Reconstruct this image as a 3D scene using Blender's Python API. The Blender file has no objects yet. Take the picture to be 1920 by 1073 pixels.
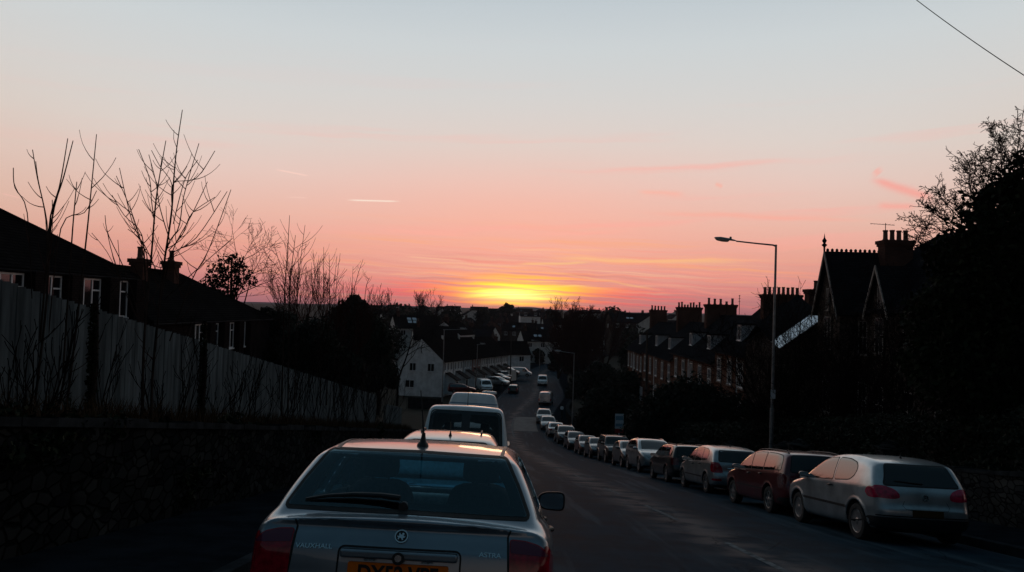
import bpy, math, random
import numpy as np
from mathutils import Vector, Matrix
from mathutils.geometry import delaunay_2d_cdt

random.seed(7)
RNG = np.random.default_rng(7)
R = math.radians
scene = bpy.context.scene
COL = scene.collection

# ------------------------------------------------------------------ camera, sky, sun, exposure
EYE, FPX = 1.5, 1442.0
CAM_M = Matrix.Rotation(R(90 + 1.72), 4, 'X') @ Matrix.Rotation(R(1.5), 4, 'Z')
cam_d = bpy.data.cameras.new('camera')
cam_d.sensor_width = 36.0
cam_d.lens = 36.0 * FPX / 1920.0
cam_d.clip_start, cam_d.clip_end = 0.05, 30000
cam = bpy.data.objects.new('camera', cam_d)
COL.objects.link(cam)
cam.matrix_world = Matrix.Translation((0, 0, EYE)) @ CAM_M
scene.camera = cam
scene.view_settings.view_transform = 'Standard'
scene.view_settings.look = 'None'
scene.view_settings.exposure = 0.0
scene.view_settings.gamma = 1.0
scene.view_settings.use_curve_mapping = False


def at(px, py, d):
    """point seen at pixel (px, py) of the 1920 wide photo, d metres ahead"""
    v = CAM_M.to_3x3() @ Vector(((px - 960) / FPX, -(py - 536.5) / FPX, -1))
    v = v * (d / v.y)
    return Vector((v.x, v.y, v.z + EYE))


def lin(r, g, b):
    f = lambda c: (c / 255 / 12.92) if c / 255 <= .04045 else ((c / 255 + .055) / 1.055) ** 2.4
    return (f(r), f(g), f(b), 1.0)


class X:
    """tiny expression layer over shader math nodes"""
    nt = None

    def __init__(s, sock): s.s = sock

    @staticmethod
    def op(o, *a, clamp=False):
        n = X.nt.nodes.new('ShaderNodeMath'); n.operation = o; n.use_clamp = clamp
        for i, v in enumerate(a):
            if isinstance(v, X): X.nt.links.new(v.s, n.inputs[i])
            else: n.inputs[i].default_value = v
        return X(n.outputs[0])
    def __add__(s, o): return X.op('ADD', s, o)
    def __radd__(s, o): return X.op('ADD', o, s)
    def __sub__(s, o): return X.op('SUBTRACT', s, o)
    def __rsub__(s, o): return X.op('SUBTRACT', o, s)
    def __mul__(s, o): return X.op('MULTIPLY', s, o)
    def __rmul__(s, o): return X.op('MULTIPLY', o, s)
    def __truediv__(s, o): return X.op('DIVIDE', s, o)
    def __pow__(s, o): return X.op('POWER', s, o)


def sstep(x, a, b):
    n = X.nt.nodes.new('ShaderNodeMapRange'); n.interpolation_type = 'SMOOTHSTEP'
    X.nt.links.new(x.s, n.inputs[0]); n.inputs[1].default_value = a; n.inputs[2].default_value = b
    return X(n.outputs[0])


def gauss(x, c, s):
    t = (x - c) * (1.0 / s)
    return X.op('EXPONENT', t * t * -0.5)


def ramp(x, stops):
    n = X.nt.nodes.new('ShaderNodeValToRGB'); e = n.color_ramp.elements
    n.color_ramp.interpolation = 'LINEAR'
    X.nt.links.new(x.s, n.inputs[0])
    while len(e) < len(stops): e.new(0.5)
    for q, (p, c) in zip(e, stops): q.position = p
    for q, (p, c) in zip(e, stops): q.position = p; q.color = c
    return n.outputs[0]


def mixc(fac, a, b, mode='MIX'):
    n = X.nt.nodes.new('ShaderNodeMix'); n.data_type = 'RGBA'; n.blend_type = mode
    for i, v in ((0, fac), (6, a), (7, b)):
        if isinstance(v, X): v = v.s
        if isinstance(v, (tuple, float, int)): n.inputs[i].default_value = v
        else: X.nt.links.new(v, n.inputs[i])
    return n.outputs[2]


def noise(vec, scale, detail=3.0, rough=.5, dist=0.0):
    n = X.nt.nodes.new('ShaderNodeTexNoise')
    if vec is not None: X.nt.links.new(vec, n.inputs['Vector'])
    n.inputs['Scale'].default_value = scale; n.inputs['Detail'].default_value = detail
    n.inputs['Roughness'].default_value = rough; n.inputs['Distortion'].default_value = dist
    return X(n.outputs[0])


def comb(x, y, z):
    n = X.nt.nodes.new('ShaderNodeCombineXYZ')
    for i, v in enumerate((x, y, z)):
        if isinstance(v, X): X.nt.links.new(v.s, n.inputs[i])
        else: n.inputs[i].default_value = v
    return n.outputs[0]


def make_world():
    w = bpy.data.worlds.new('World'); scene.world = w; w.use_nodes = True
    nt = w.node_tree; X.nt = nt; nt.nodes.clear()
    tc = nt.nodes.new('ShaderNodeTexCoord')
    sp = nt.nodes.new('ShaderNodeSeparateXYZ'); nt.links.new(tc.outputs['Generated'], sp.inputs[0])
    dx, dy, dz = X(sp.outputs[0]), X(sp.outputs[1]), X(sp.outputs[2])
    el = X.op('ARCSINE', dz) * 57.2958
    az = X.op('ARCTAN2', dx, dy) * 57.2958
    t = X.op('MAXIMUM', el, 0.0) * (1 / 90.0)
    P = lambda d: d / 90.0
    west = ramp(t ** 0.5, [(P(a) ** .5, lin(*c)) for a, c in (
        (0, (148, 92, 110)), (.9, (186, 114, 122)), (2.2, (218, 142, 136)), (4.2, (231, 164, 148)), (6.5, (232, 188, 173)),
        (9.2, (229, 203, 193)), (12, (221, 211, 204)), (15, (214, 212, 209)), (19, (205, 211, 213)), (25, (182, 195, 204)),
        (40, (104, 121, 134)), (90, (62, 86, 100)))])
    east = ramp(t ** 0.5, [(P(a) ** .5, lin(*c)) for a, c in (
        (0, (30, 36, 44)), (6, (44, 54, 66)), (16, (36, 58, 71)), (40, (44, 70, 85)), (90, (62, 86, 100)))])
    cosaz = X.op('COSINE', az * (1 / 57.2958))
    c = mixc(sstep(cosaz, -.15, .85), east, west)
    # broad warm glow over the place where the sun went down
    c = mixc(gauss(az, 1, 13) * gauss(el, 5, 4) * .6, c, lin(255, 178, 160))
    # cool grey edges left and right
    c = mixc(sstep(X.op('ABSOLUTE', az), 20, 42) * gauss(el, 5, 6) * .5, c, lin(210, 182, 163))
    # thin cloud bands, long in azimuth, fine in height
    el0 = el
    el = el + (noise(comb(az * .22, el * .6, 5.0), 1.0, 3, .5) - .5) * .5
    tilt = el + az * .035
    vec = comb(az * .055, tilt * 1.5, 0.0)
    n1 = noise(vec, 1.0, 5.0, .6, .3)
    n2 = noise(comb(az * .08 + 7.0, tilt * 4.2 + 2.0, 3.0), 1.0, 3.0, .5, .3)
    n3 = noise(comb(az * .025 + 3.0, (el + az * -.03) * .75, 9.0), 1.0, 4.0, .6, .5)
    low = gauss(el, 2.6, 2.0) * gauss(az, 4, 16)
    c = mixc(sstep(n1, .50, .70) * low * .9, c, lin(255, 172, 118))
    c = mixc(sstep(n2, .52, .72) * low * .55, c, lin(255, 150, 132))
    c = mixc(sstep(n1, .48, .30) * gauss(el, 1.6, 1.5) * gauss(az, 0, 15) * .5, c, lin(205, 118, 124))
    n4 = noise(comb(az * .13 + 1.0, tilt * 6.5, 12.0), 1.0, 3.0, .5, .3)
    c = mixc(sstep(n4, .54, .66) * gauss(el, 2.2, 1.4) * gauss(az, 2, 10) * .55, c, lin(255, 204, 160))
    c = mixc(sstep(n4, .46, .36) * gauss(el, 1.8, 1.2) * gauss(az, 1, 9) * .5, c, lin(226, 116, 118))
    hi = gauss(el, 8, 4.2)
    c = mixc(sstep(n3, .52, .72) * hi * gauss(az, 8, 22) * .55, c, lin(255, 172, 160))
    # red belt and yellow core, cut into strips by the bands
    strip = sstep(n2, .43, .58)
    c = mixc(gauss(az, .3, 8.0) * gauss(el, 1.0, .7) * (.25 + .75 * strip), c, (1.15, .10, .13, 1))
    c = mixc(X.op('MINIMUM', gauss(az, .9, 3.1) * gauss(el, 1.55, .66) * (.10 + 1.6 * strip), 1.0), c, (1.5, .62, .05, 1))
    c = mixc(X.op('MINIMUM', gauss(az, .2, 2.0) * gauss(el, 1.15, .5) * (.55 + 1.2 * strip), 1.0), c, (1.9, 1.25, .12, 1))
    c = mixc(gauss(az, .1, 1.7) * gauss(el, 1.0, .26), c, (2.2, 1.75, .5, 1))
    # vapour trails and two pink wisps

    def trail(a0, e0, a1, e1, wd, col, s, c):
        L = math.hypot(a1 - a0, e1 - e0); ux, uy = (a1 - a0) / L, (e1 - e0) / L
        px, py = az - a0, (el0 if wd < .04 else el) - e0
        al = px * ux + py * uy
        ac = px * (-uy) + py * ux
        m = sstep(al, 0, L * .25) * sstep(al, L, L * .75) * gauss(ac, 0, wd)
        return mixc(m * s, c, col)
    for (x0, y0, x1, y1, wd, col, s) in (
            (645, 375, 755, 378, .035, lin(255, 238, 220), .9), (512, 317, 584, 331, .03, lin(255, 214, 200), .8),
            (535, 370, 580, 371, .03, lin(250, 210, 196), .5), (750, 480, 880, 490, .035, lin(255, 205, 165), .5),
            (1625, 336, 1760, 375, .18, lin(255, 150, 138), .6), (1640, 318, 1650, 330, .2, lin(255, 165, 150), .5),
            (1640, 384, 1720, 386, .15, lin(255, 160, 146), .5), (1190, 358, 1290, 366, .12, lin(255, 176, 158), .5),
            (700, 514, 1010, 506, .06, lin(255, 178, 140), .5), (880, 519, 1180, 546, .06, lin(255, 196, 120), .55), (1000, 503, 1260, 549, .05, lin(255, 190, 130), .55), (930, 469, 1160, 470, .07, lin(255, 190, 150), .45),
            (1010, 474, 1360, 502, .08, lin(255, 178, 140), .4), (860, 531, 1030, 526, .05, lin(255, 214, 90), .6), (1120, 519, 1430, 562, .07, lin(255, 160, 140), .4), (620, 533, 900, 553, .06, lin(255, 120, 120), .5), (740, 549, 940, 540, .05, lin(255, 170, 90), .55),
            (1080, 489, 1500, 487, .06, lin(255, 180, 140), .5), (1230, 506, 1520, 532, .07, lin(255, 160, 140), .35), (690, 430, 900, 441, .09, lin(255, 176, 160), .35), (980, 441, 1210, 431, .10, lin(255, 176, 160), .35), (1190, 398, 1660, 413, .12, lin(255, 170, 152), .4),
            (960, 497, 1120, 492, .06, lin(255, 210, 130), .5), (870, 544, 1130, 535, .04, (1.3, .8, .2, 1), .5), (830, 560, 1100, 552, .04, (1.3, .55, .12, 1), .5), (760, 522, 900, 520, .07, lin(205, 128, 128), .4), (1040, 512, 1250, 530, .06, lin(214, 132, 122), .35), (900, 551, 1060, 549, .03, lin(220, 120, 90), .4),
            (1340, 345, 1356, 352, .1, lin(255, 170, 150), .5), (1000, 484, 1420, 492, .10, lin(255, 196, 132), .6),
            (0, 362, 40, 372, .03, lin(245, 190, 178), .5)):
        p, q = at(x0, y0, 1) - Vector((0, 0, EYE)), at(x1, y1, 1) - Vector((0, 0, EYE))
        A = lambda v: (math.degrees(math.atan2(v.x, v.y)), math.degrees(math.asin(v.z / v.length)))
        (a0, e0), (a1, e1) = A(p), A(q)
        c = trail(a0, e0, a1, e1, wd, col, s, c)
    # a little true scattered skylight from the sky model on top
    sky = nt.nodes.new('ShaderNodeTexSky'); sky.sky_type = 'NISHITA'; sky.sun_disc = False
    sky.sun_elevation = R(1.0); sky.sun_rotation = R(0.2)
    b1 = nt.nodes.new('ShaderNodeBackground'); nt.links.new(c, b1.inputs[0]); b1.inputs[1].default_value = 1.0
    b2 = nt.nodes.new('ShaderNodeBackground'); nt.links.new(sky.outputs[0], b2.inputs[0]); b2.inputs[1].default_value = 0.004
    add = nt.nodes.new('ShaderNodeAddShader'); nt.links.new(b1.outputs[0], add.inputs[0]); nt.links.new(b2.outputs[0], add.inputs[1])
    out = nt.nodes.new('ShaderNodeOutputWorld'); nt.links.new(add.outputs[0], out.inputs[0])


make_world()
sun_d = bpy.data.lights.new('sun', 'SUN'); sun_d.energy = 0.03; sun_d.angle = R(6); sun_d.color = (1, .55, .35)
sun = bpy.data.objects.new('sun', sun_d); COL.objects.link(sun)
sun.rotation_euler = (R(90 - 1.0) , 0, R(180 - 0.2))
sun.rotation_euler = Vector((0, -math.cos(R(1.0)), -math.sin(R(1.0)))).to_track_quat('-Z', 'Y').to_euler()

# ------------------------------------------------------------------ materials
MATS = {}


def mat(name, col, rough=.7, metal=0.0, nscale=0, namt=.3, bump=0.0, bscale=None, coat=0.0, ior=1.45, spec=.5, island=0.0, stretch=None, col2=None):
    if name in MATS: return MATS[name]
    m = bpy.data.materials.new(name); m.use_nodes = True; nt = m.node_tree; X.nt = nt
    b = nt.nodes['Principled BSDF']
    b.inputs['Roughness'].default_value = rough; b.inputs['Metallic'].default_value = metal
    b.inputs['IOR'].default_value = ior; b.inputs['Specular IOR Level'].default_value = spec
    b.inputs['Coat Weight'].default_value = coat; b.inputs['Coat Roughness'].default_value = .03
    c4 = tuple(col) + (1.0,)
    tc = nt.nodes.new('ShaderNodeTexCoord'); vec = tc.outputs['Object']
    if stretch:
        mp = nt.nodes.new('ShaderNodeMapping'); mp.inputs['Scale'].default_value = stretch
        nt.links.new(vec, mp.inputs[0]); vec = mp.outputs[0]
    src = None
    if nscale:
        n = noise(vec, nscale, 6, .6)
        hi = tuple(min(1, c * (1 + namt)) for c in col) + (1,) if col2 is None else tuple(col2) + (1,)
        lo = tuple(c * (1 - namt) for c in col) + (1,)
        src = mixc(sstep(n, .3, .7), lo, hi)
    if island:
        g = nt.nodes.new('ShaderNodeNewGeometry'); rnd = X(g.outputs['Random Per Island'])
        hs = nt.nodes.new('ShaderNodeHueSaturation')
        v = 1 - island + rnd * (2 * island)
        nt.links.new(v.s, hs.inputs['Value'])
        if src is None: hs.inputs['Color'].default_value = c4
        else: nt.links.new(src, hs.inputs['Color'])
        src = hs.outputs[0]
    if src is None: b.inputs['Base Color'].default_value = c4
    else: nt.links.new(src, b.inputs['Base Color'])
    if bump:
        bn = noise(vec, bscale or nscale or 20, 5, .6)
        bp = nt.nodes.new('ShaderNodeBump'); bp.inputs['Strength'].default_value = bump; bp.inputs['Distance'].default_value = .02
        nt.links.new(bn.s, bp.inputs['Height']); nt.links.new(bp.outputs[0], b.inputs['Normal'])
    MATS[name] = m
    return m


def mat_pattern(name, kind, c1, c2, cm, sx, sz, rough=.85, bump=.4, mortar=.02):
    """bricks / roof tiles / rubble stone in object space; kind 'brick','tile','stone'"""
    if name in MATS: return MATS[name]
    m = bpy.data.materials.new(name); m.use_nodes = True; nt = m.node_tree; X.nt = nt
    b = nt.nodes['Principled BSDF']; b.inputs['Roughness'].default_value = rough; b.inputs['Specular IOR Level'].default_value = 0
    tc = nt.nodes.new('ShaderNodeTexCoord'); sp = nt.nodes.new('ShaderNodeSeparateXYZ'); nt.links.new(tc.outputs['Object'], sp.inputs[0])
    x, y, z = X(sp.outputs[0]), X(sp.outputs[1]), X(sp.outputs[2])
    if kind == 'stone':
        v = nt.nodes.new('ShaderNodeTexVoronoi'); v.feature = 'DISTANCE_TO_EDGE'
        v2 = nt.nodes.new('ShaderNodeTexVoronoi')
        nz = noise(tc.outputs['Object'], 3, 3)
        vec = comb((x + y) * sx + nz * .5, 0.0 * x, z * sz + nz * .5)
        for q in (v, v2): nt.links.new(vec, q.inputs['Vector']); q.inputs['Scale'].default_value = 1.0
        edge = sstep(X(v.outputs[0]), .02, .10)
        sepc = nt.nodes.new('ShaderNodeSeparateColor'); nt.links.new(v2.outputs['Color'], sepc.inputs[0])
        col = mixc(X(sepc.outputs[0]), c1 + (1,), c2 + (1,))
        col = mixc(edge, cm + (1,), col); h = edge
    else:
        br = nt.nodes.new('ShaderNodeTexBrick')
        nt.links.new(comb((x + y) * sx, z * sz, 0.0), br.inputs['Vector'])
        br.inputs['Scale'].default_value = 1.0; br.inputs['Mortar Size'].default_value = mortar
        br.inputs['Color1'].default_value = c1 + (1,); br.inputs['Color2'].default_value = c2 + (1,); br.inputs['Mortar'].default_value = cm + (1,)
        br.inputs['Brick Width'].default_value = .5; br.inputs['Row Height'].default_value = .25
        col = br.outputs[0]; h = 1 - X(br.outputs[1])
    big = noise(tc.outputs['Object'], .6, 4)
    col = mixc(.5, col, mixc(sstep(big, .3, .7), (.45, .45, .45, 1), (1.2, 1.2, 1.2, 1)), 'MULTIPLY')
    nt.links.new(col, b.inputs['Base Color'])
    bp = nt.nodes.new('ShaderNodeBump'); bp.inputs['Strength'].default_value = bump; bp.inputs['Distance'].default_value = .03
    nt.links.new(h.s, bp.inputs['Height']); nt.links.new(bp.outputs[0], b.inputs['Normal'])
    MATS[name] = m
    return m


def mat_clear(name, tint, ior=1.5, refl=(1, 1, 1), dust=0.0):
    m = bpy.data.materials.new(name); m.use_nodes = True; nt = m.node_tree; nt.nodes.clear()
    tr = nt.nodes.new('ShaderNodeBsdfTransparent'); tr.inputs[0].default_value = tint + (1,)
    gl = nt.nodes.new('ShaderNodeBsdfGlossy'); gl.inputs['Roughness'].default_value = .02; gl.inputs[0].default_value = refl + (1,)
    fr = nt.nodes.new('ShaderNodeFresnel'); fr.inputs[0].default_value = ior
    if dust:
        tl = nt.nodes.new('ShaderNodeBsdfTranslucent'); tl.inputs[0].default_value = refl + (1,)
        m0 = nt.nodes.new('ShaderNodeMixShader'); m0.inputs[0].default_value = dust
        nt.links.new(tr.outputs[0], m0.inputs[1]); nt.links.new(tl.outputs[0], m0.inputs[2]); tr = m0
    mx = nt.nodes.new('ShaderNodeMixShader'); out = nt.nodes.new('ShaderNodeOutputMaterial')
    nt.links.new(fr.outputs[0], mx.inputs[0]); nt.links.new(tr.outputs[0], mx.inputs[1]); nt.links.new(gl.outputs[0], mx.inputs[2])
    nt.links.new(mx.outputs[0], out.inputs[0])
    MATS[name] = m
    return m


def paint(name, col, metal=.55, rough=.32, dirt=.25):
    return mat('paint_' + name, col, rough, metal, 2.2, dirt, coat=.85)


M_SILVER = paint('silver', (.31, .33, .34), .75)
M_SILVERWARM = paint('warm_silver', (.44, .41, .39), .7)
M_RED = paint('dark_red', (.11, .009, .014), .35)
M_BLACK = paint('black', (.010, .010, .012), .1)
M_BLUEBLACK = paint('blue_black', (.010, .013, .022), .3)
M_GREY = paint('grey', (.10, .105, .11), .6)
M_WHITE = paint('white', (.80, .82, .82), 0, .35, .12)
M_PALE = paint('pale_silver', (.38, .405, .42), .65)
M_GREEN = paint('dark_green', (.015, .028, .022), .3)
M_MAROON = paint('maroon', (.07, .012, .014), .2)
M_ASTRA = paint('car_silver', (.21, .25, .285), .7, .3, .12)
M_GLASS = mat('tinted_glass', (.004, .006, .007), .03, ior=1.52, spec=.55)
M_SIDEGLASS = mat('side_glass', (.004, .006, .007), .02, ior=2.1, spec=.5)
M_CLEAR = mat_clear('clear_glass', (.85, .90, .90))
M_TINT = mat_clear('tinted_rear_glass', (.78, .90, .92), 1.5, (.50, .85, 1.0))
M_DUSTY = mat_clear('dusty_windscreen', (.6, .8, .85), 1.5, (.30, .72, .90), .75)
M_LINING = mat('head_lining', (.24, .28, .29), .95, nscale=20, namt=.15, spec=0)
M_TAILBRIGHT = mat('bright_tail_lens', (.46, .008, .05), .10, nscale=16, namt=.45, coat=.6)
M_DIMFRAME = mat('dim_frame', (.15, .14, .13), .7, nscale=5, namt=.3)
M_RUBBER = mat('rubber', (.012, .012, .012), .75, nscale=30, namt=.4)
M_PLASTIC = mat('black_plastic', (.014, .014, .015), .5, nscale=40, namt=.3)
M_INTERIOR = mat('car_interior', (.035, .037, .04), .8, nscale=12, namt=.3)
M_SEAT = mat('seat_fabric', (.022, .024, .026), .95, nscale=30, namt=.3)
M_DASH = mat('dash_plastic', (.24, .29, .30), .6, nscale=25, namt=.2)
M_RIM = mat('alloy', (.42, .42, .42), .32, .9, nscale=9, namt=.3)
M_CHROME = mat('chrome', (.7, .7, .7), .12, 1.0)
M_TAIL = mat('tail_lens', (.32, .006, .018), .10, nscale=30, namt=.35, coat=.4)
M_TAILDARK = mat('dark_tail_lens', (.10, .004, .01), .06, nscale=40, namt=.4, coat=1.0)
M_CLEARLENS = mat('clear_lens', (.32, .33, .33), .08, .3, nscale=60, namt=.6, coat=1.0)
M_PLATE_O = mat('orange_plate', (.95, .17, .006), .4, nscale=20, namt=.08, spec=.2)
M_PLATE_Y = mat('shaded_yellow_plate', (.06, .032, .012), .4, nscale=20, namt=.08, spec=.2)  # rear plate yellow, darkened so the colour carries the nearest hatchback's shade
M_PLATE_W = mat('white_plate', (.7, .7, .68), .4, nscale=20, namt=.08)
M_INK = mat('plate_ink', (.01, .01, .01), .4)
M_BADGE = mat('badge_metal', (.62, .63, .64), .25, 1.0)
M_MIRROR = mat('mirror_glass', (.7, .72, .74), .02, 1.0)

M_BARK = mat('bark', (.030, .022, .019), .95, spec=0, nscale=18, namt=.5, bump=.4, stretch=(1, 1, .3))
M_TWIG = mat('twig', (.040, .019, .016), .9, spec=0, nscale=14, namt=.4)
M_TWIGDARK = mat('dark_twig', (.012, .009, .0085), .95, spec=0, nscale=14, namt=.4)
M_IVY = mat('ivy_leaf', (.010, .015, .007), .8, spec=.08, island=.6)
M_EVERGREEN = mat('evergreen_leaf', (.013, .017, .011), .8, spec=.2, island=.6)
M_HEDGE = mat('hedge_leaf', (.010, .015, .008), .8, spec=.2, island=.6)
M_DRYGRASS = mat('dry_grass', (.050, .028, .014), .9, spec=.1, island=.5)
M_GRASS = mat('ground_grass', (.014, .015, .010), .95, nscale=1.4, namt=.5, bump=.5, bscale=9, spec=.1)
M_STONEWALL = mat_pattern('rubble_stone', 'stone', (.010, .011, .012), (.030, .031, .030), (.007, .008, .007), 4.4, 7.5, .95, .9)
M_STONEPALE = mat_pattern('pale_rubble_stone', 'stone', (.022, .023, .024), (.055, .055, .052), (.010, .010, .010), 4.6, 8.0, .95, .8)
M_COPING = mat('wall_coping', (.026, .028, .030), .95, spec=0, nscale=3, namt=.4, bump=.5, bscale=14)
M_FENCE = mat('weathered_board', (.088, .102, .108), .9, nscale=2.2, namt=.40, bump=.3, bscale=16, spec=0, island=.20, stretch=(3, 3, .35))
M_POST = mat('fence_post', (.09, .09, .085), .9, nscale=5, namt=.4)
M_BRICK = mat_pattern('dark_brick', 'brick', (.085, .040, .030), (.060, .032, .027), (.06, .055, .05), 2.2, 3.3, .9, .3)
M_TERRACESTONE = mat_pattern('red_stone', 'stone', (.095, .046, .033), (.165, .088, .065), (.035, .026, .022), 2.8, 5.0, .9, .5)
M_HOUSESTONE = mat_pattern('gothic_stone', 'stone', (.045, .036, .032), (.085, .068, .058), (.025, .022, .02), 2.8, 5.0, .9, .5)
M_TILE = mat_pattern('roof_tile', 'tile', (.018, .0155, .015), (.011, .0095, .0095), (.004, .004, .004), 1.7, 2.2, .8, .9, .035)
M_SLATE = mat_pattern('roof_slate', 'tile', (.019, .020, .023), (.013, .014, .017), (.005, .005, .005), 1.6, 2.4, .8, .5, .02)
M_TILEHUNG = mat_pattern('tile_hanging', 'tile', (.028, .020, .019), (.018, .014, .014), (.007, .007, .007), 2.4, 3.2, .8, .8, .03)
M_RENDER = mat('white_render', (.60, .62, .63), .85, nscale=1.1, namt=.18, bump=.25, bscale=60)
M_RENDER2 = mat('cream_render', (.46, .47, .46), .85, nscale=1.1, namt=.2, bump=.25, bscale=60)
M_PINKRENDER = mat('pink_render', (.20, .10, .085), .85, nscale=1.1, namt=.2)
M_UPVC = mat('window_frame', (.62, .64, .66), .45, nscale=3, namt=.15)
M_STONETRIM = mat('stone_trim', (.14, .125, .11), .85, nscale=4, namt=.3)
M_WINGLASS = mat('house_glass', (.008, .010, .012), .04, ior=1.55, spec=.6, nscale=1.5, namt=.4)
M_POT = mat('chimney_pot', (.10, .055, .042), .9, nscale=8, namt=.4)
M_DARKTRIM = mat('dark_trim', (.010, .010, .011), .8, spec=.03, nscale=8, namt=.3)
M_BARGE = mat('barge_board', (.22, .20, .18), .7, nscale=5, namt=.3)
M_STEEL = mat('galvanised_steel', (.22, .23, .24), .5, .7, nscale=6, namt=.25)
M_LAMPGLASS = mat('lamp_bowl', (.50, .48, .46), .2, nscale=12, namt=.3, coat=.5)
M_WOODPOLE = mat('wood_pole', (.035, .026, .02), .9, nscale=8, namt=.4)
M_SIGNWHITE = mat('sign_white', (.62, .66, .70), .4, nscale=6, namt=.1)
M_SIGNBLUE = mat('sign_blue', (.20, .32, .42), .5)
M_SIGNRED = mat('sign_red', (.35, .03, .03), .4)
M_HILL = mat('far_hill', (.08, .07, .08), 1.0, nscale=.001, namt=.2, spec=0)
M_SKYLIGHT = mat('skylight_glass', (.35, .36, .38), .05, 1.0)
M_KERB = mat('kerb_stone', (.024, .028, .032), .95, spec=0, nscale=2.5, namt=.35, bump=.3, bscale=20)
M_PAVE = mat('pavement', (.009, .012, .016), .95, spec=0, nscale=1.6, namt=.35, bump=.3, bscale=30)
M_LINE = mat('worn_white_paint', (.17, .17, .17), .8, nscale=9, namt=.55, spec=0, col2=(.24, .24, .24))
M_PATCH = mat('road_patch', (.105, .10, .098), .8, spec=.2, nscale=1.2, namt=.3, bump=.2, bscale=30)


def mat_road():
    m = bpy.data.materials.new('asphalt'); m.use_nodes = True; nt = m.node_tree; X.nt = nt
    b = nt.nodes['Principled BSDF']
    tc = nt.nodes.new('ShaderNodeTexCoord'); v = tc.outputs['Object']
    sp = nt.nodes.new('ShaderNodeSeparateXYZ'); nt.links.new(v, sp.inputs[0])
    x, y = X(sp.outputs[0]), X(sp.outputs[1])
    fine = noise(v, 45, 4, .7); mid = noise(v, 1.6, 5, .65); tracks = noise(comb(x * 1.5, y * .09, 0.0), 1.0, 4, .6, .2)
    cracks = nt.nodes.new('ShaderNodeTexVoronoi'); cracks.feature = 'DISTANCE_TO_EDGE'; cracks.inputs['Scale'].default_value = .55
    wob = noise(v, 2.0, 4)
    nt.links.new(comb(x + wob * .8, y * .55 + wob * .8, 0.0), cracks.inputs['Vector'])
    ck = sstep(X(cracks.outputs[0]), .002, .010)
    c = mixc(sstep(mid, .32, .68), (.008, .0165, .025, 1), (.021, .042, .060, 1))
    c = mixc(sstep(tracks, .52, .66) * .75, c, (.058, .086, .106, 1))
    c = mixc(sstep(fine, .35, .75) * .45, c, (.046, .060, .070, 1))
    # worn pale seam that wanders along the crown of the road
    uv = nt.nodes.new('ShaderNodeUVMap'); su = nt.nodes.new('ShaderNodeSeparateXYZ'); nt.links.new(uv.outputs[0], su.inputs[0])
    off = X(su.outputs[0]) + (noise(comb(0.0, y * .25, 4.0), 1.0, 4) - .5) * .8
    c = mixc(gauss(off, 0, .42) * sstep(noise(v, 1.1, 5), .34, .60) * .85, c, (.19, .15, .14, 1))
    c = mixc((1 - ck) * sstep(noise(v, .35, 3), .48, .62) * .7, c, (.006, .007, .008, 1))
    nt.links.new(c, b.inputs['Base Color'])
    rg = .42 + mid * .3
    nt.links.new(rg.s, b.inputs['Roughness'])
    b.inputs['Specular IOR Level'].default_value = .004
    bp = nt.nodes.new('ShaderNodeBump'); bp.inputs['Strength'].default_value = .5; bp.inputs['Distance'].default_value = .012
    nt.links.new((fine + mid * .8 + ck * .4).s, bp.inputs['Height']); nt.links.new(bp.outputs[0], b.inputs['Normal'])
    MATS['asphalt'] = m
    return m


M_ROAD = mat_road()


# ------------------------------------------------------------------ object helpers
def tag(o, label=None, cat=None, group=None, kind=None):
    if label: o['label'] = label
    if cat: o['category'] = cat
    if group: o['group'] = group
    if kind: o['kind'] = kind
    return o


def empty(name, label, cat, loc=(0, 0, 0), rz=0.0, group=None, mw=None):
    o = bpy.data.objects.new(name, None); COL.objects.link(o); o.empty_display_size = .3
    if mw is not None: o.matrix_world = mw
    else:
        o.location = loc; o.rotation_euler = (0, 0, rz)
    return tag(o, label, cat, group)


def link(name, me, m, parent=None, loc=None, rz=None):
    if m is not None and not me.materials: me.materials.append(m)
    o = bpy.data.objects.new(name, me); COL.objects.link(o)
    if parent is not None: o.parent = parent
    if loc is not None: o.location = loc
    if rz is not None: o.rotation_euler = (0, 0, rz)
    return o


def mesh_np(name, V, F, smooth=False, normals=None):
    """V (n,3) array, F (m,k) int array, all faces of k corners"""
    V = np.asarray(V, dtype=np.float32); F = np.asarray(F, dtype=np.int32)
    me = bpy.data.meshes.new(name)
    me.vertices.add(len(V)); me.vertices.foreach_set('co', V.ravel())
    k = F.shape[1]
    me.loops.add(F.size); me.loops.foreach_set('vertex_index', F.ravel())
    me.polygons.add(len(F)); me.polygons.foreach_set('loop_start', np.arange(0, F.size, k, dtype=np.int32))
    me.polygons.foreach_set('loop_total', np.full(len(F), k, dtype=np.int32))
    me.update(calc_edges=True)
    me.polygons.foreach_set('use_smooth', np.full(len(F), bool(smooth)))
    if normals is not None:
        me.normals_split_custom_set_from_vertices([tuple(map(float, n)) for n in normals])
    return me


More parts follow.
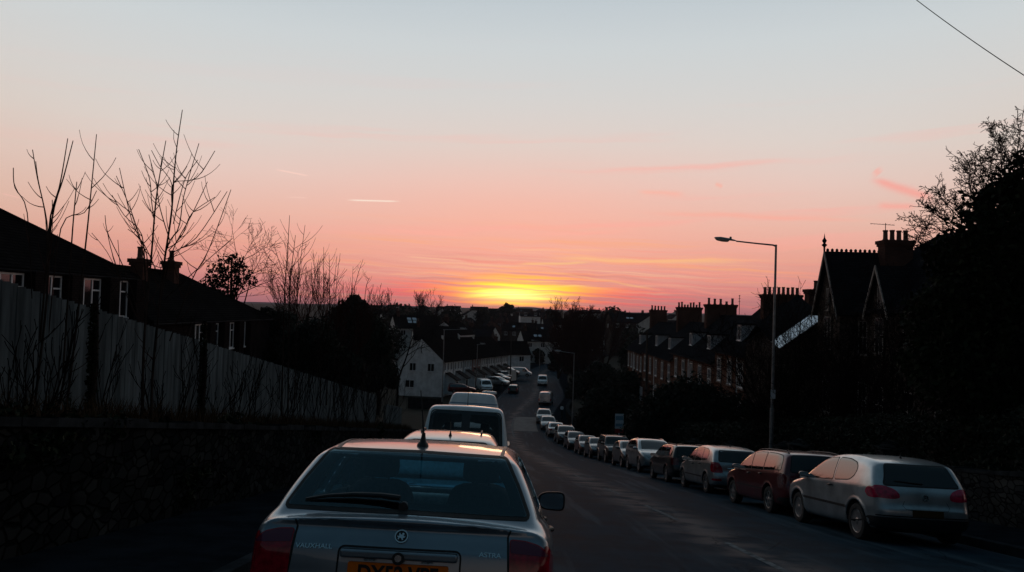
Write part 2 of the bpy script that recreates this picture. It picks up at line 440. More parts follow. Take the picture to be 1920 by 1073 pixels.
class MB:
    """collects boxes, prisms, tubes and lathes into ONE mesh"""

    def __init__(s): s.v = []; s.f = []; s.sm = []

    def add(s, vs, fs, smooth=False):
        o = len(s.v); s.v += [tuple(v) for v in vs]
        s.f += [tuple(i + o for i in f) for f in fs]; s.sm += [smooth] * len(fs)
        return s

    def box(s, x0, x1, y0, y1, z0, z1, M=None):
        vs = [(x, y, z) for z in (z0, z1) for y in (y0, y1) for x in (x0, x1)]
        if M is not None: vs = [M @ Vector(v) for v in vs]
        return s.add(vs, [(0, 2, 3, 1), (4, 5, 7, 6), (0, 1, 5, 4), (2, 6, 7, 3), (0, 4, 6, 2), (1, 3, 7, 5)])

    def prism(s, poly, f0, f1):
        """poly: list of 2D points; f0/f1 map a 2D point to 3D for the two ends"""
        n = len(poly); vs = [f0(p) for p in poly] + [f1(p) for p in poly]
        fs = [tuple(range(n - 1, -1, -1)), tuple(range(n, 2 * n))] + [(i, (i + 1) % n, n + (i + 1) % n, n + i) for i in range(n)]
        return s.add(vs, fs)

    def slab(s, quad, t, n=None):
        """quad of 3D points, thickness t along its normal (outwards = +)"""
        q = [Vector(p) for p in quad]
        nn = (q[1] - q[0]).cross(q[-1] - q[0]).normalized() if n is None else Vector(n)
        k = len(q)
        vs = q + [p + nn * t for p in q]
        return s.add(vs, [tuple(range(k - 1, -1, -1)), tuple(range(k, 2 * k))] + [(i, (i + 1) % k, k + (i + 1) % k, k + i) for i in range(k)])

    def tube(s, pts, rad, n=6, cap=True):
        P = np.array([tuple(p) for p in pts], float); r = np.broadcast_to(np.asarray(rad, float), (len(P),))
        T = np.gradient(P, axis=0); T /= np.linalg.norm(T, axis=1, keepdims=True) + 1e-9
        ref = np.array((0, 0, 1.0)) if abs(T[0, 2]) < .9 else np.array((1.0, 0, 0))
        A = np.cross(T, ref); A /= np.linalg.norm(A, axis=1, keepdims=True) + 1e-9
        B = np.cross(T, A)
        th = np.arange(n) * 2 * math.pi / n
        V = P[:, None] + r[:, None, None] * (A[:, None] * np.cos(th)[None, :, None] + B[:, None] * np.sin(th)[None, :, None])
        k = len(P); fs = []
        for i in range(k - 1):
            for j in range(n):
                a, b = i * n + j, i * n + (j + 1) % n
                fs.append((a, a + n, b + n, b))
        if cap: fs += [tuple(range(n)), tuple((k - 1) * n + j for j in range(n - 1, -1, -1))]
        return s.add(V.reshape(-1, 3).tolist(), fs, True)

    def lathe(s, prof, n=24, axis='z', c=(0, 0, 0), cap=True):
        """prof: (radius, height) list"""
        vs = []
        for r, h in prof:
            for j in range(n):
                a = 2 * math.pi * j / n; p = (r * math.cos(a), r * math.sin(a), h)
                if axis == 'y': p = (p[0], p[2], p[1])
                if axis == 'x': p = (p[2], p[0], p[1])
                vs.append((p[0] + c[0], p[1] + c[1], p[2] + c[2]))
        fs = []
        for i in range(len(prof) - 1):
            for j in range(n):
                a, b = i * n + j, i * n + (j + 1) % n
                fs.append((a, b, b + n, a + n))
        if cap: fs += [tuple(range(n - 1, -1, -1)), tuple((len(prof) - 1) * n + j for j in range(n))]
        return s.add(vs, fs, True)

    def build(s, name, m, parent=None, loc=None, rz=None):
        me = bpy.data.meshes.new(name); me.from_pydata(s.v, [], s.f); me.update()
        me.polygons.foreach_set('use_smooth', s.sm)
        if any(s.sm):
            try: me.set_sharp_from_angle(angle=R(40))
            except Exception: pass
        return link(name, me, m, parent, loc, rz)


def copy_tree(o, parent=None):
    c = o.copy(); COL.objects.link(c)
    if parent is not None:
        c.parent = parent; c.matrix_parent_inverse = o.matrix_parent_inverse.copy()
    for ch in list(o.children): copy_tree(ch, c)
    return c


def text_mesh(name, body, size, m, parent, M, extrude=.002, align='CENTER', sx=1.0, shear=0.0, offset=0.0):
    cu = bpy.data.curves.new(name, 'FONT'); cu.body = body; cu.size = size; cu.extrude = extrude
    cu.align_x = align; cu.align_y = 'CENTER'; cu.shear = shear; cu.offset = offset
    t = bpy.data.objects.new(name, cu); COL.objects.link(t)
    dg = bpy.context.evaluated_depsgraph_get()
    me = bpy.data.meshes.new_from_object(t.evaluated_get(dg))
    bpy.data.objects.remove(t); me.name = name
    me.materials.clear(); me.materials.append(m)
    o = bpy.data.objects.new(name, me); COL.objects.link(o); o.parent = parent
    o.matrix_local = M @ Matrix.Diagonal((sx, 1, 1, 1))
    return o


# ------------------------------------------------------------------ ground, road
TY = np.array([-30, -10, 0, 16, 27, 37, 45, 58, 70, 82, 92, 100, 114, 125, 140, 160, 180, 200, 230, 260, 300])
TXL = np.array([-2.2, -2.3, -2.4, -2.55, -2.7, -2.85, -3.0, -3.2, -3.4, -3.5, -3.4, -3.2, -2.6, -1.8, -.6, 1.0, 3.2, 6.2, 13.5, 24, 44])
TXC = np.array([3.8, 3.6, 3.5, 3.3, 2.8, 2.45, 2.0, 1.35, .8, .35, .4, .8, 2.3, 3.7, 4.9, 5.8, 7.4, 10.4, 17.8, 28.4, 48])
TXR = np.array([8.2, 8.2, 8.2, 8.25, 8.2, 8.35, 8.0, 7.3, 6.7, 5.9, 5.5, 5.7, 7.3, 8.8, 9.7, 10.3, 11.8, 14.8, 22, 33, 52])
PY = np.array([-60, 0, 20, 40, 50, 60, 70, 80, 90, 100, 112, 124, 150, 200, 300, 500, 800, 1500, 3000, 12000])
PZ = np.array([9.0, 0, -3.2, -6.4, -7.95, -9.4, -10.55, -11.35, -11.9, -12.3, -12.6, -12.8, -13.1, -13.6, -12.8, -8.8, -4.8, -2.5, -2.0, -6.0])


def smooth_interp(y, xs, vs):
    """monotone-ish cubic Hermite through a table"""
    y = np.asarray(y, float); i = np.clip(np.searchsorted(xs, y) - 1, 0, len(xs) - 2)
    m = np.gradient(vs, xs); h = xs[i + 1] - xs[i]; t = np.clip((y - xs[i]) / h, 0, 1)
    a, b = vs[i], vs[i + 1]
    return (2 * t**3 - 3 * t**2 + 1) * a + (t**3 - 2 * t**2 + t) * h * m[i] + (-2 * t**3 + 3 * t**2) * b + (t**3 - t**2) * h * m[i + 1]


prof = lambda y: smooth_interp(y, PY, PZ)
xl = lambda y: smooth_interp(y, TY, TXL)
xc = lambda y: smooth_interp(y, TY, TXC)
xr = lambda y: smooth_interp(y, TY, TXR)
sst = lambda x, a, b: (lambda t: t * t * (3 - 2 * t))(np.clip((np.asarray(x, float) - a) / (b - a), 0, 1))


def road_z(x, y):
    return float(prof(y) - .03 * np.clip(x, -4, 9) * (1 - sst(y, 55, 90)))


def strip(name, rows, m, kind='structure', smooth=True, uvoff=False):
    """rows: list of rows of 3D points, same length"""
    nr, nc = len(rows), len(rows[0]); V = np.array(rows, float).reshape(-1, 3)
    F = [(i * nc + j, i * nc + j + 1, (i + 1) * nc + j + 1, (i + 1) * nc + j) for i in range(nr - 1) for j in range(nc - 1)]
    me = mesh_np(name, V, F, smooth)
    if uvoff:
        uv = me.uv_layers.new(name='UVMap'); u = np.zeros((len(me.loops), 2), np.float32)
        idx = np.zeros(len(me.loops), np.int32); me.loops.foreach_get('vertex_index', idx)
        u[:, 0] = V[idx, 0] - xc(V[idx, 1]); u[:, 1] = V[idx, 1]
        uv.data.foreach_set('uv', u.ravel())
    o = link(name, me, m)
    if kind: o['kind'] = kind
    return o


ROWS = np.concatenate([np.arange(-24, 120, 1.0), np.arange(120, 292, 3.0)])


def road_row(y):
    a, b, c = float(xl(y)), float(xc(y)), float(xr(y))
    xs = np.concatenate([np.linspace(a, b, 8), np.linspace(b, c, 9)[1:]])
    return [(x, y, road_z(x, y) - .05 * ((x - b) / (c - a) * 2) ** 2) for x in xs]


strip('road', [road_row(y) for y in ROWS], M_ROAD, uvoff=True)
kerb_h = .12


def kerb_rows(side, rows):
    k, p = [], []
    for y in rows:
        x = float(xl(y) if side < 0 else xr(y)); z = road_z(x, y)
        s = side
        kr = [(x, y, z - .1), (x + s * .012, y, z + kerb_h - .012), (x + s * .03, y, z + kerb_h), (x + s * .14, y, z + kerb_h + .003)]
        w = 2.1 if side < 0 else 1.75
        pr = [(x + s * .14, y, z + kerb_h), (x + s * w * .5, y, z + kerb_h + .015), (x + s * w, y, z + kerb_h + .03)]
        if side < 0: kr, pr = kr[::-1], pr[::-1]
        k.append(kr); p.append(pr)
    return k, p


for side, nm in ((-1, 'left'), (1, 'right')):
    k, p = kerb_rows(side, ROWS)
    strip('kerb', k, M_KERB, smooth=False); strip('pavement', p, M_PAVE)


def ground_z(off_side, off, y):
    """land beyond the pavements; off = metres outside the kerb"""
    z = float(prof(y)); f = 1 - float(sst(y, 60, 120))
    if off_side < 0:
        bank = 1.38 * (1 - float(sst(y, 44, 60)))
        base = road_z(float(xl(y)), y)
        if off < 2.3: return base - .3
        t = min(1, (off - 2.3) / 2.0)
        return base + (bank + .12 * t) * (1 - .35 * min(1, max(0, off - 6) / 15)) + .10 * (1 - f)
    base = road_z(float(xr(y)), y)
    if off < 1.9: return base - .3
    return base + .25 + (.5 * min(1, (off - 1.9) / 4) + 1.2 * float(sst(off, 5, 20))) * f


OFFS_L = [4000, 2000, 1000, 400, 180, 90, 50, 30, 20, 14, 10, 7, 5, 3.6, 2.9, 2.31]
OFFS_R = [1.91, 2.6, 4, 6, 9, 13, 20, 30, 50, 90, 180, 400, 1000, 2000, 4000]
GR = list(np.arange(-24, 130, 2.0)) + list(np.arange(130, 290, 8.0)) + [300, 340, 400, 480, 560, 650, 750, 900, 1200, 1700, 2400, 3200, 4000]
rows = []
for y in GR:
    ye = min(y, 290)
    a, b = float(xl(ye)), float(xr(ye)); r = []
    g = float(sst(y, 200, 300))
    for o_ in OFFS_L:
        x = a - o_; r.append((x, y, ground_z(-1, o_, min(y, 12000)) + .6 * math.sin(x * .013 + y * .007) * float(sst(o_, 40, 200))))
    for o_ in (2.29, 1.0): r.append((a - o_, y, road_z(a, y) - .3 + g * .25))
    r.append(((a + b) / 2, y, road_z((a + b) / 2, y) - .35 + g * .25))
    for o_ in (1.0, 1.89): r.append((b + o_, y, road_z(b, y) - .3 + g * .25))
    for o_ in OFFS_R: r.append((b + o_, y, ground_z(1, o_, y) + .6 * math.sin(o_ * .012 + y * .009) * float(sst(o_, 40, 200))))
    rows.append(r)
strip('ground', rows, M_GRASS)

# worn centre dashes, edge line, pale repaired patch
for (y0, y1, x0, w) in [(9, 12, None, .10), (15, 18, None, .10), (21, 23.5, None, .10), (28, 31, None, .10), (76, 98, -1, .14), (108, 113, None, .12), (116, 124, None, .12), (130, 136, None, .12), (142, 148, None, .12)]:
    ys = np.linspace(y0, y1, 10)
    f = (lambda y: float(xc(y))) if x0 is None else (lambda y: float(xc(y)) + .1)
    dz = lambda x, y: road_z(x, y) - .05 * ((x - float(xc(y))) / (float(xr(y)) - float(xl(y))) * 2) ** 2 + .006
    strip('road_marking', [[(f(y) - w / 2, y, dz(f(y), y)), (f(y) + w / 2, y, dz(f(y), y))] for y in ys], M_LINE)
ys = np.linspace(83, 99, 18)
strip('road_patch', [[(x, y, road_z(x, y) - .05 * ((x - float(xc(y))) / (float(xr(y)) - float(xl(y))) * 2) ** 2 + .004)
                      for x in np.linspace(float(xc(y)) + .25, float(xc(y)) + 2.9, 6)] for y in ys], M_PATCH)

# far hills on the horizon
hr = []
for x in np.linspace(-4000, 4000, 241):
    pxx = 960 + x / 3600 * FPX
    h = 3 + 8 * math.exp(-((pxx - 996) / 30) ** 2) + 5 * math.exp(-((pxx - 958) / 26) ** 2) + 1.5 * math.sin(x * .0081) + 1.0 * math.sin(x * .021)
    hr.append([(x, 3400, -30), (x, 3600, max(1, h)), (x, 3800, -30)])
strip('hills', hr, M_HILL)

# ------------------------------------------------------------------ car bodies: a signed distance field, meshed with surface nets
def chaikin(P, it=2, closed=True):
    P = np.asarray(P, float)
    for _ in range(it):
        Q = np.roll(P, -1, 0)
        a, b = P * .75 + Q * .25, P * .25 + Q * .75
        P = np.stack([a, b], 1).reshape(-1, 2)
    return P


def poly_sdf(P, Xg, Zg):
    Xg, Zg = np.broadcast_arrays(Xg, Zg)
    d = np.full(Xg.shape, 1e9); inside = np.zeros(Xg.shape, bool)
    n = len(P)
    for i in range(n):
        a, b = P[i], P[(i + 1) % n]; e = b - a; L = e @ e
        if L < 1e-12: continue
        wx, wz = Xg - a[0], Zg - a[1]
        t = np.clip((wx * e[0] + wz * e[1]) / L, 0, 1)
        d = np.minimum(d, (wx - e[0] * t) ** 2 + (wz - e[1] * t) ** 2)
        if a[1] != b[1]:
            c = (a[1] <= Zg) != (b[1] <= Zg)
            inside ^= c & (Xg < (b[0] - a[0]) * (Zg - a[1]) / (b[1] - a[1]) + a[0])
    d = np.sqrt(d)
    return np.where(inside, -d, d)


class Car:
    H2 = .0125
    pre = None

    def __init__(s, prof, w, belt, axles, wr, k=.24, k2=.05, crown=.05, endcrown=.10, r=.10, taper=(.13, .11), tuck=.05, arch=.055, arch_pow=1, flare=.012, shoulder=0.0):
        s.P = chaikin(prof, 2); s.w = w; s.wb = w / 2; s.belt = belt; s.axles = axles; s.wr = wr; s.r = r; s.flare = flare
        x0, x1 = s.P[:, 0].min() - .1, s.P[:, 0].max() + .1; z1 = s.P[:, 1].max() + .1
        s.x0, s.x1, s.z0, s.z1 = x0, x1, .05, z1
        gx = np.arange(x0, x1 + s.H2, s.H2); gz = np.arange(s.z0, z1 + s.H2, s.H2)
        Xg, Zg = np.meshgrid(gx, gz, indexing='ij')
        s.D2 = poly_sdf(s.P, Xg, Zg)
        zb = belt if not callable(belt) else belt(Xg)
        up = np.clip(Zg - zb, 0, None)
        W = s.wb - k * np.sqrt(up ** 2 + .0009) + k * .03 - k2 * up ** 2 * 4
        dn = np.clip(zb - .28 - Zg, 0, None)
        W = W - shoulder * np.clip((Zg - zb + .03) / .13, 0, 1) ** 1.5 * np.clip((-.2 - Xg) / .9, 0, 1)
        W = W - tuck * (dn / .45) ** 2 - .012 * np.clip((Zg - zb + .28) / .28, 0, 1)
        xf, xb = s.P[:, 0].max(), s.P[:, 0].min()
        tf = np.clip((Xg - (xf - .75)) / .75, 0, 1.1); tb = np.clip((xb + .75 - Xg) / .75, 0, 1.1)
        W = W - taper[0] * tf ** 2.4 - taper[1] * tb ** 2.6
        s.ra = wr + arch
        for xa in axles:
            rr = np.hypot(Xg - xa, Zg - wr)
            W = W + flare * np.exp(-((rr - s.ra - .02) / .035) ** 2)
        s.W2 = W
        ends = np.maximum(np.clip((Xg - (xf - .5)) / .5, 0, 1), np.clip((xb + .5 - Xg) / .5, 0, 1))
        s.C2 = crown + (endcrown - crown) * ends ** 1.5
        s.holes = []      # (kind, polygon, limit)
        s.shell = None

    def bil(s, T, x, z):
        fx = np.clip((x - s.x0) / s.H2, 0, T.shape[0] - 1.001); fz = np.clip((z - s.z0) / s.H2, 0, T.shape[1] - 1.001)
        i, j = fx.astype(int), fz.astype(int); u, v = fx - i, fz - j
        return T[i, j] * (1 - u) * (1 - v) + T[i + 1, j] * u * (1 - v) + T[i, j + 1] * (1 - u) * v + T[i + 1, j + 1] * u * v

    def base(s, x, y, z):
        ay = np.abs(y)
        D, C, W = s.pre if s.pre is not None else (s.bil(s.D2, x, z), s.bil(s.C2, x, z), s.bil(s.W2, x, z))
        f1 = D + C * (ay / s.wb) ** 2.2
        f2 = ay - W
        h = np.clip(s.r - np.abs(f1 - f2), 0, None) / s.r
        return np.maximum(f1, f2) + h * h * s.r * .25

    def full(s, x, y, z):
        f = s.base(x, y, z)
        if s.shell is not None:
            t, zf = s.shell
            f = np.maximum(f, -np.maximum(f + t, zf - z))
        for xa in s.axles:
            c = np.maximum(np.hypot(x - xa, z - s.wr) - s.ra, (s.wb - .30) - np.abs(y))
            f = np.maximum(f, -c)
        for kind, sd in s.holes:
            if kind == 'side':
                c = np.maximum(sd(x, z), .40 - np.abs(y))
            elif kind == 'rear':
                c = np.maximum(sd(y, z), x + .75)
            elif kind == 'front':
                c = np.maximum(sd(y, z), .3 - x)
            elif kind == 'top':
                c = np.maximum(sd(x, y), s.wtop - z)
            f = np.maximum(f, -c)
        return f

    def grad(s, fn, V, e=.006):
        x, y, z = V.T; g = np.stack([fn(x + e, y, z) - fn(x - e, y, z), fn(x, y + e, z) - fn(x, y - e, z), fn(x, y, z + e) - fn(x, y, z - e)], 1)
        return g / (2 * e)

    def mesh(s, h=.025):
        x = np.arange(s.x0, s.x1 + h, h); y = np.arange(-s.wb - .06, s.wb + .06 + h, h); z = np.arange(.08, s.z1, h)
        Xm, Zm = np.meshgrid(x, z, indexing='ij')
        D, C, W = (s.bil(T, Xm, Zm)[:, None, :] for T in (s.D2, s.C2, s.W2))
        s.pre = (D, C, W)
        F = s.full(x[:, None, None], y[None, :, None], z[None, None, :])
        s.pre = None
        V, Q = surface_nets(F, (x[0], y[0], z[0]), h)
        for _ in range(2):
            g = s.grad(s.full, V, .004); f = s.full(*V.T)
            st = -f[:, None] * g / (np.sum(g * g, 1, keepdims=True) + .05)
            V = V + np.clip(st, -h * .6, h * .6)
        N = s.grad(s.full, V, .008); N /= np.linalg.norm(N, axis=1, keepdims=True) + 1e-9
        return V, Q, N

    def project(s, plane, pts, sign=1):
        """2D points onto the body seen along an axis; returns (n,3), normals, ok"""
        p = np.asarray(pts, float); n = len(p)
        if plane == 'side': P = lambda t: (p[:, 0], sign * t, p[:, 1]); a, b = s.wb + .08, 0.0
        elif plane == 'rear': P = lambda t: (t, p[:, 0], p[:, 1]); a, b = s.x0, 0.0
        elif plane == 'front': P = lambda t: (t, p[:, 0], p[:, 1]); a, b = s.x1, 0.0
        else: P = lambda t: (p[:, 0], p[:, 1], t); a, b = s.z1, .2
        ts = np.linspace(a, b, 120); lo = np.full(n, a); hi = np.full(n, b); found = np.zeros(n, bool)
        for i in range(1, len(ts)):
            f = s.base(*P(np.full(n, ts[i]))); hit = (f < 0) & ~found
            lo[hit] = ts[i - 1]; hi[hit] = ts[i]; found |= hit
        for _ in range(22):
            m = (lo + hi) / 2; f = s.base(*P(m)); ins = f < 0
            hi = np.where(ins, m, hi); lo = np.where(ins, lo, m)
        V = np.stack(P((lo + hi) / 2), 1)
        N = s.grad(s.base, V); N /= np.linalg.norm(N, axis=1, keepdims=True) + 1e-9
        return V, N, found

    def patch(s, plane, poly, off=.003, res=.05, sign=1):
        """(verts, tris, normals) of a polygon laid on the body"""
        V2, F = fill_poly(poly, res)
        V, N, ok = s.project(plane, V2, sign)
        if plane == 'side': ok &= np.abs(N[:, 1]) > .42
        F = np.array([f for f in F if all(ok[i] for i in f)], int).reshape(-1, 3)
        F = biggest(F, len(V))
        V = V + N * off
        if len(F):
            a, b, c = V[F[:, 0]], V[F[:, 1]], V[F[:, 2]]
            fl = np.sum(np.cross(b - a, c - a) * N[F[:, 0]], 1) < 0
            F[fl] = F[fl][:, ::-1]
            us = np.unique(F); rm = np.zeros(len(V), int); rm[us] = np.arange(len(us)); V, N, F = V[us], N[us], rm[F]
        return V, F, N


def biggest(F, n):
    """keep the largest connected island of triangles"""
    if len(F) < 2: return F
    lab = np.arange(n)
    for _ in range(200):
        m = lab[F].min(1); new = lab.copy()
        for k in range(3): np.minimum.at(new, F[:, k], m)
        new = new[new]
        if (new == lab).all(): break
        lab = new
    l = lab[F[:, 0]]; u, c = np.unique(l, return_counts=True)
    return F[l == u[c.argmax()]]


def fill_poly(poly, res):
    P = np.asarray(poly, float); B = []
    for i in range(len(P)):
        a, b = P[i], P[(i + 1) % len(P)]; k = max(1, int(np.linalg.norm(b - a) / res + .5))
        B += [a + (b - a) * j / k for j in range(k)]
    B = np.array(B); lo, hi = B.min(0), B.max(0)
    gx = np.arange(lo[0] + res * .5, hi[0], res); gy = np.arange(lo[1] + res * .5, hi[1], res)
    if len(gx) and len(gy):
        G = np.stack(np.meshgrid(gx, gy), -1).reshape(-1, 2)
        G = G[poly_sdf(B, G[:, 0], G[:, 1]) < -res * .35]
    else: G = np.zeros((0, 2))
    pts = [Vector(p) for p in B] + [Vector(p) for p in G]
    n = len(B)
    r = delaunay_2d_cdt(pts, [(i, (i + 1) % n) for i in range(n)], [], 1, 1e-6)
    return np.array([tuple(v) for v in r[0]]), [f for f in r[2] if len(f) == 3]


def surface_nets(F, org, h):
    S = F < 0
    nx, ny, nz = F.shape
    c = np.zeros((nx - 1, ny - 1, nz - 1), int)
    offs = [(i, j, k) for i in (0, 1) for j in (0, 1) for k in (0, 1)]
    for i, j, k in offs: c += S[i:nx - 1 + i, j:ny - 1 + j, k:nz - 1 + k]
    act = np.argwhere((c > 0) & (c < 8)); n = len(act)
    idx = np.full(c.shape, -1, int); idx[tuple(act.T)] = np.arange(n)
    acc = np.zeros((n, 3)); cnt = np.zeros(n)
    for a in offs:
        for ax in range(3):
            if a[ax]: continue
            b = list(a); b[ax] = 1
            fa = F[act[:, 0] + a[0], act[:, 1] + a[1], act[:, 2] + a[2]]; fb = F[act[:, 0] + b[0], act[:, 1] + b[1], act[:, 2] + b[2]]
            m = (fa < 0) != (fb < 0); t = fa[m] / (fa[m] - fb[m])
            p = np.tile(np.array(a, float), (m.sum(), 1)); p[:, ax] = t
            acc[m] += p; cnt[m] += 1
    V = (act + acc / cnt[:, None]) * h + np.array(org)
    quads = []
    for ax in range(3):
        u, v = [(1, 2), (2, 0), (0, 1)][ax]
        sa = [slice(None)] * 3; sb = [slice(None)] * 3; sa[ax] = slice(0, -1); sb[ax] = slice(1, None)
        ch = S[tuple(sa)] != S[tuple(sb)]
        e = np.argwhere(ch)
        e = e[(e[:, u] > 0) & (e[:, v] > 0) & (e[:, u] < F.shape[u] - 1) & (e[:, v] < F.shape[v] - 1)]
        def cell(du, dv):
            q = e.copy(); q[:, u] -= du; q[:, v] -= dv
            return idx[q[:, 0], q[:, 1], q[:, 2]]
        Q = np.stack([cell(0, 0), cell(1, 0), cell(1, 1), cell(0, 1)], 1)
        fl = ~S[tuple(sa)][e[:, 0], e[:, 1], e[:, 2]]
        Q[fl] = Q[fl][:, ::-1]
        quads.append(Q)
    return V, np.concatenate(quads)


def rpoly(P, r=.04, n=4):
    """polygon with rounded corners"""
    P = [np.array(p, float) for p in P]; out = []
    for i, p in enumerate(P):
        a, b = P[i - 1], P[(i + 1) % len(P)]
        la, lb = np.linalg.norm(a - p), np.linalg.norm(b - p); q = min(r, la * .45, lb * .45)
        A, B = p + (a - p) / la * q, p + (b - p) / lb * q
        for j in range(n + 1):
            t = j / n; out.append(A * (1 - t) ** 2 + p * 2 * t * (1 - t) + B * t * t)
    return np.array(out)


def grow(P, d):
    """push a polygon outwards by d"""
    P = np.asarray(P, float); A = np.roll(P, 1, 0); B = np.roll(P, -1, 0)
    area = np.sum(P[:, 0] * B[:, 1] - B[:, 0] * P[:, 1])
    t = (B - A); t /= np.linalg.norm(t, axis=1, keepdims=True) + 1e-9
    n = np.stack([t[:, 1], -t[:, 0]], 1) * (1 if area > 0 else -1)
    return P + n * d


def patch_obj(car, name, specs, m, parent, off=.003, res=.05):
    """specs: list of (plane, polygon, sign); one mesh"""
    Vs, Fs, Ns, o = [], [], [], 0
    for sp in specs:
        V, F, N = car.patch(sp[0], sp[1], off, res, sp[2] if len(sp) > 2 else 1)
        Vs.append(V); Fs.append(F + o); Ns.append(N); o += len(V)
    V, F, N = np.concatenate(Vs), np.concatenate(Fs), np.concatenate(Ns)
    return link(name, mesh_np(name, V, F, True, N), m, parent)


def line_poly(P, w=.006):
    """thin closed band along a polyline"""
    P = np.asarray(P, float); t = np.gradient(P, axis=0); t /= np.linalg.norm(t, axis=1, keepdims=True)
    n = np.stack([-t[:, 1], t[:, 0]], 1) * w / 2
    return np.concatenate([P + n, (P - n)[::-1]])


def wheel_meshes(r, w, spokes, style):
    t = MB()
    t.lathe([(r * .62, -w / 2), (r * .80, -w / 2), (r * .93, -w * .46), (r * .985, -w * .33), (r, -w * .2), (r, w * .2), (r * .985, w * .33), (r * .93, w * .46), (r * .80, w * .5), (r * .66, w * .47), (r * .64, w * .30)], 36, 'y', cap=False)
    d = MB(); d.lathe([(r * .655, -w * .1), (r * .655, -w * .05), (0.001, -w * .05)], 28, 'y', cap=False)
    m = MB()
    m.lathe([(r * .66, w * .40), (r * .63, w * .45), (r * .585, w * .43), (r * .57, w * .2), (r * .56, w * .05)], 36, 'y', cap=False)
    m.lathe([(r * .17, w * .25), (r * .17, w * .40), (r * .12, w * .43), (.001, w * .43)], 18, 'y', cap=False)
    for i in range(spokes):
        a = 2 * math.pi * i / spokes + .2
        wd0, wd1 = (r * .12, r * .085) if style == 'spoke' else (r * .17, r * .20)
        ca, sa = math.cos(a), math.sin(a)
        f = lambda rr, o, y: (ca * rr - sa * o, y, sa * rr + ca * o)
        q = [f(r * .12, -wd0, w * .40), f(r * .60, -wd1, w * .41), f(r * .60, wd1, w * .41), f(r * .12, wd0, w * .40)]
        p = [f(r * .12, -wd0, w * .26), f(r * .60, -wd1, w * .30), f(r * .60, wd1, w * .30), f(r * .12, wd0, w * .26)]
        m.add(q + p, [(0, 3, 2, 1), (4, 5, 6, 7), (0, 1, 5, 4), (1, 2, 6, 5), (2, 3, 7, 6), (3, 0, 4, 7)])
    return t, d, m


def add_wheels(car, root, w=.20, spokes=5, style='spoke', rims=True, rim_mat=None):
    t, d, m = wheel_meshes(car.wr, w, spokes, style)
    proto = None
    for xa in car.axles:
        for sy in (1, -1):
            loc = (xa, sy * (car.wb - w / 2 - .012), car.wr); rz = 0 if sy > 0 else math.pi
            if proto is None:
                wh = t.build('wheel', M_RUBBER, root, loc, rz)
                dk = d.build('wheel_disc', M_PLASTIC, wh)
                rm = m.build('rim', rim_mat or M_RIM, wh)
                proto = wh
            else:
                c = copy_tree(proto, root); c.location = loc; c.rotation_euler = (0, 0, rz)


def mirror_part(root, x, y, z, m, big=1.0):
    for sy in (1, -1):
        b = MB()
        c = Vector((x, sy * (y + .12 * big), z))
        prof_ = [(.0, .0), (.02, .05), (.045, .075), (.075, .085), (.10, .08)]
        vs, fs, n = [], [], 14
        for dx, k in prof_:
            for j in range(n):
                a = 2 * math.pi * j / n
                ca, sa = math.cos(a), math.sin(a)
                yy = math.copysign(abs(ca) ** .6, ca) * k * 1.25 * big; zz = math.copysign(abs(sa) ** .6, sa) * k * .80 * big
                vs.append((c.x + .06 * big - dx * big, c.y + yy, c.z + zz))
        for i in range(len(prof_) - 1):
            for j in range(n):
                q0, q1 = i * n + j, i * n + (j + 1) % n
                fs.append((q0, q1, q1 + n, q0 + n) if sy else ())
        fs.append(tuple((len(prof_) - 1) * n + j for j in range(n)))
        b.add(vs, fs, True)
        b.tube([(x + .01, sy * (y - .05), z - .035), (x + .01, sy * (y + .02), z - .03), (x, sy * (y + .07), z - .01)], [.03, .025, .03], 8)
        o = b.build('door_mirror', m, root)
        g = MB()
        k = .078 * big
        xs_ = c.x + .06 * big - .102 * big
        pts = [(xs_, c.y + math.copysign(abs(math.cos(a)) ** .6, math.cos(a)) * k * 1.2, c.z + math.copysign(abs(math.sin(a)) ** .6, math.sin(a)) * k * .76) for a in [2 * math.pi * j / 18 for j in range(18)]]
        g.add(pts, [tuple(range(18))] if sy > 0 else [tuple(range(17, -1, -1))])
        g.build('mirror_glass', M_MIRROR, o)


def number_plate(car, root, plane, z, text, m, w=.52, h=.112, y=0.0):
    V, N, ok = car.project(plane, [(y, z)])
    p, n = V[0], N[0]
    sgn = -1 if plane == 'rear' else 1
    M = Matrix.Translation((p[0] + sgn * .012, y, z)) @ (Matrix.Rotation(R(90), 4, 'Z') if sgn > 0 else Matrix.Rotation(R(-90), 4, 'Z')) @ Matrix.Rotation(R(90), 4, 'X')
    b = MB(); b.prism(rpoly([(-w / 2, -h / 2), (w / 2, -h / 2), (w / 2, h / 2), (-w / 2, h / 2)], .012), lambda q: (q[0], q[1], -.02), lambda q: (q[0], q[1], 0))
    o = b.build('number_plate', m, root); o.matrix_local = M
    if text:
        text_mesh('plate_letters', text, h * .98, M_INK, o, Matrix.Translation((0, 0, .001)), .0008, sx=w / .52 * .88, offset=.0035)
    return o


def car_body(car, root, m, h=.025, two=False):
    V, Q, N = car.mesh(h)
    me = mesh_np('body', V, Q, True, N)
    me.materials.append(m)
    # wheel wells, floor and cabin lining are bare dark plastic
    me.materials.append(M_INTERIOR)
    ce = V[Q].mean(1); b = car.base(*ce.T)
    dark = (b < -.012) | (ce[:, 2] < .205)
    ix = dark.astype(np.int32)
    if car.shell is not None:
        me.materials.append(M_LINING); ix[(b < -.012) & (ce[:, 2] > .80)] = 2
    me.polygons.foreach_set('material_index', ix)
    return link('body', me, None, root)


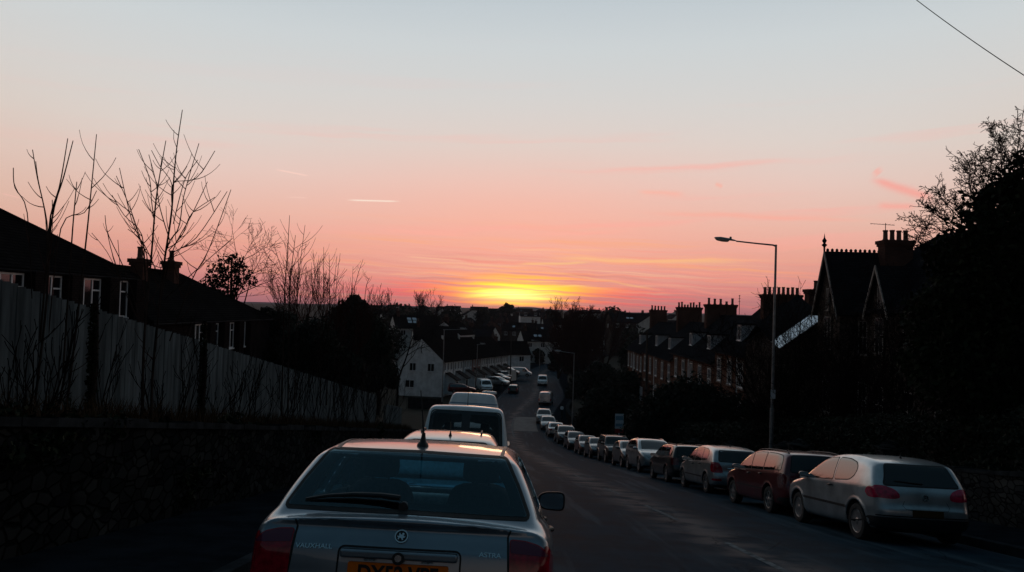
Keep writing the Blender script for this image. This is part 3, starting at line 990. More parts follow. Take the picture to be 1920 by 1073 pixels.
def make_car(name, label, car, m, side_windows, rear_window, screen, lights, h=.025, bumper=None, rails=False, wheels=(5, 'spoke'), plate_r=None, plate_f=None, doors=(), handles=(),
             glass=M_GLASS, rubs=(), antenna=None, wiper=False, extra=None, mirror=(.62, .98), mirror_mat=None, hollow=False, cat='car', group=None):
    """one vehicle; coordinates: x forward from the middle of the wheelbase, y left, z up"""
    root = empty(name, label, cat, group=group)
    if hollow:
        car.shell = (.045, hollow)
        for P in (side_windows[:2] if glass is M_TINT else side_windows): car.holes.append(('side', (lambda P: lambda x, z: poly_sdf(P, x, z))(grow(P, -.012))))
    body = car_body(car, root, m, h)
    for P in side_windows:
        for sg in (1, -1):
            w_ = patch_obj(car, 'side_window', [('side', P, sg)], M_SIDEGLASS if glass is M_GLASS else glass, root, .0035 if not hollow else -.004)
            patch_obj(car, 'window_seal', [('side', ring(P, .016), sg)], M_RUBBER, w_, .0025, .03)
    if rear_window is not None:
        w_ = patch_obj(car, 'rear_window', [('rear', rear_window)], glass, root, .0045)
        patch_obj(car, 'window_seal', [('rear', ring(rear_window, .018))], M_RUBBER, w_, .003, .03)
    if screen is not None:
        w_ = patch_obj(car, 'windscreen', [('top', screen)], M_DUSTY if glass is M_TINT else glass, root, .0045)
        patch_obj(car, 'window_seal', [('top', ring(screen, .02))], M_RUBBER, w_, .003, .04)
    for nm, lm, specs in lights:
        for sg in (1, -1):
            first = None
            for (pl, P) in specs:
                Q = np.array(P, float)
                if pl != 'side': Q[:, 0] *= sg
                o_ = patch_obj(car, nm if first is None else 'lamp_side', [(pl, Q, sg if pl == 'side' else 1)], lm, root if first is None else first, .006, .025)
                first = first or o_
    if bumper is not None:
        for specs in bumper:
            for s_ in specs: patch_obj(car, 'bumper', [s_], M_PLASTIC, root, .012, .05)
    for k, P in enumerate(doors):
        for sg in (1, -1):
            d_ = patch_obj(car, 'door', [('side', P, sg)], m, root, .0022, .06)
            patch_obj(car, 'door_gap', [('side', ring(P, .007), sg)], M_RUBBER, d_, -.001, .04)
            if k < len(handles):
                hx, hz = handles[k]
                V, N, ok = car.project('side', [(hx, hz)], sg)
                b = MB(); b.tube([(hx + .10, V[0][1] + sg * .004, hz - .004), (hx + .06, V[0][1] + sg * .03, hz), (hx - .06, V[0][1] + sg * .03, hz + .004), (hx - .09, V[0][1] + sg * .004, hz + .004)], [.012, .016, .016, .012], 8)
                b.build('handle', M_PLASTIC if m not in (M_BLACK,) else m, d_)
    for P in rubs:
        for sg in (1, -1): patch_obj(car, 'rubbing_strip', [('side', P, sg)], M_PLASTIC, root, .012, .05)
    add_wheels(car, root, .205, wheels[0], wheels[1])
    if mirror:
        mirror_part(root, mirror[0], car.wb - .06, mirror[1], mirror_mat or m)
    if rails:
        for sg in (1, -1):
            xs_ = np.linspace(rails[0], rails[1], 9)
            y_ = car.wb - rails[2]
            V, N, ok = car.project('top', [(x, sg * y_) for x in xs_])
            b = MB(); up = np.array((0, 0, .026)); b.tube([V[0], V[0] * .7 + V[1] * .3 + up * .9] + [v + up for v in V[1:-1]] + [V[-1] * .7 + V[-2] * .3 + up * .9, V[-1]], .014, 8)
            b.build('roof_rail', M_PLASTIC if rails[3:] == () else rails[3], root)
    if antenna:
        V, N, ok = car.project('top', [(antenna[0], antenna[1])])
        b = MB(); p = V[0]
        b.lathe([(.028, -.01), (.022, .012), (.010, .05), (.006, .08)], 10, 'z', tuple(p))
        b.tube([p + np.array((0, 0, .07)), p + np.array((-antenna[2] * .5, 0, .07 + antenna[2] * .42)), p + np.array((-antenna[2], 0, .07 + antenna[2] * .85))], [.0055, .004, .003], 6)
        b.build('antenna', M_PLASTIC, root)
    if wiper:
        V, N, ok = car.project('rear', wiper)
        b = MB(); P = V + N * .022
        b.tube(P, [.012, .010, .009, .007, .005][:len(P)], 6)
        b.build('wiper', M_PLASTIC, root)
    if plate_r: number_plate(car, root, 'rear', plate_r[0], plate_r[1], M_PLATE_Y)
    if plate_f: number_plate(car, root, 'front', plate_f[0], plate_f[1], M_PLATE_W)
    if extra: extra(car, root)
    return root


def band(A, B):
    """area between two nested closed loops, as one slit polygon; B starts near A's start"""
    k = int(np.argmin(np.linalg.norm(B - A[0], axis=1))); B = np.roll(B, -k, 0); e = .0004
    a1 = A[0] + (A[-1] - A[0]) * min(.4, e / np.linalg.norm(A[-1] - A[0])); b1 = B[0] + (B[-1] - B[0]) * min(.4, e / np.linalg.norm(B[-1] - B[0]))
    return np.concatenate([A, [a1], [b1], B[:0:-1], [B[0]]])


def ring(P, w):
    """closed band round a polygon, as one slit polygon"""
    A, B = grow(P, w), grow(P, -w * .15)
    A = np.concatenate([A, A[:1] + (A[1:2] - A[:1]) * .0]); B = np.concatenate([B, B[:1]])
    A[-1] = A[0] + (A[-2] - A[0]) * .002; B[-1] = B[0] + (B[-2] - B[0]) * .002
    return np.concatenate([A, B[::-1]])


# ---- the silver three-door hatchback
def build_hatch3(label):
    P = [(2.02, .20), (2.13, .32), (2.17, .50), (2.14, .64), (2.03, .76), (1.75, .87), (1.35, .955), (1.08, 1.00), (.80, 1.14), (.50, 1.30), (.24, 1.405), (0, 1.455), (-.40, 1.485), (-.9, 1.475), (-1.35, 1.43),
         (-1.66, 1.37), (-1.73, 1.33), (-1.86, 1.12), (-1.95, .97), (-2.00, .86), (-2.015, .72), (-2.03, .66), (-2.065, .60), (-2.065, .48), (-2.03, .36), (-1.93, .22), (-1.6, .19), (1.6, .18)]
    car = Car(P, 1.759, .90, (1.289, -1.289), .316, k=.30, r=.12, taper=(.20, .17), endcrown=.13)
    sw = [rpoly([(.92, .965), (.62, 1.15), (.30, 1.305), (-.02, 1.375), (-.30, 1.39), (-.36, .985)], .035),
          rpoly([(-.43, .99), (-.37, 1.39), (-.80, 1.375), (-1.10, 1.32), (-1.20, 1.22), (-1.16, 1.10), (-1.02, 1.02)], .07)]
    rw = rpoly([(-.655, .985), (.655, .985), (.60, 1.10), (.535, 1.325), (-.535, 1.325), (-.60, 1.10)], .05)
    ws = rpoly([(1.02, .66), (.34, .55), (.27, 0), (.34, -.55), (1.02, -.66), (1.10, 0)], .03)
    tail = [('rear', rpoly([(.43, .78), (.54, .755), (.80, .77), (.80, .975), (.64, .97), (.50, .92), (.43, .85)], .05)), ('side', rpoly([(-1.90, .76), (-1.70, .77), (-1.62, .86), (-1.70, .95), (-1.90, .95)], .04))]
    head = [('front', rpoly([(.44, .62), (.78, .66), (.80, .80), (.66, .80), (.44, .72)], .05))]
    bum = [[('rear', rpoly([(-.86, .22), (.86, .22), (.86, .46), (-.86, .46)], .04))]]
    door = rpoly([(.96, .955), (1.0, .80), (.98, .34), (.86, .27), (-.36, .27), (-.44, .40), (-.42, .97)], .05)

    def extra(car, root):
        badge_roundel(car, root, .80)
        g = MB(); g.build  # tailgate outline
        patch_obj(car, 'tailgate_gap', [('rear', line_poly([(-.36, .735), (-.40, .66), (-.36, .60), (0, .59), (.36, .60), (.40, .66), (.36, .735)], .008))], M_RUBBER, root, .0015, .04)
        patch_obj(car, 'fog_strip', [('rear', rpoly([(-.80, .475), (.80, .475), (.80, .495), (-.80, .495)], .008))], M_PLASTIC, root, .008, .04)
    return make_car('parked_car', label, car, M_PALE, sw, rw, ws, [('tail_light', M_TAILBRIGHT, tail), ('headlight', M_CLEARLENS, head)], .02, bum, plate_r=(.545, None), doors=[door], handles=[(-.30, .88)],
                    rubs=[rpoly([(.94, .545), (-.95, .515), (-.95, .56), (.94, .59)], .015)], antenna=(-1.25, 0, .06), wheels=(8, 'cap'), extra=extra, mirror=(.80, 1.0), mirror_mat=M_BLACK,
                    wiper=[(.0, 1.02), (.12, 1.025), (.30, 1.04), (.46, 1.05)])


def badge_roundel(car, root, z, r=.055):
    V, N, ok = car.project('rear', [(0, z)])
    b = MB(); p = V[0]
    M = Matrix.Translation((p[0] - .008, 0, z)) @ Matrix.Rotation(R(-90), 4, 'Z') @ Matrix.Rotation(R(90 - 12), 4, 'X')
    n = 28
    for r0, r1 in ((r, r * .86),):
        vs = [M @ Vector((q * math.cos(a), q * math.sin(a), h)) for h in (0, .006) for q in (r0, r1) for a in [2 * math.pi * j / n for j in range(n)]]
        fs = []
        for j in range(n):
            k = (j + 1) % n
            fs += [(2 * n + j, 3 * n + j, 3 * n + k, 2 * n + k), (j, 2 * n + j, 2 * n + k, k), (n + j, n + k, 3 * n + k, 3 * n + j)]
        b.add(vs, fs)
    for a0, a1 in (((-.42, .72), (0, .10)), ((.42, .72), (0, .10)), ((-.80, .25), (-.36, -.72)), ((.80, .25), (.36, -.72)), ((-.36, -.72), (0, -.02)), ((.36, -.72), (0, -.02))):
        d = Vector((a1[0] - a0[0], a1[1] - a0[1])).normalized() * .075; nn = Vector((-d.y, d.x))
        q = [Vector(a0) + nn, Vector(a1) + nn, Vector(a1) - nn, Vector(a0) - nn]
        b.prism([tuple(v * r) for v in q], lambda p: tuple(M @ Vector((p[0], p[1], .0))), lambda p: tuple(M @ Vector((p[0], p[1], .005))))
    o = b.build('emblem', M_BADGE, root)
    d = MB(); d.prism([(r * .9 * math.cos(2 * math.pi * j / n), r * .9 * math.sin(2 * math.pi * j / n)) for j in range(n)], lambda p: tuple(M @ Vector((p[0], p[1], -.004))), lambda p: tuple(M @ Vector((p[0], p[1], .001))))
    d.build('emblem_disc', M_PLASTIC, o)


# ---- estates
def build_estate(label, m, dark_rails=True, group=None, plate=None):
    P = [(2.0, .20), (2.10, .32), (2.13, .50), (2.10, .66), (2.00, .74), (1.72, .86), (1.32, .94), (1.05, .985), (.72, 1.15), (.42, 1.31), (.18, 1.40), (-.08, 1.445), (-.5, 1.47), (-1.1, 1.465), (-1.7, 1.44),
         (-2.0, 1.40), (-2.08, 1.35), (-2.16, 1.10), (-2.20, .95), (-2.215, .75), (-2.25, .62), (-2.26, .48), (-2.22, .34), (-2.1, .22), (-1.7, .19), (1.6, .18)]
    car = Car(P, 1.735, .90, (1.257, -1.257), .308, k=.27, r=.10, taper=(.18, .12), endcrown=.10)
    sw = [rpoly([(.86, .955), (.55, 1.14), (.26, 1.285), (-.02, 1.355), (-.12, .97)], .03),
          rpoly([(-.18, .972), (-.08, 1.362), (-.50, 1.385), (-.86, 1.385), (-.92, .985)], .03),
          rpoly([(-.98, .99), (-.92, 1.385), (-1.45, 1.37), (-1.80, 1.335), (-1.88, 1.28), (-1.92, 1.02)], .04)]
    rw = rpoly([(-.66, .985), (.66, .985), (.585, 1.345), (-.585, 1.345)], .05)
    ws = rpoly([(.99, .65), (.28, .54), (.20, 0), (.28, -.54), (.99, -.65), (1.07, 0)], .03)
    tail = [('rear', rpoly([(.58, .68), (.82, .68), (.82, .97), (.60, .95)], .03)), ('side', rpoly([(-2.14, .69), (-1.98, .69), (-1.98, .93), (-2.10, .95)], .03))]
    head = [('front', rpoly([(.42, .58), (.78, .60), (.80, .74), (.42, .72)], .04))]
    bum = [[('rear', rpoly([(-.84, .24), (.84, .24), (.84, .42), (-.84, .42)], .03))]]
    door = rpoly([(.92, .94), (.96, .80), (.94, .34), (.84, .27), (-.14, .27), (-.14, .96)], .04)
    door2 = rpoly([(-.155, .96), (-.155, .27), (-.70, .27), (-.86, .50), (-1.0, .72), (-.96, .975)], .04)
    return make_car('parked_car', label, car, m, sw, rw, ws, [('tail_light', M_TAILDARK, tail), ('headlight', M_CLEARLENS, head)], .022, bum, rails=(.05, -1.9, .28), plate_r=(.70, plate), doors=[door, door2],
                    handles=[(-.02, .86), (-.80, .88)], rubs=[rpoly([(.92, .545), (-.90, .525), (-.90, .555), (.92, .575)], .01)], wheels=(7, 'spoke'), mirror=(.74, .98), mirror_mat=M_BLACK, group=group)


# ---- five-door hatch with tall tail lamps
def build_hatch5(label, m, name='parked_car', h=.022, plate='FV51', group=None, cat='car', rails=False, ant=(-1.2, 0, .10)):
    P = [(2.0, .20), (2.12, .34), (2.14, .52), (2.10, .68), (1.98, .76), (1.62, .88), (1.30, .95), (1.10, 1.00), (.78, 1.18), (.42, 1.36), (.15, 1.45), (-.2, 1.495), (-.7, 1.50), (-1.2, 1.465), (-1.62, 1.40),
         (-1.80, 1.355), (-1.86, 1.31), (-1.98, 1.12), (-2.08, .97), (-2.10, .86), (-2.09, .72), (-2.12, .66), (-2.155, .58), (-2.155, .44), (-2.10, .30), (-1.98, .21), (-1.6, .18), (1.6, .18)]
    car = Car(P, 1.70, .90, (1.34, -1.34), .308, k=.25, r=.11, taper=(.18, .13), endcrown=.11)
    sw = [rpoly([(.92, .965), (.60, 1.16), (.28, 1.315), (.0, 1.385), (-.06, .98)], .03),
          rpoly([(-.12, .982), (-.06, 1.392), (-.45, 1.405), (-.78, 1.39), (-.84, .995)], .03),
          rpoly([(-.90, 1.0), (-.84, 1.385), (-1.15, 1.36), (-1.36, 1.30), (-1.44, 1.20), (-1.40, 1.04)], .05)]
    rw = rpoly([(-.62, 1.0), (.62, 1.0), (.55, 1.33), (-.55, 1.33)], .06)
    ws = rpoly([(1.04, .64), (.30, .53), (.22, 0), (.30, -.53), (1.04, -.64), (1.12, 0)], .03)
    tail = [('rear', rpoly([(.50, .68), (.56, .66), (.80, .66), (.80, .98), (.62, .965), (.55, .84)], .03)), ('side', rpoly([(-1.98, .68), (-1.84, .69), (-1.80, .84), (-1.86, .97), (-1.98, .97)], .03))]
    refl = [('rear', rpoly([(.56, .42), (.80, .42), (.80, .49), (.56, .48)], .02))]
    head = [('front', rpoly([(.40, .60), (.76, .62), (.80, .77), (.62, .76), (.40, .68)], .04))]
    bum = [[('rear', rpoly([(-.80, .20), (.80, .20), (.80, .30), (-.80, .30)], .03))]]
    door = rpoly([(.96, .955), (1.0, .80), (.98, .34), (.88, .27), (-.08, .27), (-.08, .97)], .04)
    door2 = rpoly([(-.095, .97), (-.095, .27), (-.72, .27), (-.90, .50), (-1.03, .72), (-.88, .985)], .04)

    def extra(car, root):
        V, N, ok = car.project('rear', [(y, .80) for y in np.linspace(-.38, .38, 9)])
        b = MB(); b.tube([v + np.array((-.02, 0, 0)) for v in V], [.012] + [.02] * 7 + [.012], 8); b.build('tailgate_trim', M_CHROME, root)
        patch_obj(car, 'plate_recess', [('rear', rpoly([(-.36, .62), (.36, .62), (.42, .78), (-.42, .78)], .03))], m, root, .001, .04)
        patch_obj(car, 'tailgate_gap', [('rear', line_poly([(-.53, .66), (-.42, .56), (0, .545), (.42, .56), (.53, .66)], .008))], M_RUBBER, root, .002, .04)
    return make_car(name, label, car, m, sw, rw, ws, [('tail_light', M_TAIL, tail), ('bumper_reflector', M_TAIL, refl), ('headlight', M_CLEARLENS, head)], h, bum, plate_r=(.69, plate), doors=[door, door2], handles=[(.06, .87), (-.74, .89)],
                    rubs=[rpoly([(.96, .50), (-.92, .475), (-.92, .515), (.96, .54)], .012)], antenna=ant, rails=rails, wheels=(6, 'spoke'), extra=extra, mirror=(.80, 1.0), group=group, cat=cat)


# ---- crossover seen from the front
def build_crossover(label, m, name='parked_car', h=.024, plate=None, group=None):
    P = [(2.02, .24), (2.15, .38), (2.20, .58), (2.17, .76), (2.06, .90), (1.80, 1.00), (1.45, 1.06), (1.20, 1.10), (.85, 1.30), (.48, 1.50), (.2, 1.59), (-.2, 1.635), (-.8, 1.64), (-1.4, 1.60), (-1.85, 1.53),
         (-1.98, 1.48), (-2.08, 1.30), (-2.18, 1.08), (-2.20, .90), (-2.24, .76), (-2.24, .55), (-2.18, .38), (-2.05, .26), (-1.6, .23), (1.6, .22)]
    car = Car(P, 1.85, 1.0, (1.32, -1.32), .355, k=.26, r=.11, taper=(.24, .14), endcrown=.15, arch=.065)
    sw = [rpoly([(1.0, 1.08), (.66, 1.29), (.32, 1.45), (.05, 1.51), (-.03, 1.10)], .03), rpoly([(-.09, 1.10), (-.01, 1.515), (-.5, 1.525), (-.92, 1.50), (-1.02, 1.14)], .03),
          rpoly([(-1.08, 1.15), (-.98, 1.495), (-1.35, 1.45), (-1.55, 1.36), (-1.5, 1.22)], .05)]
    rw = rpoly([(-.62, 1.16), (.62, 1.16), (.54, 1.46), (-.54, 1.46)], .06)
    ws = rpoly([(1.13, .70), (.38, .58), (.27, 0), (.38, -.58), (1.13, -.70), (1.22, 0)], .03)
    head = [('front', rpoly([(.38, .70), (.50, .66), (.74, .80), (.84, .92), (.74, .92), (.52, .82)], .03))]
    fog = [('front', rpoly([(.50, .42), (.78, .42), (.74, .54), (.54, .52)], .03))]
    tail = [('rear', rpoly([(.52, .92), (.80, .90), (.84, 1.08), (.56, 1.06)], .03))]
    bum = [[('front', rpoly([(-.82, .26), (.82, .26), (.82, .36), (-.82, .36)], .03)), ('front', rpoly([(-.30, .44), (.30, .44), (.38, .56), (-.38, .56)], .03))], [('rear', rpoly([(-.85, .28), (.85, .28), (.85, .52), (-.85, .52)], .03))]]
    door = rpoly([(1.02, 1.06), (1.06, .90), (1.0, .40), (.9, .34), (-.05, .34), (-.05, 1.08)], .04)
    door2 = rpoly([(-.065, 1.08), (-.065, .34), (-.7, .34), (-.88, .60), (-1.02, .85), (-1.05, 1.11)], .04)

    def extra(car, root):
        patch_obj(car, 'grille', [('front', rpoly([(-.34, .72), (.34, .72), (.28, .84), (.08, .80), (-.08, .80), (-.28, .84)], .02))], M_PLASTIC, root, .008, .03)
        patch_obj(car, 'bonnet_gap', [('front', line_poly([(-.74, .935), (-.40, .885), (0, .87), (.40, .885), (.74, .935)], .008))], M_RUBBER, root, .002, .04)
    return make_car(name, label, car, m, sw, rw, ws, [('headlight', M_CLEARLENS, head), ('fog_light', M_CLEARLENS, fog), ('tail_light', M_TAIL, tail)], h, bum, rails=(.05, -1.7, .30, M_CHROME), plate_f=(.60, plate), plate_r=(.80, None),
                    doors=[door, door2], handles=[(.06, .97), (-.82, .99)], wheels=(5, 'spoke'), extra=extra, mirror=(.86, 1.13), group=group)


# ---- square off-roader seen from the front
def build_offroader(label, m, plate='WN04 KX', group=None):
    P = [(1.98, .28), (2.10, .40), (2.13, .60), (2.12, .88), (2.04, .99), (1.70, 1.06), (1.15, 1.09), (1.00, 1.12), (.78, 1.35), (.58, 1.58), (.38, 1.66), (.0, 1.69), (-.7, 1.73), (-1.6, 1.74), (-1.98, 1.72), (-2.05, 1.68), (-2.12, 1.20),
         (-2.16, .95), (-2.20, .80), (-2.20, .55), (-2.10, .32), (-1.6, .28), (1.6, .26)]
    car = Car(P, 1.80, 1.02, (1.28, -1.28), .36, k=.19, r=.08, taper=(.12, .06), endcrown=.07, arch=.07, flare=.03)
    sw = [rpoly([(.86, 1.12), (.62, 1.40), (.48, 1.56), (.0, 1.61), (-.05, 1.12)], .03), rpoly([(-.11, 1.12), (-.06, 1.61), (-.85, 1.64), (-.92, 1.13)], .03), rpoly([(-.98, 1.14), (-.92, 1.64), (-1.80, 1.64), (-1.86, 1.15)], .03)]
    ws = rpoly([(.95, .68), (.52, .62), (.47, 0), (.52, -.62), (.95, -.68), (.99, 0)], .03)
    head = [('front', rpoly([(.50, .74), (.80, .74), (.80, .90), (.50, .90)], .03))]
    bum = [[('front', rpoly([(-.86, .34), (.86, .34), (.86, .64), (-.86, .64)], .03))]]
    door = rpoly([(.90, 1.08), (.92, .45), (.80, .38), (-.08, .38), (-.08, 1.10)], .03)
    door2 = rpoly([(-.095, 1.10), (-.095, .38), (-.80, .38), (-.95, .8), (-.95, 1.11)], .03)

    def extra(car, root):
        patch_obj(car, 'grille', [('front', rpoly([(-.44, .74), (.44, .74), (.44, .88), (-.44, .88)], .02))], M_PLASTIC, root, .008, .03)
    return make_car('parked_car', label, car, m, sw, rpoly([(-.6, 1.18), (.6, 1.18), (.55, 1.6), (-.55, 1.6)], .04), ws, [('headlight', M_CLEARLENS, head)], .026, bum, plate_f=(.96 - .28, plate), rails=(.1, -1.8, .24), doors=[door, door2],
                    handles=[(.04, 1.02), (-.84, 1.03)], wheels=(5, 'spoke'), extra=extra, mirror=(.76, 1.18), mirror_mat=M_BLACK, group=group)


# ---- small hatch seen from the front
def build_small(label, m, group=None, h=.03):
    P = [(1.75, .20), (1.85, .32), (1.88, .50), (1.84, .66), (1.70, .80), (1.40, .92), (1.05, 1.00), (.85, 1.03), (.52, 1.22), (.20, 1.38), (-.1, 1.455), (-.5, 1.475), (-1.0, 1.44), (-1.35, 1.38), (-1.55, 1.30), (-1.70, 1.10), (-1.80, .95), (-1.82, .75), (-1.85, .60),
         (-1.85, .42), (-1.75, .26), (-1.5, .20), (1.4, .18)]
    car = Car(P, 1.66, .92, (1.22, -1.22), .29, k=.26, r=.12, taper=(.22, .16), endcrown=.15)
    sw = [rpoly([(.72, 1.0), (.42, 1.18), (.10, 1.32), (-.15, 1.36), (-.22, 1.0)], .03), rpoly([(-.28, 1.0), (-.22, 1.365), (-.7, 1.36), (-1.1, 1.29), (-1.2, 1.18), (-1.1, 1.04)], .05)]
    ws = rpoly([(.80, .62), (.16, .52), (.07, 0), (.16, -.52), (.80, -.62), (.88, 0)], .03)
    rw = rpoly([(-.58, 1.02), (.58, 1.02), (.5, 1.28), (-.5, 1.28)], .05)
    head = [('front', rpoly([(.42, .62), (.70, .64), (.78, .80), (.62, .80), (.44, .74)], .05))]
    tail = [('rear', rpoly([(.52, .74), (.78, .74), (.78, .98), (.6, .97)], .04))]
    bum = [[('front', rpoly([(-.74, .24), (.74, .24), (.74, .42), (-.74, .42)], .03))], [('rear', rpoly([(-.78, .24), (.78, .24), (.78, .42), (-.78, .42)], .03))]]

    def extra(car, root):
        patch_obj(car, 'grille', [('front', rpoly([(-.30, .60), (.30, .60), (.34, .68), (-.34, .68)], .02))], M_PLASTIC, root, .008, .03)
    return make_car('parked_car', label, car, m, sw, rw, ws, [('headlight', M_CLEARLENS, head), ('tail_light', M_TAIL, tail)], h, bum, plate_f=(.50, None), plate_r=(.58, None), wheels=(6, 'cap'), extra=extra, mirror=(.58, 1.04), group=group,
                    doors=[rpoly([(.76, .98), (.80, .8), (.72, .32), (-.24, .28), (-.24, 1.0)], .04)], handles=[(-.14, .92)])


# ---- saloon seen from behind
def build_saloon(label, m, group=None, h=.03):
    P = [(2.05, .20), (2.16, .34), (2.18, .52), (2.12, .66), (1.9, .76), (1.4, .88), (1.0, .95), (.68, 1.12), (.34, 1.30), (.08, 1.38), (-.3, 1.415), (-.75, 1.40), (-1.08, 1.32), (-1.38, 1.16), (-1.62, 1.03), (-1.75, 1.0), (-2.1, .985), (-2.2, .95), (-2.24, .80),
         (-2.25, .62), (-2.27, .48), (-2.2, .32), (-2.05, .21), (-1.6, .18), (1.6, .18)]
    car = Car(P, 1.72, .90, (1.28, -1.32), .305, k=.27, r=.10, taper=(.18, .14), endcrown=.11)
    sw = [rpoly([(.80, .95), (.50, 1.12), (.20, 1.27), (-.06, 1.32), (-.12, .96)], .03), rpoly([(-.18, .965), (-.12, 1.325), (-.6, 1.315), (-.95, 1.24), (-1.2, 1.10), (-1.25, .99)], .04)]
    ws = rpoly([(.94, .63), (.22, .52), (.13, 0), (.22, -.52), (.94, -.63), (1.02, 0)], .03)
    rw = rpoly([(-.60, 1.035), (.60, 1.035), (.50, 1.31), (-.50, 1.31)], .05)
    tail = [('rear', rpoly([(.46, .74), (.80, .74), (.80, .92), (.46, .90)], .03))]
    head = [('front', rpoly([(.42, .58), (.78, .60), (.78, .72), (.42, .70)], .03))]
    return make_car('parked_car', label, car, m, sw, rw, ws, [('tail_light', M_TAIL, tail), ('headlight', M_CLEARLENS, head)], h, [[('rear', rpoly([(-.82, .22), (.82, .22), (.82, .36), (-.82, .36)], .03))]], plate_r=(.62, None), plate_f=(.42, None), wheels=(6, 'cap'), mirror=(.70, .97), group=group,
                    doors=[rpoly([(.86, .93), (.88, .8), (.82, .3), (-.14, .28), (-.14, .96)], .04)], handles=[(-.05, .86)])


# ---- panel van / minibus
def build_van(label, m, name='parked_van', high=0.0, windows='rear', hollow=False, h=.03, cat='van', extra=None, group=None, plate_r=True, L=0.0, antenna=None):
    t = high
    P = [(2.25, .24), (2.38, .36), (2.42, .56), (2.38, .78), (2.26, .94), (2.02, 1.06), (1.80, 1.14), (1.62, 1.28), (1.30, 1.62), (1.08, 1.84 + t * .5), (.85, 1.92 + t * .9), (.5, 1.955 + t), (-.6, 1.97 + t), (-1.8 - L, 1.955 + t), (-2.18 - L, 1.93 + t), (-2.27 - L, 1.86 + t),
         (-2.32 - L, 1.60 + t * .4), (-2.38 - L, 1.10), (-2.41 - L, .86), (-2.43 - L, .66), (-2.45 - L, .50), (-2.38 - L, .34), (-2.2 - L, .25), (-1.7, .22), (1.7, .22)]
    car = Car(P, 1.92, 1.10, (1.50, -1.50 - L * .5), .33, k=.105, k2=.02, r=.13, taper=(.22, .05), endcrown=.09, crown=.05, tuck=.04, arch=.06)
    sw = [rpoly([(1.50, 1.14), (1.36, 1.36), (1.10, 1.66), (.52, 1.72), (.50, 1.16)], .04)]
    if windows == 'all': sw += [rpoly([(.38, 1.18), (.38, 1.70), (-.78, 1.70), (-.78, 1.18)], .05), rpoly([(-.90, 1.18), (-.90, 1.70), (-2.05, 1.68), (-2.10, 1.18)], .05)]
    rw = rpoly([(-.80, 1.06), (.80, 1.06), (.735, 1.80 + t), (-.735, 1.80 + t)], .09) if windows in ('rear', 'all') else None
    ws = rpoly([(1.62, .78), (1.22, .66), (1.12, 0), (1.22, -.66), (1.62, -.78), (1.72, 0)], .04)
    tail = [('rear', rpoly([(.78, .70), (.93, .70), (.93, 1.06), (.78, 1.06)], .03))]
    head = [('front', rpoly([(.44, .68), (.82, .72), (.86, .96), (.66, .94), (.46, .86)], .04))]

    def ex(car, root):
        patch_obj(car, 'grille', [('front', rpoly([(-.42, .74), (.42, .74), (.42, .88), (-.42, .88)], .03))], M_PLASTIC, root, .008, .04)
        if extra: extra(car, root)
    if hollow:
        car.wtop = 1.15
        car.holes.append(('rear', lambda y, z, P=grow(rw, -.03): poly_sdf(P, y, z)))
        car.holes.append(('top', lambda x, y, P=grow(ws, -.03): poly_sdf(P, x, y)))
    r = make_car(name, label, car, m, sw, rw, ws, [('tail_light', M_TAIL, tail), ('headlight', M_CLEARLENS, head)], h, [[('rear', rpoly([(-.9, .30), (.9, .30), (.9, .46), (-.9, .46)], .03))], [('front', rpoly([(-.88, .28), (.88, .28), (.88, .50), (-.88, .50)], .03))]],
                 wheels=(8, 'cap'), extra=ex, mirror=(1.36, 1.24), mirror_mat=M_PLASTIC, hollow=(.62 if hollow else False), cat=cat, glass=M_CLEAR if hollow else M_GLASS, group=group, plate_r=(.62, None) if plate_r else None, plate_f=(.50, None), antenna=antenna)
    return r


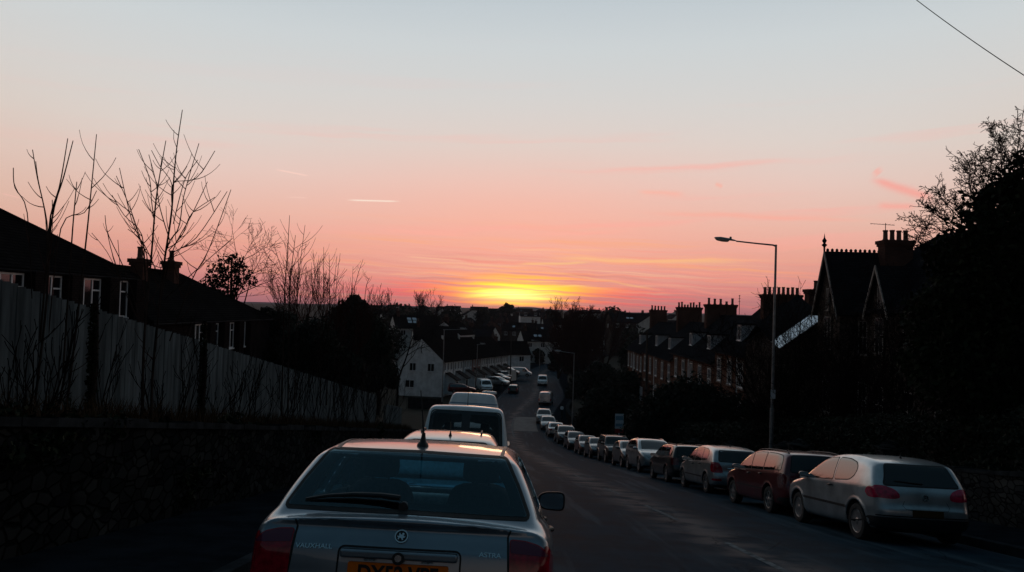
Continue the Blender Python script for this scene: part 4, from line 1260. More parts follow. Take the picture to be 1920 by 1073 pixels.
# ---- the silver hatchback straight ahead
def build_hero(label):
    P = [(1.90, .20), (2.02, .32), (2.06, .50), (2.02, .66), (1.9, .75), (1.45, .87), (1.05, .94), (.86, .975), (.52, 1.16), (.20, 1.31), (-.02, 1.375), (-.35, 1.415), (-.75, 1.42), (-1.1, 1.40), (-1.36, 1.368), (-1.44, 1.345), (-1.47, 1.325),
         (-1.66, 1.185), (-1.82, 1.065), (-1.865, 1.035), (-1.90, 1.025), (-1.985, 1.018), (-1.998, 1.008), (-1.994, .992), (-1.968, .972), (-1.965, .955), (-1.985, .925), (-2.005, .875), (-2.012, .868), (-2.022, .80), (-2.03, .70), (-2.06, .60), (-2.07, .45), (-2.0, .28), (-1.8, .2), (1.5, .18)]
    car = Car(P, 1.709, .92, (1.307, -1.307), .305, k=.42, k2=.04, r=.065, taper=(.18, .10), endcrown=.085, crown=.052, tuck=.05, shoulder=.045)
    car.wtop = .985
    sw = [rpoly([(.72, .955), (.46, 1.13), (.16, 1.27), (-.08, 1.325), (-.16, .97)], .03), rpoly([(-.22, .972), (-.14, 1.335), (-.56, 1.345), (-.86, 1.335), (-.98, 1.0)], .03), rpoly([(-1.04, 1.005), (-.93, 1.33), (-1.16, 1.30), (-1.34, 1.20), (-1.50, 1.055), (-1.48, 1.02)], .03)]
    rw = rpoly([(-.672, 1.042), (0, 1.050), (.672, 1.042), (.615, 1.18), (.535, 1.337), (0, 1.346), (-.535, 1.337), (-.615, 1.18)], .018)
    ws = rpoly([(.80, .63), (.12, .53), (.02, 0), (.12, -.53), (.80, -.63), (.90, 0)], .03)
    car.holes += [('rear', lambda y, z, P=grow(rw, -.025): poly_sdf(P, y, z)), ('top', lambda x, y, P=grow(ws, -.03): poly_sdf(P, x, y))]
    tail = [('rear', rpoly([(.585, .60), (.82, .60), (.82, .85), (.735, .915), (.66, .935), (.575, .94)], .02)), ('side', rpoly([(-1.99, .60), (-1.84, .60), (-1.80, .74), (-1.84, .87), (-1.92, .92), (-1.99, .92)], .03))]

    def extra(car, root):
        rear = lambda y, z: car.project('rear', [(y, z)])[0][0]
        def face(y, z, o=0.0):
            V, N, ok = car.project('rear', [(y, z)]); n = Vector(N[0]); xa = (Vector((0, -1, 0)) - n * n.dot(Vector((0, -1, 0)))).normalized(); ya = n.cross(xa)
            M = Matrix((xa, ya, n)).transposed().to_4x4(); M.translation = Vector(V[0]) + n * o
            return M
        # clear and amber lower section of the lamps
        for sg in (1, -1):
            Q = np.array(rpoly([(.60, .62), (.80, .62), (.80, .690), (.595, .700)], .01)); Q[:, 0] *= sg
            patch_obj(car, 'reversing_lamp', [('rear', Q, 1)], M_CLEARLENS, root, .009, .02)
            Q = np.array(rpoly([(.583, .872), (.79, .857), (.735, .908), (.66, .928), (.581, .933)], .012)); Q[:, 0] *= sg
            patch_obj(car, 'indicator_lens', [('rear', Q, 1)], mat('smoky_lens', (.11, .007, .035), .10, coat=.4), root, .0085, .02)
        frit = [('rear', band(rpoly([(-.665, 1.046), (.665, 1.046), (.61, 1.18), (.53, 1.332), (-.53, 1.332), (-.61, 1.18)], .02), rpoly([(-.585, 1.085), (.585, 1.085), (.545, 1.18), (.465, 1.308), (-.465, 1.308), (-.545, 1.18)], .05)))]
        patch_obj(car, 'window_border', frit, mat('glass_frit', (.004, .005, .006), .12, spec=.35), root, .0005, .03)
        # tailgate shut lines
        for sg in (1, -1):
            Q = line_poly([(.580 * sg, .985), (.566 * sg, .95), (.574 * sg, .80), (.592 * sg, .62)], .010)
            patch_obj(car, 'tailgate_gap', [('rear', Q, 1)], M_RUBBER, root, .0015, .03)
        patch_obj(car, 'plate_recess', [('rear', rpoly([(-.315, .625), (.315, .625), (.315, .825), (-.315, .825)], .03))], M_ASTRA, root, .001, .03)
        patch_obj(car, 'recess_edge', [('rear', ring(rpoly([(-.318, .622), (.318, .622), (.318, .866), (-.318, .866)], .03), .008))], M_RUBBER, root, .0028, .03)
        # handle bar over the plate, with the lock cover
        b = MB(); b.prism(rpoly([(-.308, -.022), (.308, -.022), (.308, .022), (-.308, .022)], .018, 5), lambda q: (rear(0, .842)[0] - .040, q[0], .840 + q[1]), lambda q: (rear(0, .842)[0] + .03, q[0], .840 + q[1]))
        hb = b.build('tailgate_handle', M_ASTRA, root)
        bv = hb.modifiers.new('bevel', 'BEVEL'); bv.width = .012; bv.segments = 3; bv.limit_method = 'ANGLE'
        xk = rear(0, .842)[0] - .043
        b = MB(); b.lathe([(.032, 0), (.032, .006), (.026, .010)], 20, 'x', (xk - .008, 0, .828)); b.build('lock_cover', M_PLASTIC, hb)
        b = MB(); b.lathe([(.018, 0), (.018, .003)], 16, 'x', (xk - .012, 0, .830)); b.build('lock_barrel', M_BADGE, hb)
        for sg in (1, -1):
            b = MB(); b.box(rear(0, .82)[0] - .03, rear(0, .82)[0] - .01, sg * .15 - .03, sg * .15 + .03, .808, .816); b.build('plate_lamp', M_CLEARLENS, hb)
        pl = number_plate(car, root, 'rear', .742, 'DX52 VPF', M_PLATE_O, .525, .112)
        # round emblem with a winged beast, and lettering
        M = face(0, .928, .004)
        n = 32; b = MB()
        for ra, rb, h0, h1 in ((.036, .030, 0, .005),):
            vs = [M @ Vector((q * math.cos(a), q * math.sin(a), hh)) for hh in (h0, h1) for q in (ra, rb) for a in [2 * math.pi * j / n for j in range(n)]]
            b.add(vs, sum([[(2 * n + j, 3 * n + j, 3 * n + (j + 1) % n, 2 * n + (j + 1) % n), (j, 2 * n + j, 2 * n + (j + 1) % n, (j + 1) % n), (n + j, n + (j + 1) % n, 3 * n + (j + 1) % n, 3 * n + j)] for j in range(n)], []))
        beast = [(-.020, -.016), (-.012, -.018), (-.010, -.008), (.000, -.010), (.004, -.020), (.011, -.020), (.009, -.010), (.018, -.006), (.022, .002), (.014, .000), (.010, .006), (.016, .012), (.010, .020), (.002, .016), (.004, .008), (-.004, .010), (-.010, .020), (-.014, .010), (-.010, .004), (-.018, .000), (-.022, .006), (-.021, -.004), (-.014, -.008)]
        b.prism(beast, lambda p: tuple(M @ Vector((p[0], p[1], 0))), lambda p: tuple(M @ Vector((p[0], p[1], .004))))
        em = b.build('emblem', M_BADGE, root)
        d = MB(); d.prism([(.031 * math.cos(2 * math.pi * j / n), .031 * math.sin(2 * math.pi * j / n)) for j in range(n)], lambda p: tuple(M @ Vector((p[0], p[1], -.004))), lambda p: tuple(M @ Vector((p[0], p[1], .001))))
        d.build('emblem_disc', M_PLASTIC, em)
        text_mesh('badge_letters', 'VAUXHALL', .034, M_CHROME, root, face(.455, .858, .004), .002, sx=1.15, offset=.0006)
        text_mesh('badge_letters', 'ASTRA', .034, M_CHROME, root, face(-.475, .858, .004), .002, sx=1.15, offset=.0006)
        # black gutter strips on the roof, wiper, rear spoiler lip seam
        for sg in (1, -1):
            patch_obj(car, 'roof_trim', [('top', line_poly([(-1.36, sg * .51), (-.8, sg * .535), (-.2, sg * .53), (.0, sg * .52)], .022), 1)], M_PLASTIC, root, .004, .05)
        patch_obj(car, 'tailgate_gap', [('top', line_poly([(-1.385, -.52), (-1.40, 0), (-1.385, .52)], .010))], M_RUBBER, root, .001, .05)
        V, N, ok = car.project('rear', [(.575, 1.068), (.45, 1.083), (.30, 1.092), (.15, 1.092), (.045, 1.085)])
        b = MB(); P_ = V + N * np.array([[.010], [.022], [.030], [.034], [.034]])
        b.tube(P_, [.007, .010, .013, .015, .016], 8); b.tube(V + N * .012 + np.array((0, 0, -.012)), [.004, .006, .007, .006, .005], 6)
        b.lathe([(.026, -.03), (.026, .03)], 14, 'x', (P_[-1][0] - .005, .02, 1.068))
        b.build('wiper', M_PLASTIC, root)
        # cabin: two front seats, rear bench, dash, steering wheel
        for sy, nm in ((.37, 0), (-.37, 1)):
            b = MB()
            rounded_block(b, (-.30, sy, .82), (.10, .25, .30), -.22); st = b.build('seat', M_SEAT, root)
            b = MB(); rounded_block(b, (-.42, sy, 1.215), (.055, .135, .085), -.2); b.tube([(-.37, sy - .06, 1.08), (-.40, sy - .06, 1.16)], .006); b.tube([(-.37, sy + .06, 1.08), (-.40, sy + .06, 1.16)], .006); b.build('headrest', M_SEAT, st)
        b = MB(); rounded_block(b, (-1.08, 0, .80), (.09, .60, .20), -.3); bench = b.build('rear_bench', M_SEAT, root)
        for sy in (.36, -.36):
            b = MB(); rounded_block(b, (-1.17, sy, 1.03), (.04, .12, .05), -.2); b.build('headrest', M_SEAT, bench)
        b = MB(); rounded_block(b, (.62, 0, .88), (.22, .66, .075), .1); rounded_block(b, (.46, -.37, .945), (.10, .17, .045), .1); dash = b.build('dashboard', M_DASH, root)
        b = MB(); c = Vector((.28, -.37, .93)); tl = Matrix.Translation(c) @ Matrix.Rotation(R(65), 4, 'Y')
        ringpts = [tl @ Vector((.185 * math.cos(a), .185 * math.sin(a), 0)) for a in np.linspace(0, 2 * math.pi, 33)]
        b.tube(ringpts, .016, 8, False)
        for a in (0, 2.2, -2.2): b.tube([tl @ Vector((0, 0, 0)), tl @ Vector((.18 * math.cos(a + math.pi), .18 * math.sin(a + math.pi), 0))], .018, 6)
        b.build('steering_wheel', M_DASH, dash)
        b = MB(); b.box(.16, .17, -.13, .13, 1.275, 1.335); b.build('rear_view_mirror', M_PLASTIC, root)
        # small round sticker low on the inside of the windscreen
        V, N, ok = car.project('top', [(.24, -.20)])
        q = V[0] - N[0] * .012; up = Vector((-.75, 0, .55)).normalized(); rt = Vector((0, 1, 0))
        b = MB()
        rr = lambda r0: [tuple(Vector(q) + rt * (r0 * math.cos(a)) + up * (r0 * math.sin(a))) for a in [2 * math.pi * j / 20 for j in range(20)]]
        o_, i_ = rr(.036), rr(.024)
        b.add(o_ + i_, [(j, (j + 1) % 20, 20 + (j + 1) % 20, 20 + j) for j in range(20)]); b.build('windscreen_sticker', M_SIGNWHITE, root)
    r = make_car('queueing_car', label, car, M_ASTRA, sw, rw, ws, [('tail_light', M_TAIL, tail)], .015, [[('rear', rpoly([(-.8, .28), (.8, .28), (.8, .5), (-.8, .5)], .03))]], doors=[rpoly([(.80, .94), (.82, .8), (.76, .3), (-.16, .28), (-.18, .96)], .04), rpoly([(-.195, .96), (-.175, .28), (-.70, .28), (-.90, .55), (-1.02, .75), (-1.0, .985)], .04)],
                 handles=[(-.05, .86), (-.85, .88)], rubs=[rpoly([(.80, .53), (-.92, .51), (-.92, .55), (.80, .57)], .012)], antenna=None, wheels=(6, 'cap'), extra=extra, mirror=None, hollow=.60, glass=M_TINT)
    return r, car


def rounded_block(b, c, half, lean=0.0, n=4.0):
    """superellipsoid block, leaning about y"""
    vs, fs, nu, nv = [], [], 18, 10
    sg = lambda v, p: math.copysign(abs(v) ** p, v)
    e = 2 / n
    M = Matrix.Translation(c) @ Matrix.Rotation(lean, 4, 'Y')
    for i in range(nv + 1):
        th = -math.pi / 2 + math.pi * i / nv
        for j in range(nu):
            ph = 2 * math.pi * j / nu
            vs.append(M @ Vector((half[0] * sg(math.cos(th), e) * sg(math.cos(ph), e), half[1] * sg(math.cos(th), e) * sg(math.sin(ph), e), half[2] * sg(math.sin(th), e))))
    for i in range(nv):
        for j in range(nu):
            a, c_ = i * nu + j, i * nu + (j + 1) % nu
            fs.append((a, c_, c_ + nu, a + nu))
    b.add(vs, fs, True)


def road_pose(x, y, heading=1, yaw=0.0):
    """matrix of a vehicle whose middle stands at (x, y) on the road"""
    e = .6
    lane = lambda yy: float(xc(yy))
    dxdy = (lane(y + 3) - lane(y - 3)) / 6
    f = Vector((dxdy, 1, (road_z(x, y + e) - road_z(x, y - e)) / (2 * e) - 0)) * heading
    s = Vector((1, 0, (road_z(x + e, y) - road_z(x - e, y)) / (2 * e)))
    up = s.cross(f).normalized() * heading
    if up.z < 0: up = -up
    f = f.normalized()
    if yaw: f = Matrix.Rotation(yaw, 3, up) @ f
    l = up.cross(f).normalized(); f = l.cross(up).normalized()
    M = Matrix((f, l, up)).transposed().to_4x4()
    z = road_z(x, y) - .05 * ((x - float(xc(y))) / (float(xr(y)) - float(xl(y))) * 2) ** 2
    M.translation = Vector((x, y, z))
    return M

# ------------------------------------------------------------------ left side: retaining wall, verge, board fence
def left_wall():
    b = MB(); c = MB(); rng = random.Random(3)
    ys = np.arange(-4, 52, 1.0); rows_o, rows_i = [], []
    w = empty('retaining_wall', 'low dark rubble stone wall along the left pavement under the fence', 'wall', (0, 0, 0))
    nz = 8
    def face(off, flip):
        V, F = [], []
        for i, y in enumerate(np.arange(-4, 52.1, .35)):
            y = float(y); x = float(xl(y)) - 2.1 - off; z0 = road_z(float(xl(y)), y) + .05; top = road_z(float(xl(y)), y) + 1.36 * (1 - .5 * float(sst(y, 44, 52)))
            for j in range(nz):
                t = j / (nz - 1); V.append((x + (rng.random() - .5) * .05, y, z0 + (top - z0) * t))
        n = len(V) // nz
        for i in range(n - 1):
            for j in range(nz - 1):
                q = (i * nz + j, (i + 1) * nz + j, (i + 1) * nz + j + 1, i * nz + j + 1); F.append(q if not flip else q[::-1])
        b.add(V, F)
    face(0, False); face(.38, True)
    # end caps and coping stones of uneven size
    y = -4.0
    while y < 51:
        L = .35 + rng.random() * .55; y1 = min(52, y + L)
        def zz(yy): return road_z(float(xl(yy)), yy) + 1.36 * (1 - .5 * float(sst(yy, 44, 52)))
        h = .07 + rng.random() * .05; e = rng.random() * .03
        x0 = [float(xl(q)) - 2.1 for q in (y, y1 - .015)]
        quad = [(x0[0] - .42, y, zz(y)), (x0[1] - .42, y1 - .015, zz(y1)), (x0[1] + .03 + e, y1 - .015, zz(y1)), (x0[0] + .03 + e, y, zz(y))]
        vs = quad + [(p[0], p[1], p[2] + h) for p in quad]
        c.add(vs, [(0, 1, 2, 3), (4, 7, 6, 5), (0, 4, 5, 1), (1, 5, 6, 2), (2, 6, 7, 3), (3, 7, 4, 0)]); y = y1
    b.build('masonry', M_STONEWALL, w); c.build('coping', M_COPING, w)


left_wall()


def bank_z(y, off): return ground_z(-1, off, y)


def fence(y0, y1, off, h, name, label, group, gap=0.0, lower=0.0):
    root = empty(name, label, 'fence', (float(xl(y0)) - off, y0, bank_z(y0, off)), group=group)
    o = Vector(root.location); rng = random.Random(11); y = y0; k = 0
    while y < y1 - .1:
        ye = min(y + 1.83, y1)
        p = MB(); n = int((ye - y) / .145)
        for i in range(n):
            ya = y + .06 + i * (ye - y - .06) / n; yb = ya + (ye - y - .06) / n + .018
            xa = float(xl(ya)) - off; dx = .006 * (i % 2) + rng.random() * .004
            zt = bank_z((ya + yb) / 2, off) + h - lower + rng.uniform(-.009, .009); zb = zt - h - .15
            p.box(xa + dx - .014, xa + dx, ya, yb, zb, zt, Matrix.Translation(-o))
        # two rails behind the boards
        p.build('board_panel', M_FENCE, root)
        q = MB(); xa = float(xl(y)) - off
        q.box(xa - .11, xa - .02, y - .045, y + .045, bank_z(y, off) - .2, bank_z(y, off) + h - lower - .04, Matrix.Translation(-o)); q.build('post', M_POST, root)
        y = ye; k += 1
    return root


fence(2.5, 37.2, 3.55, 1.60, 'board_fence', 'tall grey weathered board fence running downhill above the stone wall', 'board fences on the left bank')
fence(39.0, 45.5, 3.3, 1.25, 'board_fence', 'short lower board fence beyond the end of the tall one', 'board fences on the left bank')


def grass_blades(name, n, pts_fn, hmin, hmax, m, kind='stuff', wid=.012):
    V = np.zeros((n, 3, 3)); rng = np.random.default_rng(5)
    for i in range(n):
        p = np.array(pts_fn(rng)); a = rng.uniform(0, 6.283); h = rng.uniform(hmin, hmax); d = np.array((math.cos(a), math.sin(a), 0))
        lean = rng.normal(0, .35, 2)
        V[i] = [p - d * wid, p + d * wid, p + np.array((lean[0] * h, lean[1] * h, h))]
    F = np.arange(n * 3).reshape(-1, 3)
    o = link(name, mesh_np(name, V.reshape(-1, 3), F), m)
    if kind: o['kind'] = kind
    return o


def verge_pt(rng):
    y = rng.uniform(3, 44); off = rng.uniform(2.5, 3.5)
    return (float(xl(y)) - off, y, bank_z(y, off) - .02)


grass_blades('dry_grass', 9000, verge_pt, .10, .42, M_DRYGRASS)


# ------------------------------------------------------------------ trees
class Tree:
    def __init__(s): s.lines = []

    def grow(s, p, d, L, r, lev, rng, up=.25, wob=.18, kids=(4, 4, 3), ang=(25, 55), ratio=(.45, .7), seg=6, start=.25, rtip=.35):
        pts = [p]; dd = d.normalized(); n = seg
        for i in range(n):
            dd = (dd + Vector((rng.gauss(0, wob), rng.gauss(0, wob), rng.gauss(0, wob))) * .5 + Vector((0, 0, up)) * .25).normalized()
            pts.append(pts[-1] + dd * (L / n))
        s.lines.append((pts, np.linspace(r, r * rtip, n + 1), lev))
        if lev < len(kids):
            for k in range(kids[lev]):
                t = start + (1 - start) * (k + rng.random()) / kids[lev]; i = min(n - 1, int(t * n)); q = pts[i].lerp(pts[i + 1], t * n - i)
                ax = (pts[i + 1] - pts[i]).normalized()
                side = ax.orthogonal().normalized(); side.rotate(Matrix.Rotation(rng.uniform(0, 6.283), 3, ax))
                a = R(rng.uniform(*ang)); nd = ax * math.cos(a) + side * math.sin(a)
                s.grow(q, nd, L * rng.uniform(*ratio) * (1 - .35 * t), r * (1 - .6 * t) * .55, lev + 1, rng, up, wob, kids, ang, ratio, max(3, seg - 1), start, rtip)

    def mesh(s, name, levs, m, parent, o, sides=5, rmin=.004):
        b = MB()
        for pts, r, l in s.lines:
            if l in levs: b.tube([p - o for p in pts], np.maximum(r, rmin), sides if l == 0 else (4 if l == 1 else 3), False)
        return b.build(name, m, parent) if b.v else None


def leaves(name, centres, radii, n, size, m, parent, o, seed=1, squash=1.0, shell=.35):
    """leaf-sized quads through a set of ellipsoids"""
    rng = np.random.default_rng(seed)
    C = np.array([tuple(c) for c in centres]); Rr = np.array([(r, r, r * squash) if np.isscalar(r) else r for r in radii], float)
    w = np.prod(Rr, axis=1) ** (2 / 3); idx = rng.choice(len(C), n, p=w / w.sum())
    u = rng.normal(size=(n, 3)); u /= np.linalg.norm(u, axis=1, keepdims=True)
    rad = rng.uniform(shell, 1.0, n) ** .6 * rng.choice([1, 1, 1, 1.08, 1.18], n)
    P = C[idx] + u * Rr[idx] * rad[:, None] - np.array(tuple(o))
    a = rng.normal(size=(n, 3)); a /= np.linalg.norm(a, axis=1, keepdims=True)
    b = np.cross(a, rng.normal(size=(n, 3))); b /= np.linalg.norm(b, axis=1, keepdims=True)
    sz = size * rng.uniform(.6, 1.4, n)[:, None]
    V = np.stack([P - a * sz, P - b * sz * .55, P + a * sz, P + b * sz * .55], 1).reshape(-1, 3)
    return link(name, mesh_np(name, V, np.arange(4 * n).reshape(-1, 4)), m, parent)


def bare_tree(label, base, H, rng_seed, kids=(7, 5, 4), spread=(25, 55), r=None, group=None, name='bare_tree', m=M_TWIG, trunk=.3, ratio=(.45, .7), up=.35, lean=(0, 0), rmin=.006, start=.3, stems=1, cat='tree'):
    rng = random.Random(rng_seed); base = Vector(base)
    root = empty(name, label, cat, base, group=group); t = Tree(); r = r or H * .022
    for k in range(stems):
        d = Vector((lean[0] + (rng.gauss(0, .3) if stems > 1 else 0), lean[1] + (rng.gauss(0, .3) if stems > 1 else 0), 1))
        t.grow(base + Vector((rng.gauss(0, .1), rng.gauss(0, .1), -.15)) * (stems > 1), d, H * (1 if k == 0 else rng.uniform(.7, 1)), r, 0, rng, up, .16, kids, spread, ratio, 8, start)
    t.mesh('trunk', (0,), M_BARK if m is M_TWIG else M_TWIGDARK, root, base, 7, rmin)
    t.mesh('crown', (1, 2, 3, 4), m, root, base, 4, rmin)
    return root, t


def traced_sapling(label, stems, d, base, seed, group, r0=.022, twigs=3, name='sapling', tw_len=.55):
    """bare sapling whose main shoots were measured from the photo, every shoot bent a little in depth too"""
    rng = random.Random(seed); base = Vector(base); root = empty(name, label, 'tree', base, group=group); t = Tree()
    for k, S in enumerate(stems):
        dd = d + rng.uniform(-.45, .45) * (k > 0)
        P = [at(px, py, dd + j * rng.uniform(-.10, .10)) for j, (px, py) in enumerate(S)]
        n = max(7, 3 * len(P)); pts = [catmull(P, i / n) for i in range(n + 1)]
        L = sum((pts[i + 1] - pts[i]).length for i in range(n))
        rr = r0 * .62 * (.45 + .55 * min(1, L / 4)) * (1 if k < 2 else .62)
        t.lines.append((pts, np.linspace(rr, max(.0048, rr * .28), n + 1), 0))
        for q in range(int(twigs * L / 1.2)):
            f = rng.uniform(.12, .9) * n; i = int(f); p = pts[i].lerp(pts[i + 1], f - i); ax = (pts[i + 1] - pts[i]).normalized()
            side = Vector((rng.choice((-1, 1)), rng.gauss(0, .6), rng.gauss(0, .3))); nd = (ax * .6 + side.normalized() * .9).normalized()
            t.grow(p, nd, tw_len * rng.uniform(.25, 1.0), .0065, 1, rng, .8, .10, (), seg=5)
    t.mesh('trunk', (0,), M_BARK, root, base, 6, .0045); t.mesh('crown', (1, 2), M_TWIG, root, base, 3, .0034)
    return root


def catmull(P, u):
    n = len(P) - 1; f = min(u * n, n - 1e-6); i = int(f); t = f - i
    a, b, c, d = P[max(i - 1, 0)], P[i], P[i + 1], P[min(i + 2, n)]
    return .5 * ((2 * b) + (c - a) * t + (2 * a - 5 * b + 4 * c - d) * t * t + (3 * b - a - 3 * c + d) * t ** 3)


G_SAP = 'bare saplings between the wall and the fence'


def verge(y, off=2.95): return (float(xl(y)) - off, y, bank_z(y, off))


traced_sapling('bare sapling with a dense fan of upswept shoots, tallest on the bank', [
    [(283, 800), (287, 690), (305, 515), (321, 404), (326, 334), (332, 273), (342, 206)],
    [(266, 800), (270, 640), (284, 478), (291, 390), (298, 338), (311, 264)],
    [(291, 660), (310, 478), (335, 427), (345, 366), (373, 269)], [(294, 600), (321, 478), (359, 404), (389, 341)], [(300, 560), (317, 483), (368, 446), (426, 359)],
    [(318, 640), (359, 527), (391, 469), (433, 356)], [(310, 560), (373, 502), (436, 447)], [(274, 600), (270, 483), (247, 399), (218, 330)], [(278, 540), (275, 478), (247, 413), (224, 315)],
    [(272, 520), (266, 441), (233, 404), (210, 366)], [(290, 420), (284, 376), (280, 334), (260, 280)], [(322, 380), (326, 343), (368, 334), (403, 283)], [(322, 400), (322, 345), (300, 312), (284, 282)],
    [(318, 450), (300, 390), (292, 340), (279, 290)], [(325, 420), (338, 366), (350, 330), (371, 300)], [(316, 470), (342, 440), (360, 400), (403, 370)], [(298, 520), (268, 455), (240, 430)]],
    11.4, verge(11.4), 4, G_SAP, .032, 4, tw_len=.6)
traced_sapling('bare sapling with one thick straight shoot at the left edge of the sky', [
    [(120, 800), (140, 640), (161, 455), (170, 366), (181, 252)], [(118, 700), (135, 446), (144, 341)], [(90, 640), (114, 429), (158, 399), (181, 358)]], 10.2, verge(10.2), 5, G_SAP, .026, 1.6)
traced_sapling('bare sapling with paired whip-like shoots before the near dark roof', [
    [(60, 800), (88, 560), (93, 418), (112, 348), (127, 260)], [(75, 640), (96, 420), (120, 330), (137, 264)], [(88, 520), (86, 413), (70, 334), (61, 281)], [(90, 480), (88, 415), (72, 340), (67, 303)], [(60, 560), (51, 399), (28, 352), (25, 315)],
    [(92, 470), (98, 430), (98, 375)]], 9.6, verge(9.6), 6, G_SAP, .024, 1.6)
traced_sapling('small forked sapling between the two house roofs', [
    [(250, 780), (262, 620), (235, 511), (203, 440), (197, 404)], [(258, 600), (215, 490), (200, 430)], [(240, 560), (205, 480), (172, 437)], [(225, 500), (221, 450)]], 12.6, verge(12.6), 7, G_SAP, .02, 2)
traced_sapling('tall thin sapling with two straight shoots left of the broom-like tree', [
    [(528, 780), (533, 564), (539, 475), (543, 404)], [(540, 780), (543, 557), (554, 441)], [(552, 760), (558, 557), (563, 493), (572, 422)], [(538, 620), (531, 523), (503, 482)], [(538, 600), (530, 540), (504, 508)], [(556, 560), (570, 500), (584, 486)],
    [(545, 560), (520, 480), (514, 459)], [(560, 520), (560, 470), (575, 458)]], 18.5, verge(18.5), 8, G_SAP, .03, 3, tw_len=.7)
traced_sapling('clump of upright saplings in front of the broom-like tree', [
    [(600, 760), (606, 564), (607, 463)], [(612, 760), (618, 560), (617, 478)], [(640, 760), (630, 564), (638, 475)], [(628, 700), (628, 550), (651, 505)], [(598, 700), (598, 560), (600, 490)], [(620, 640), (626, 540), (632, 480)]], 23.5, verge(23.5), 9, G_SAP, .03, 3, tw_len=.6)
traced_sapling('slender saplings furthest down the bank against the pale horizon', [
    [(668, 740), (664, 564), (669, 523), (681, 486)], [(680, 740), (684, 560), (694, 520)], [(660, 720), (660, 560), (662, 500)], [(690, 700), (700, 610), (722, 556)]], 28.0, verge(28.0), 10, G_SAP, .03, 2.5, tw_len=.6)

# many thinner bare stems along the same bank
STEM_AT = [(8.4, 2.7), (9.1, 3.1), (10.8, 3.2), (12.0, 2.8), (13.4, 3.1), (14.2, 3.2), (15.2, 2.9), (16.3, 3.2), (17.2, 3.0), (19.3, 3.1), (20.4, 2.8), (21.3, 3.2), (22.4, 3.0), (24.6, 3.1), (25.5, 2.8), (26.6, 3.1), (27.4, 3.2), (29.3, 3.0), (30.4, 2.9), (31.6, 3.1), (33.0, 3.0), (34.4, 3.1), (35.8, 2.9)]
for i, (y, off) in enumerate(STEM_AT):
    bare_tree('thin dark stems of a low bare shrub against the board fence', verge(y, off), (.9 + .9 * ((i * 37) % 10) / 10) if y < 18 else 1.8 + 1.3 * ((i * 37) % 10) / 10, 50 + i, (4, 2), (14, 40), .011 + .006 * ((i * 13) % 5) / 5, 'low bare shrubs along the fence', 'bare_shrub', M_TWIGDARK, up=.45,
              lean=(.10, ((i * 29) % 7 - 3) * .05), rmin=.005, start=.12, stems=3 if i % 3 else 5, cat='shrub')


def ivy_post(label, y, off, h, r, group=None):
    p = Vector(verge(y, off)); root = empty('ivy_stump', label, 'tree', p, group=group)
    b = MB(); b.tube([(0, 0, -.1), (.03, .02, h * .5), (0, .05, h)], [.05, .045, .03], 6); b.build('trunk', M_BARK, root)
    leaves('ivy', [p + Vector((0, 0, h * t)) for t in np.linspace(.03, .98, 22)], [(r * (1 - .3 * t), r * (1 - .3 * t), h / 24) for t in np.linspace(0, 1, 22)], 1100, .03, M_IVY, root, p, 3)


ivy_post('ivy-wrapped stem standing against the fence beside the tallest sapling', 14.4, 3.2, 1.9, .08, 'ivy-wrapped stems by the fence')
ivy_post('ivy-wrapped stem at the nearer end of the fence', 10.6, 3.25, 1.6, .07, 'ivy-wrapped stems by the fence')


# bramble and ivy spilling over the wall
def wall_plants(seed, y0, y1, n, label, sz=.05):
    rng = np.random.default_rng(seed); C = []; Rr = []
    for i in range(10):
        y = rng.uniform(y0, y1); x = float(xl(y)) - 2.12 - rng.uniform(0, .3); z = road_z(float(xl(y)), y) + rng.uniform(.5, 1.5)
        C.append((x + .04, y, z)); Rr.append((rng.uniform(.05, .16), rng.uniform(.3, .8), rng.uniform(.12, .4)))
    o = Vector((float(xl(y0)) - 2.2, y0, road_z(-4, y0) + 1.3)); root = empty('bramble', label, 'plant', o, group='creepers on the stone wall')
    leaves('foliage', C, Rr, n, sz, M_IVY, root, o, seed, shell=.2)


wall_plants(21, 4.5, 9, 2600, 'dark creeper hanging on the nearest stretch of stone wall', .04)
wall_plants(22, 9, 15, 3200, 'dark creeper covering the middle of the stone wall behind the silver car')
wall_plants(23, 16, 30, 3800, 'dense dark creeper over the lower end of the stone wall', .06)


# ------------------------------------------------------------------ houses
WIN = {}


def window_mesh(w, h, style):
    k = (round(w, 3), round(h, 3), style)
    if k in WIN: return WIN[k]
    f = MB(); t = .065 if style != 'sash' else .055
    W, H = w / 2, h
    bars = [(-W, -W + t, 0, H), (W - t, W, 0, H), (-W + t, W - t, 0, t), (-W + t, W - t, H - t, H)]
    if style == 'casement': bars += [(-t / 2, t / 2, t, H - t)]
    if style == 'toplight': bars += [(-t * .5, t * .5, t, H - t), (t * .5, W - t, H * .68, H * .68 + t * .9)]
    if style == 'sash': bars += [(-W + t, W - t, H * .5, H * .5 + t * .8), (-.02, .02, t, H * .5), (-.02, .02, H * .5 + t * .8, H - t)]
    for a, b, c, d in bars: f.box(a, b, -.045, .0, c, d)
    f.box(-W - .05, W + .05, -.10, .0, -.07, -.002)
    g = MB(); g.box(-W + .01, W - .01, -.016, -.004, .01, H - .01)
    tmp = f.build('window', None); me = tmp.data; bpy.data.objects.remove(tmp)
    tmp = g.build('pane', None); ge = tmp.data; bpy.data.objects.remove(tmp)
    me.materials.append(M_UPVC); ge.materials.append(M_WINGLASS)
    WIN[k] = (me, ge); return WIN[k]


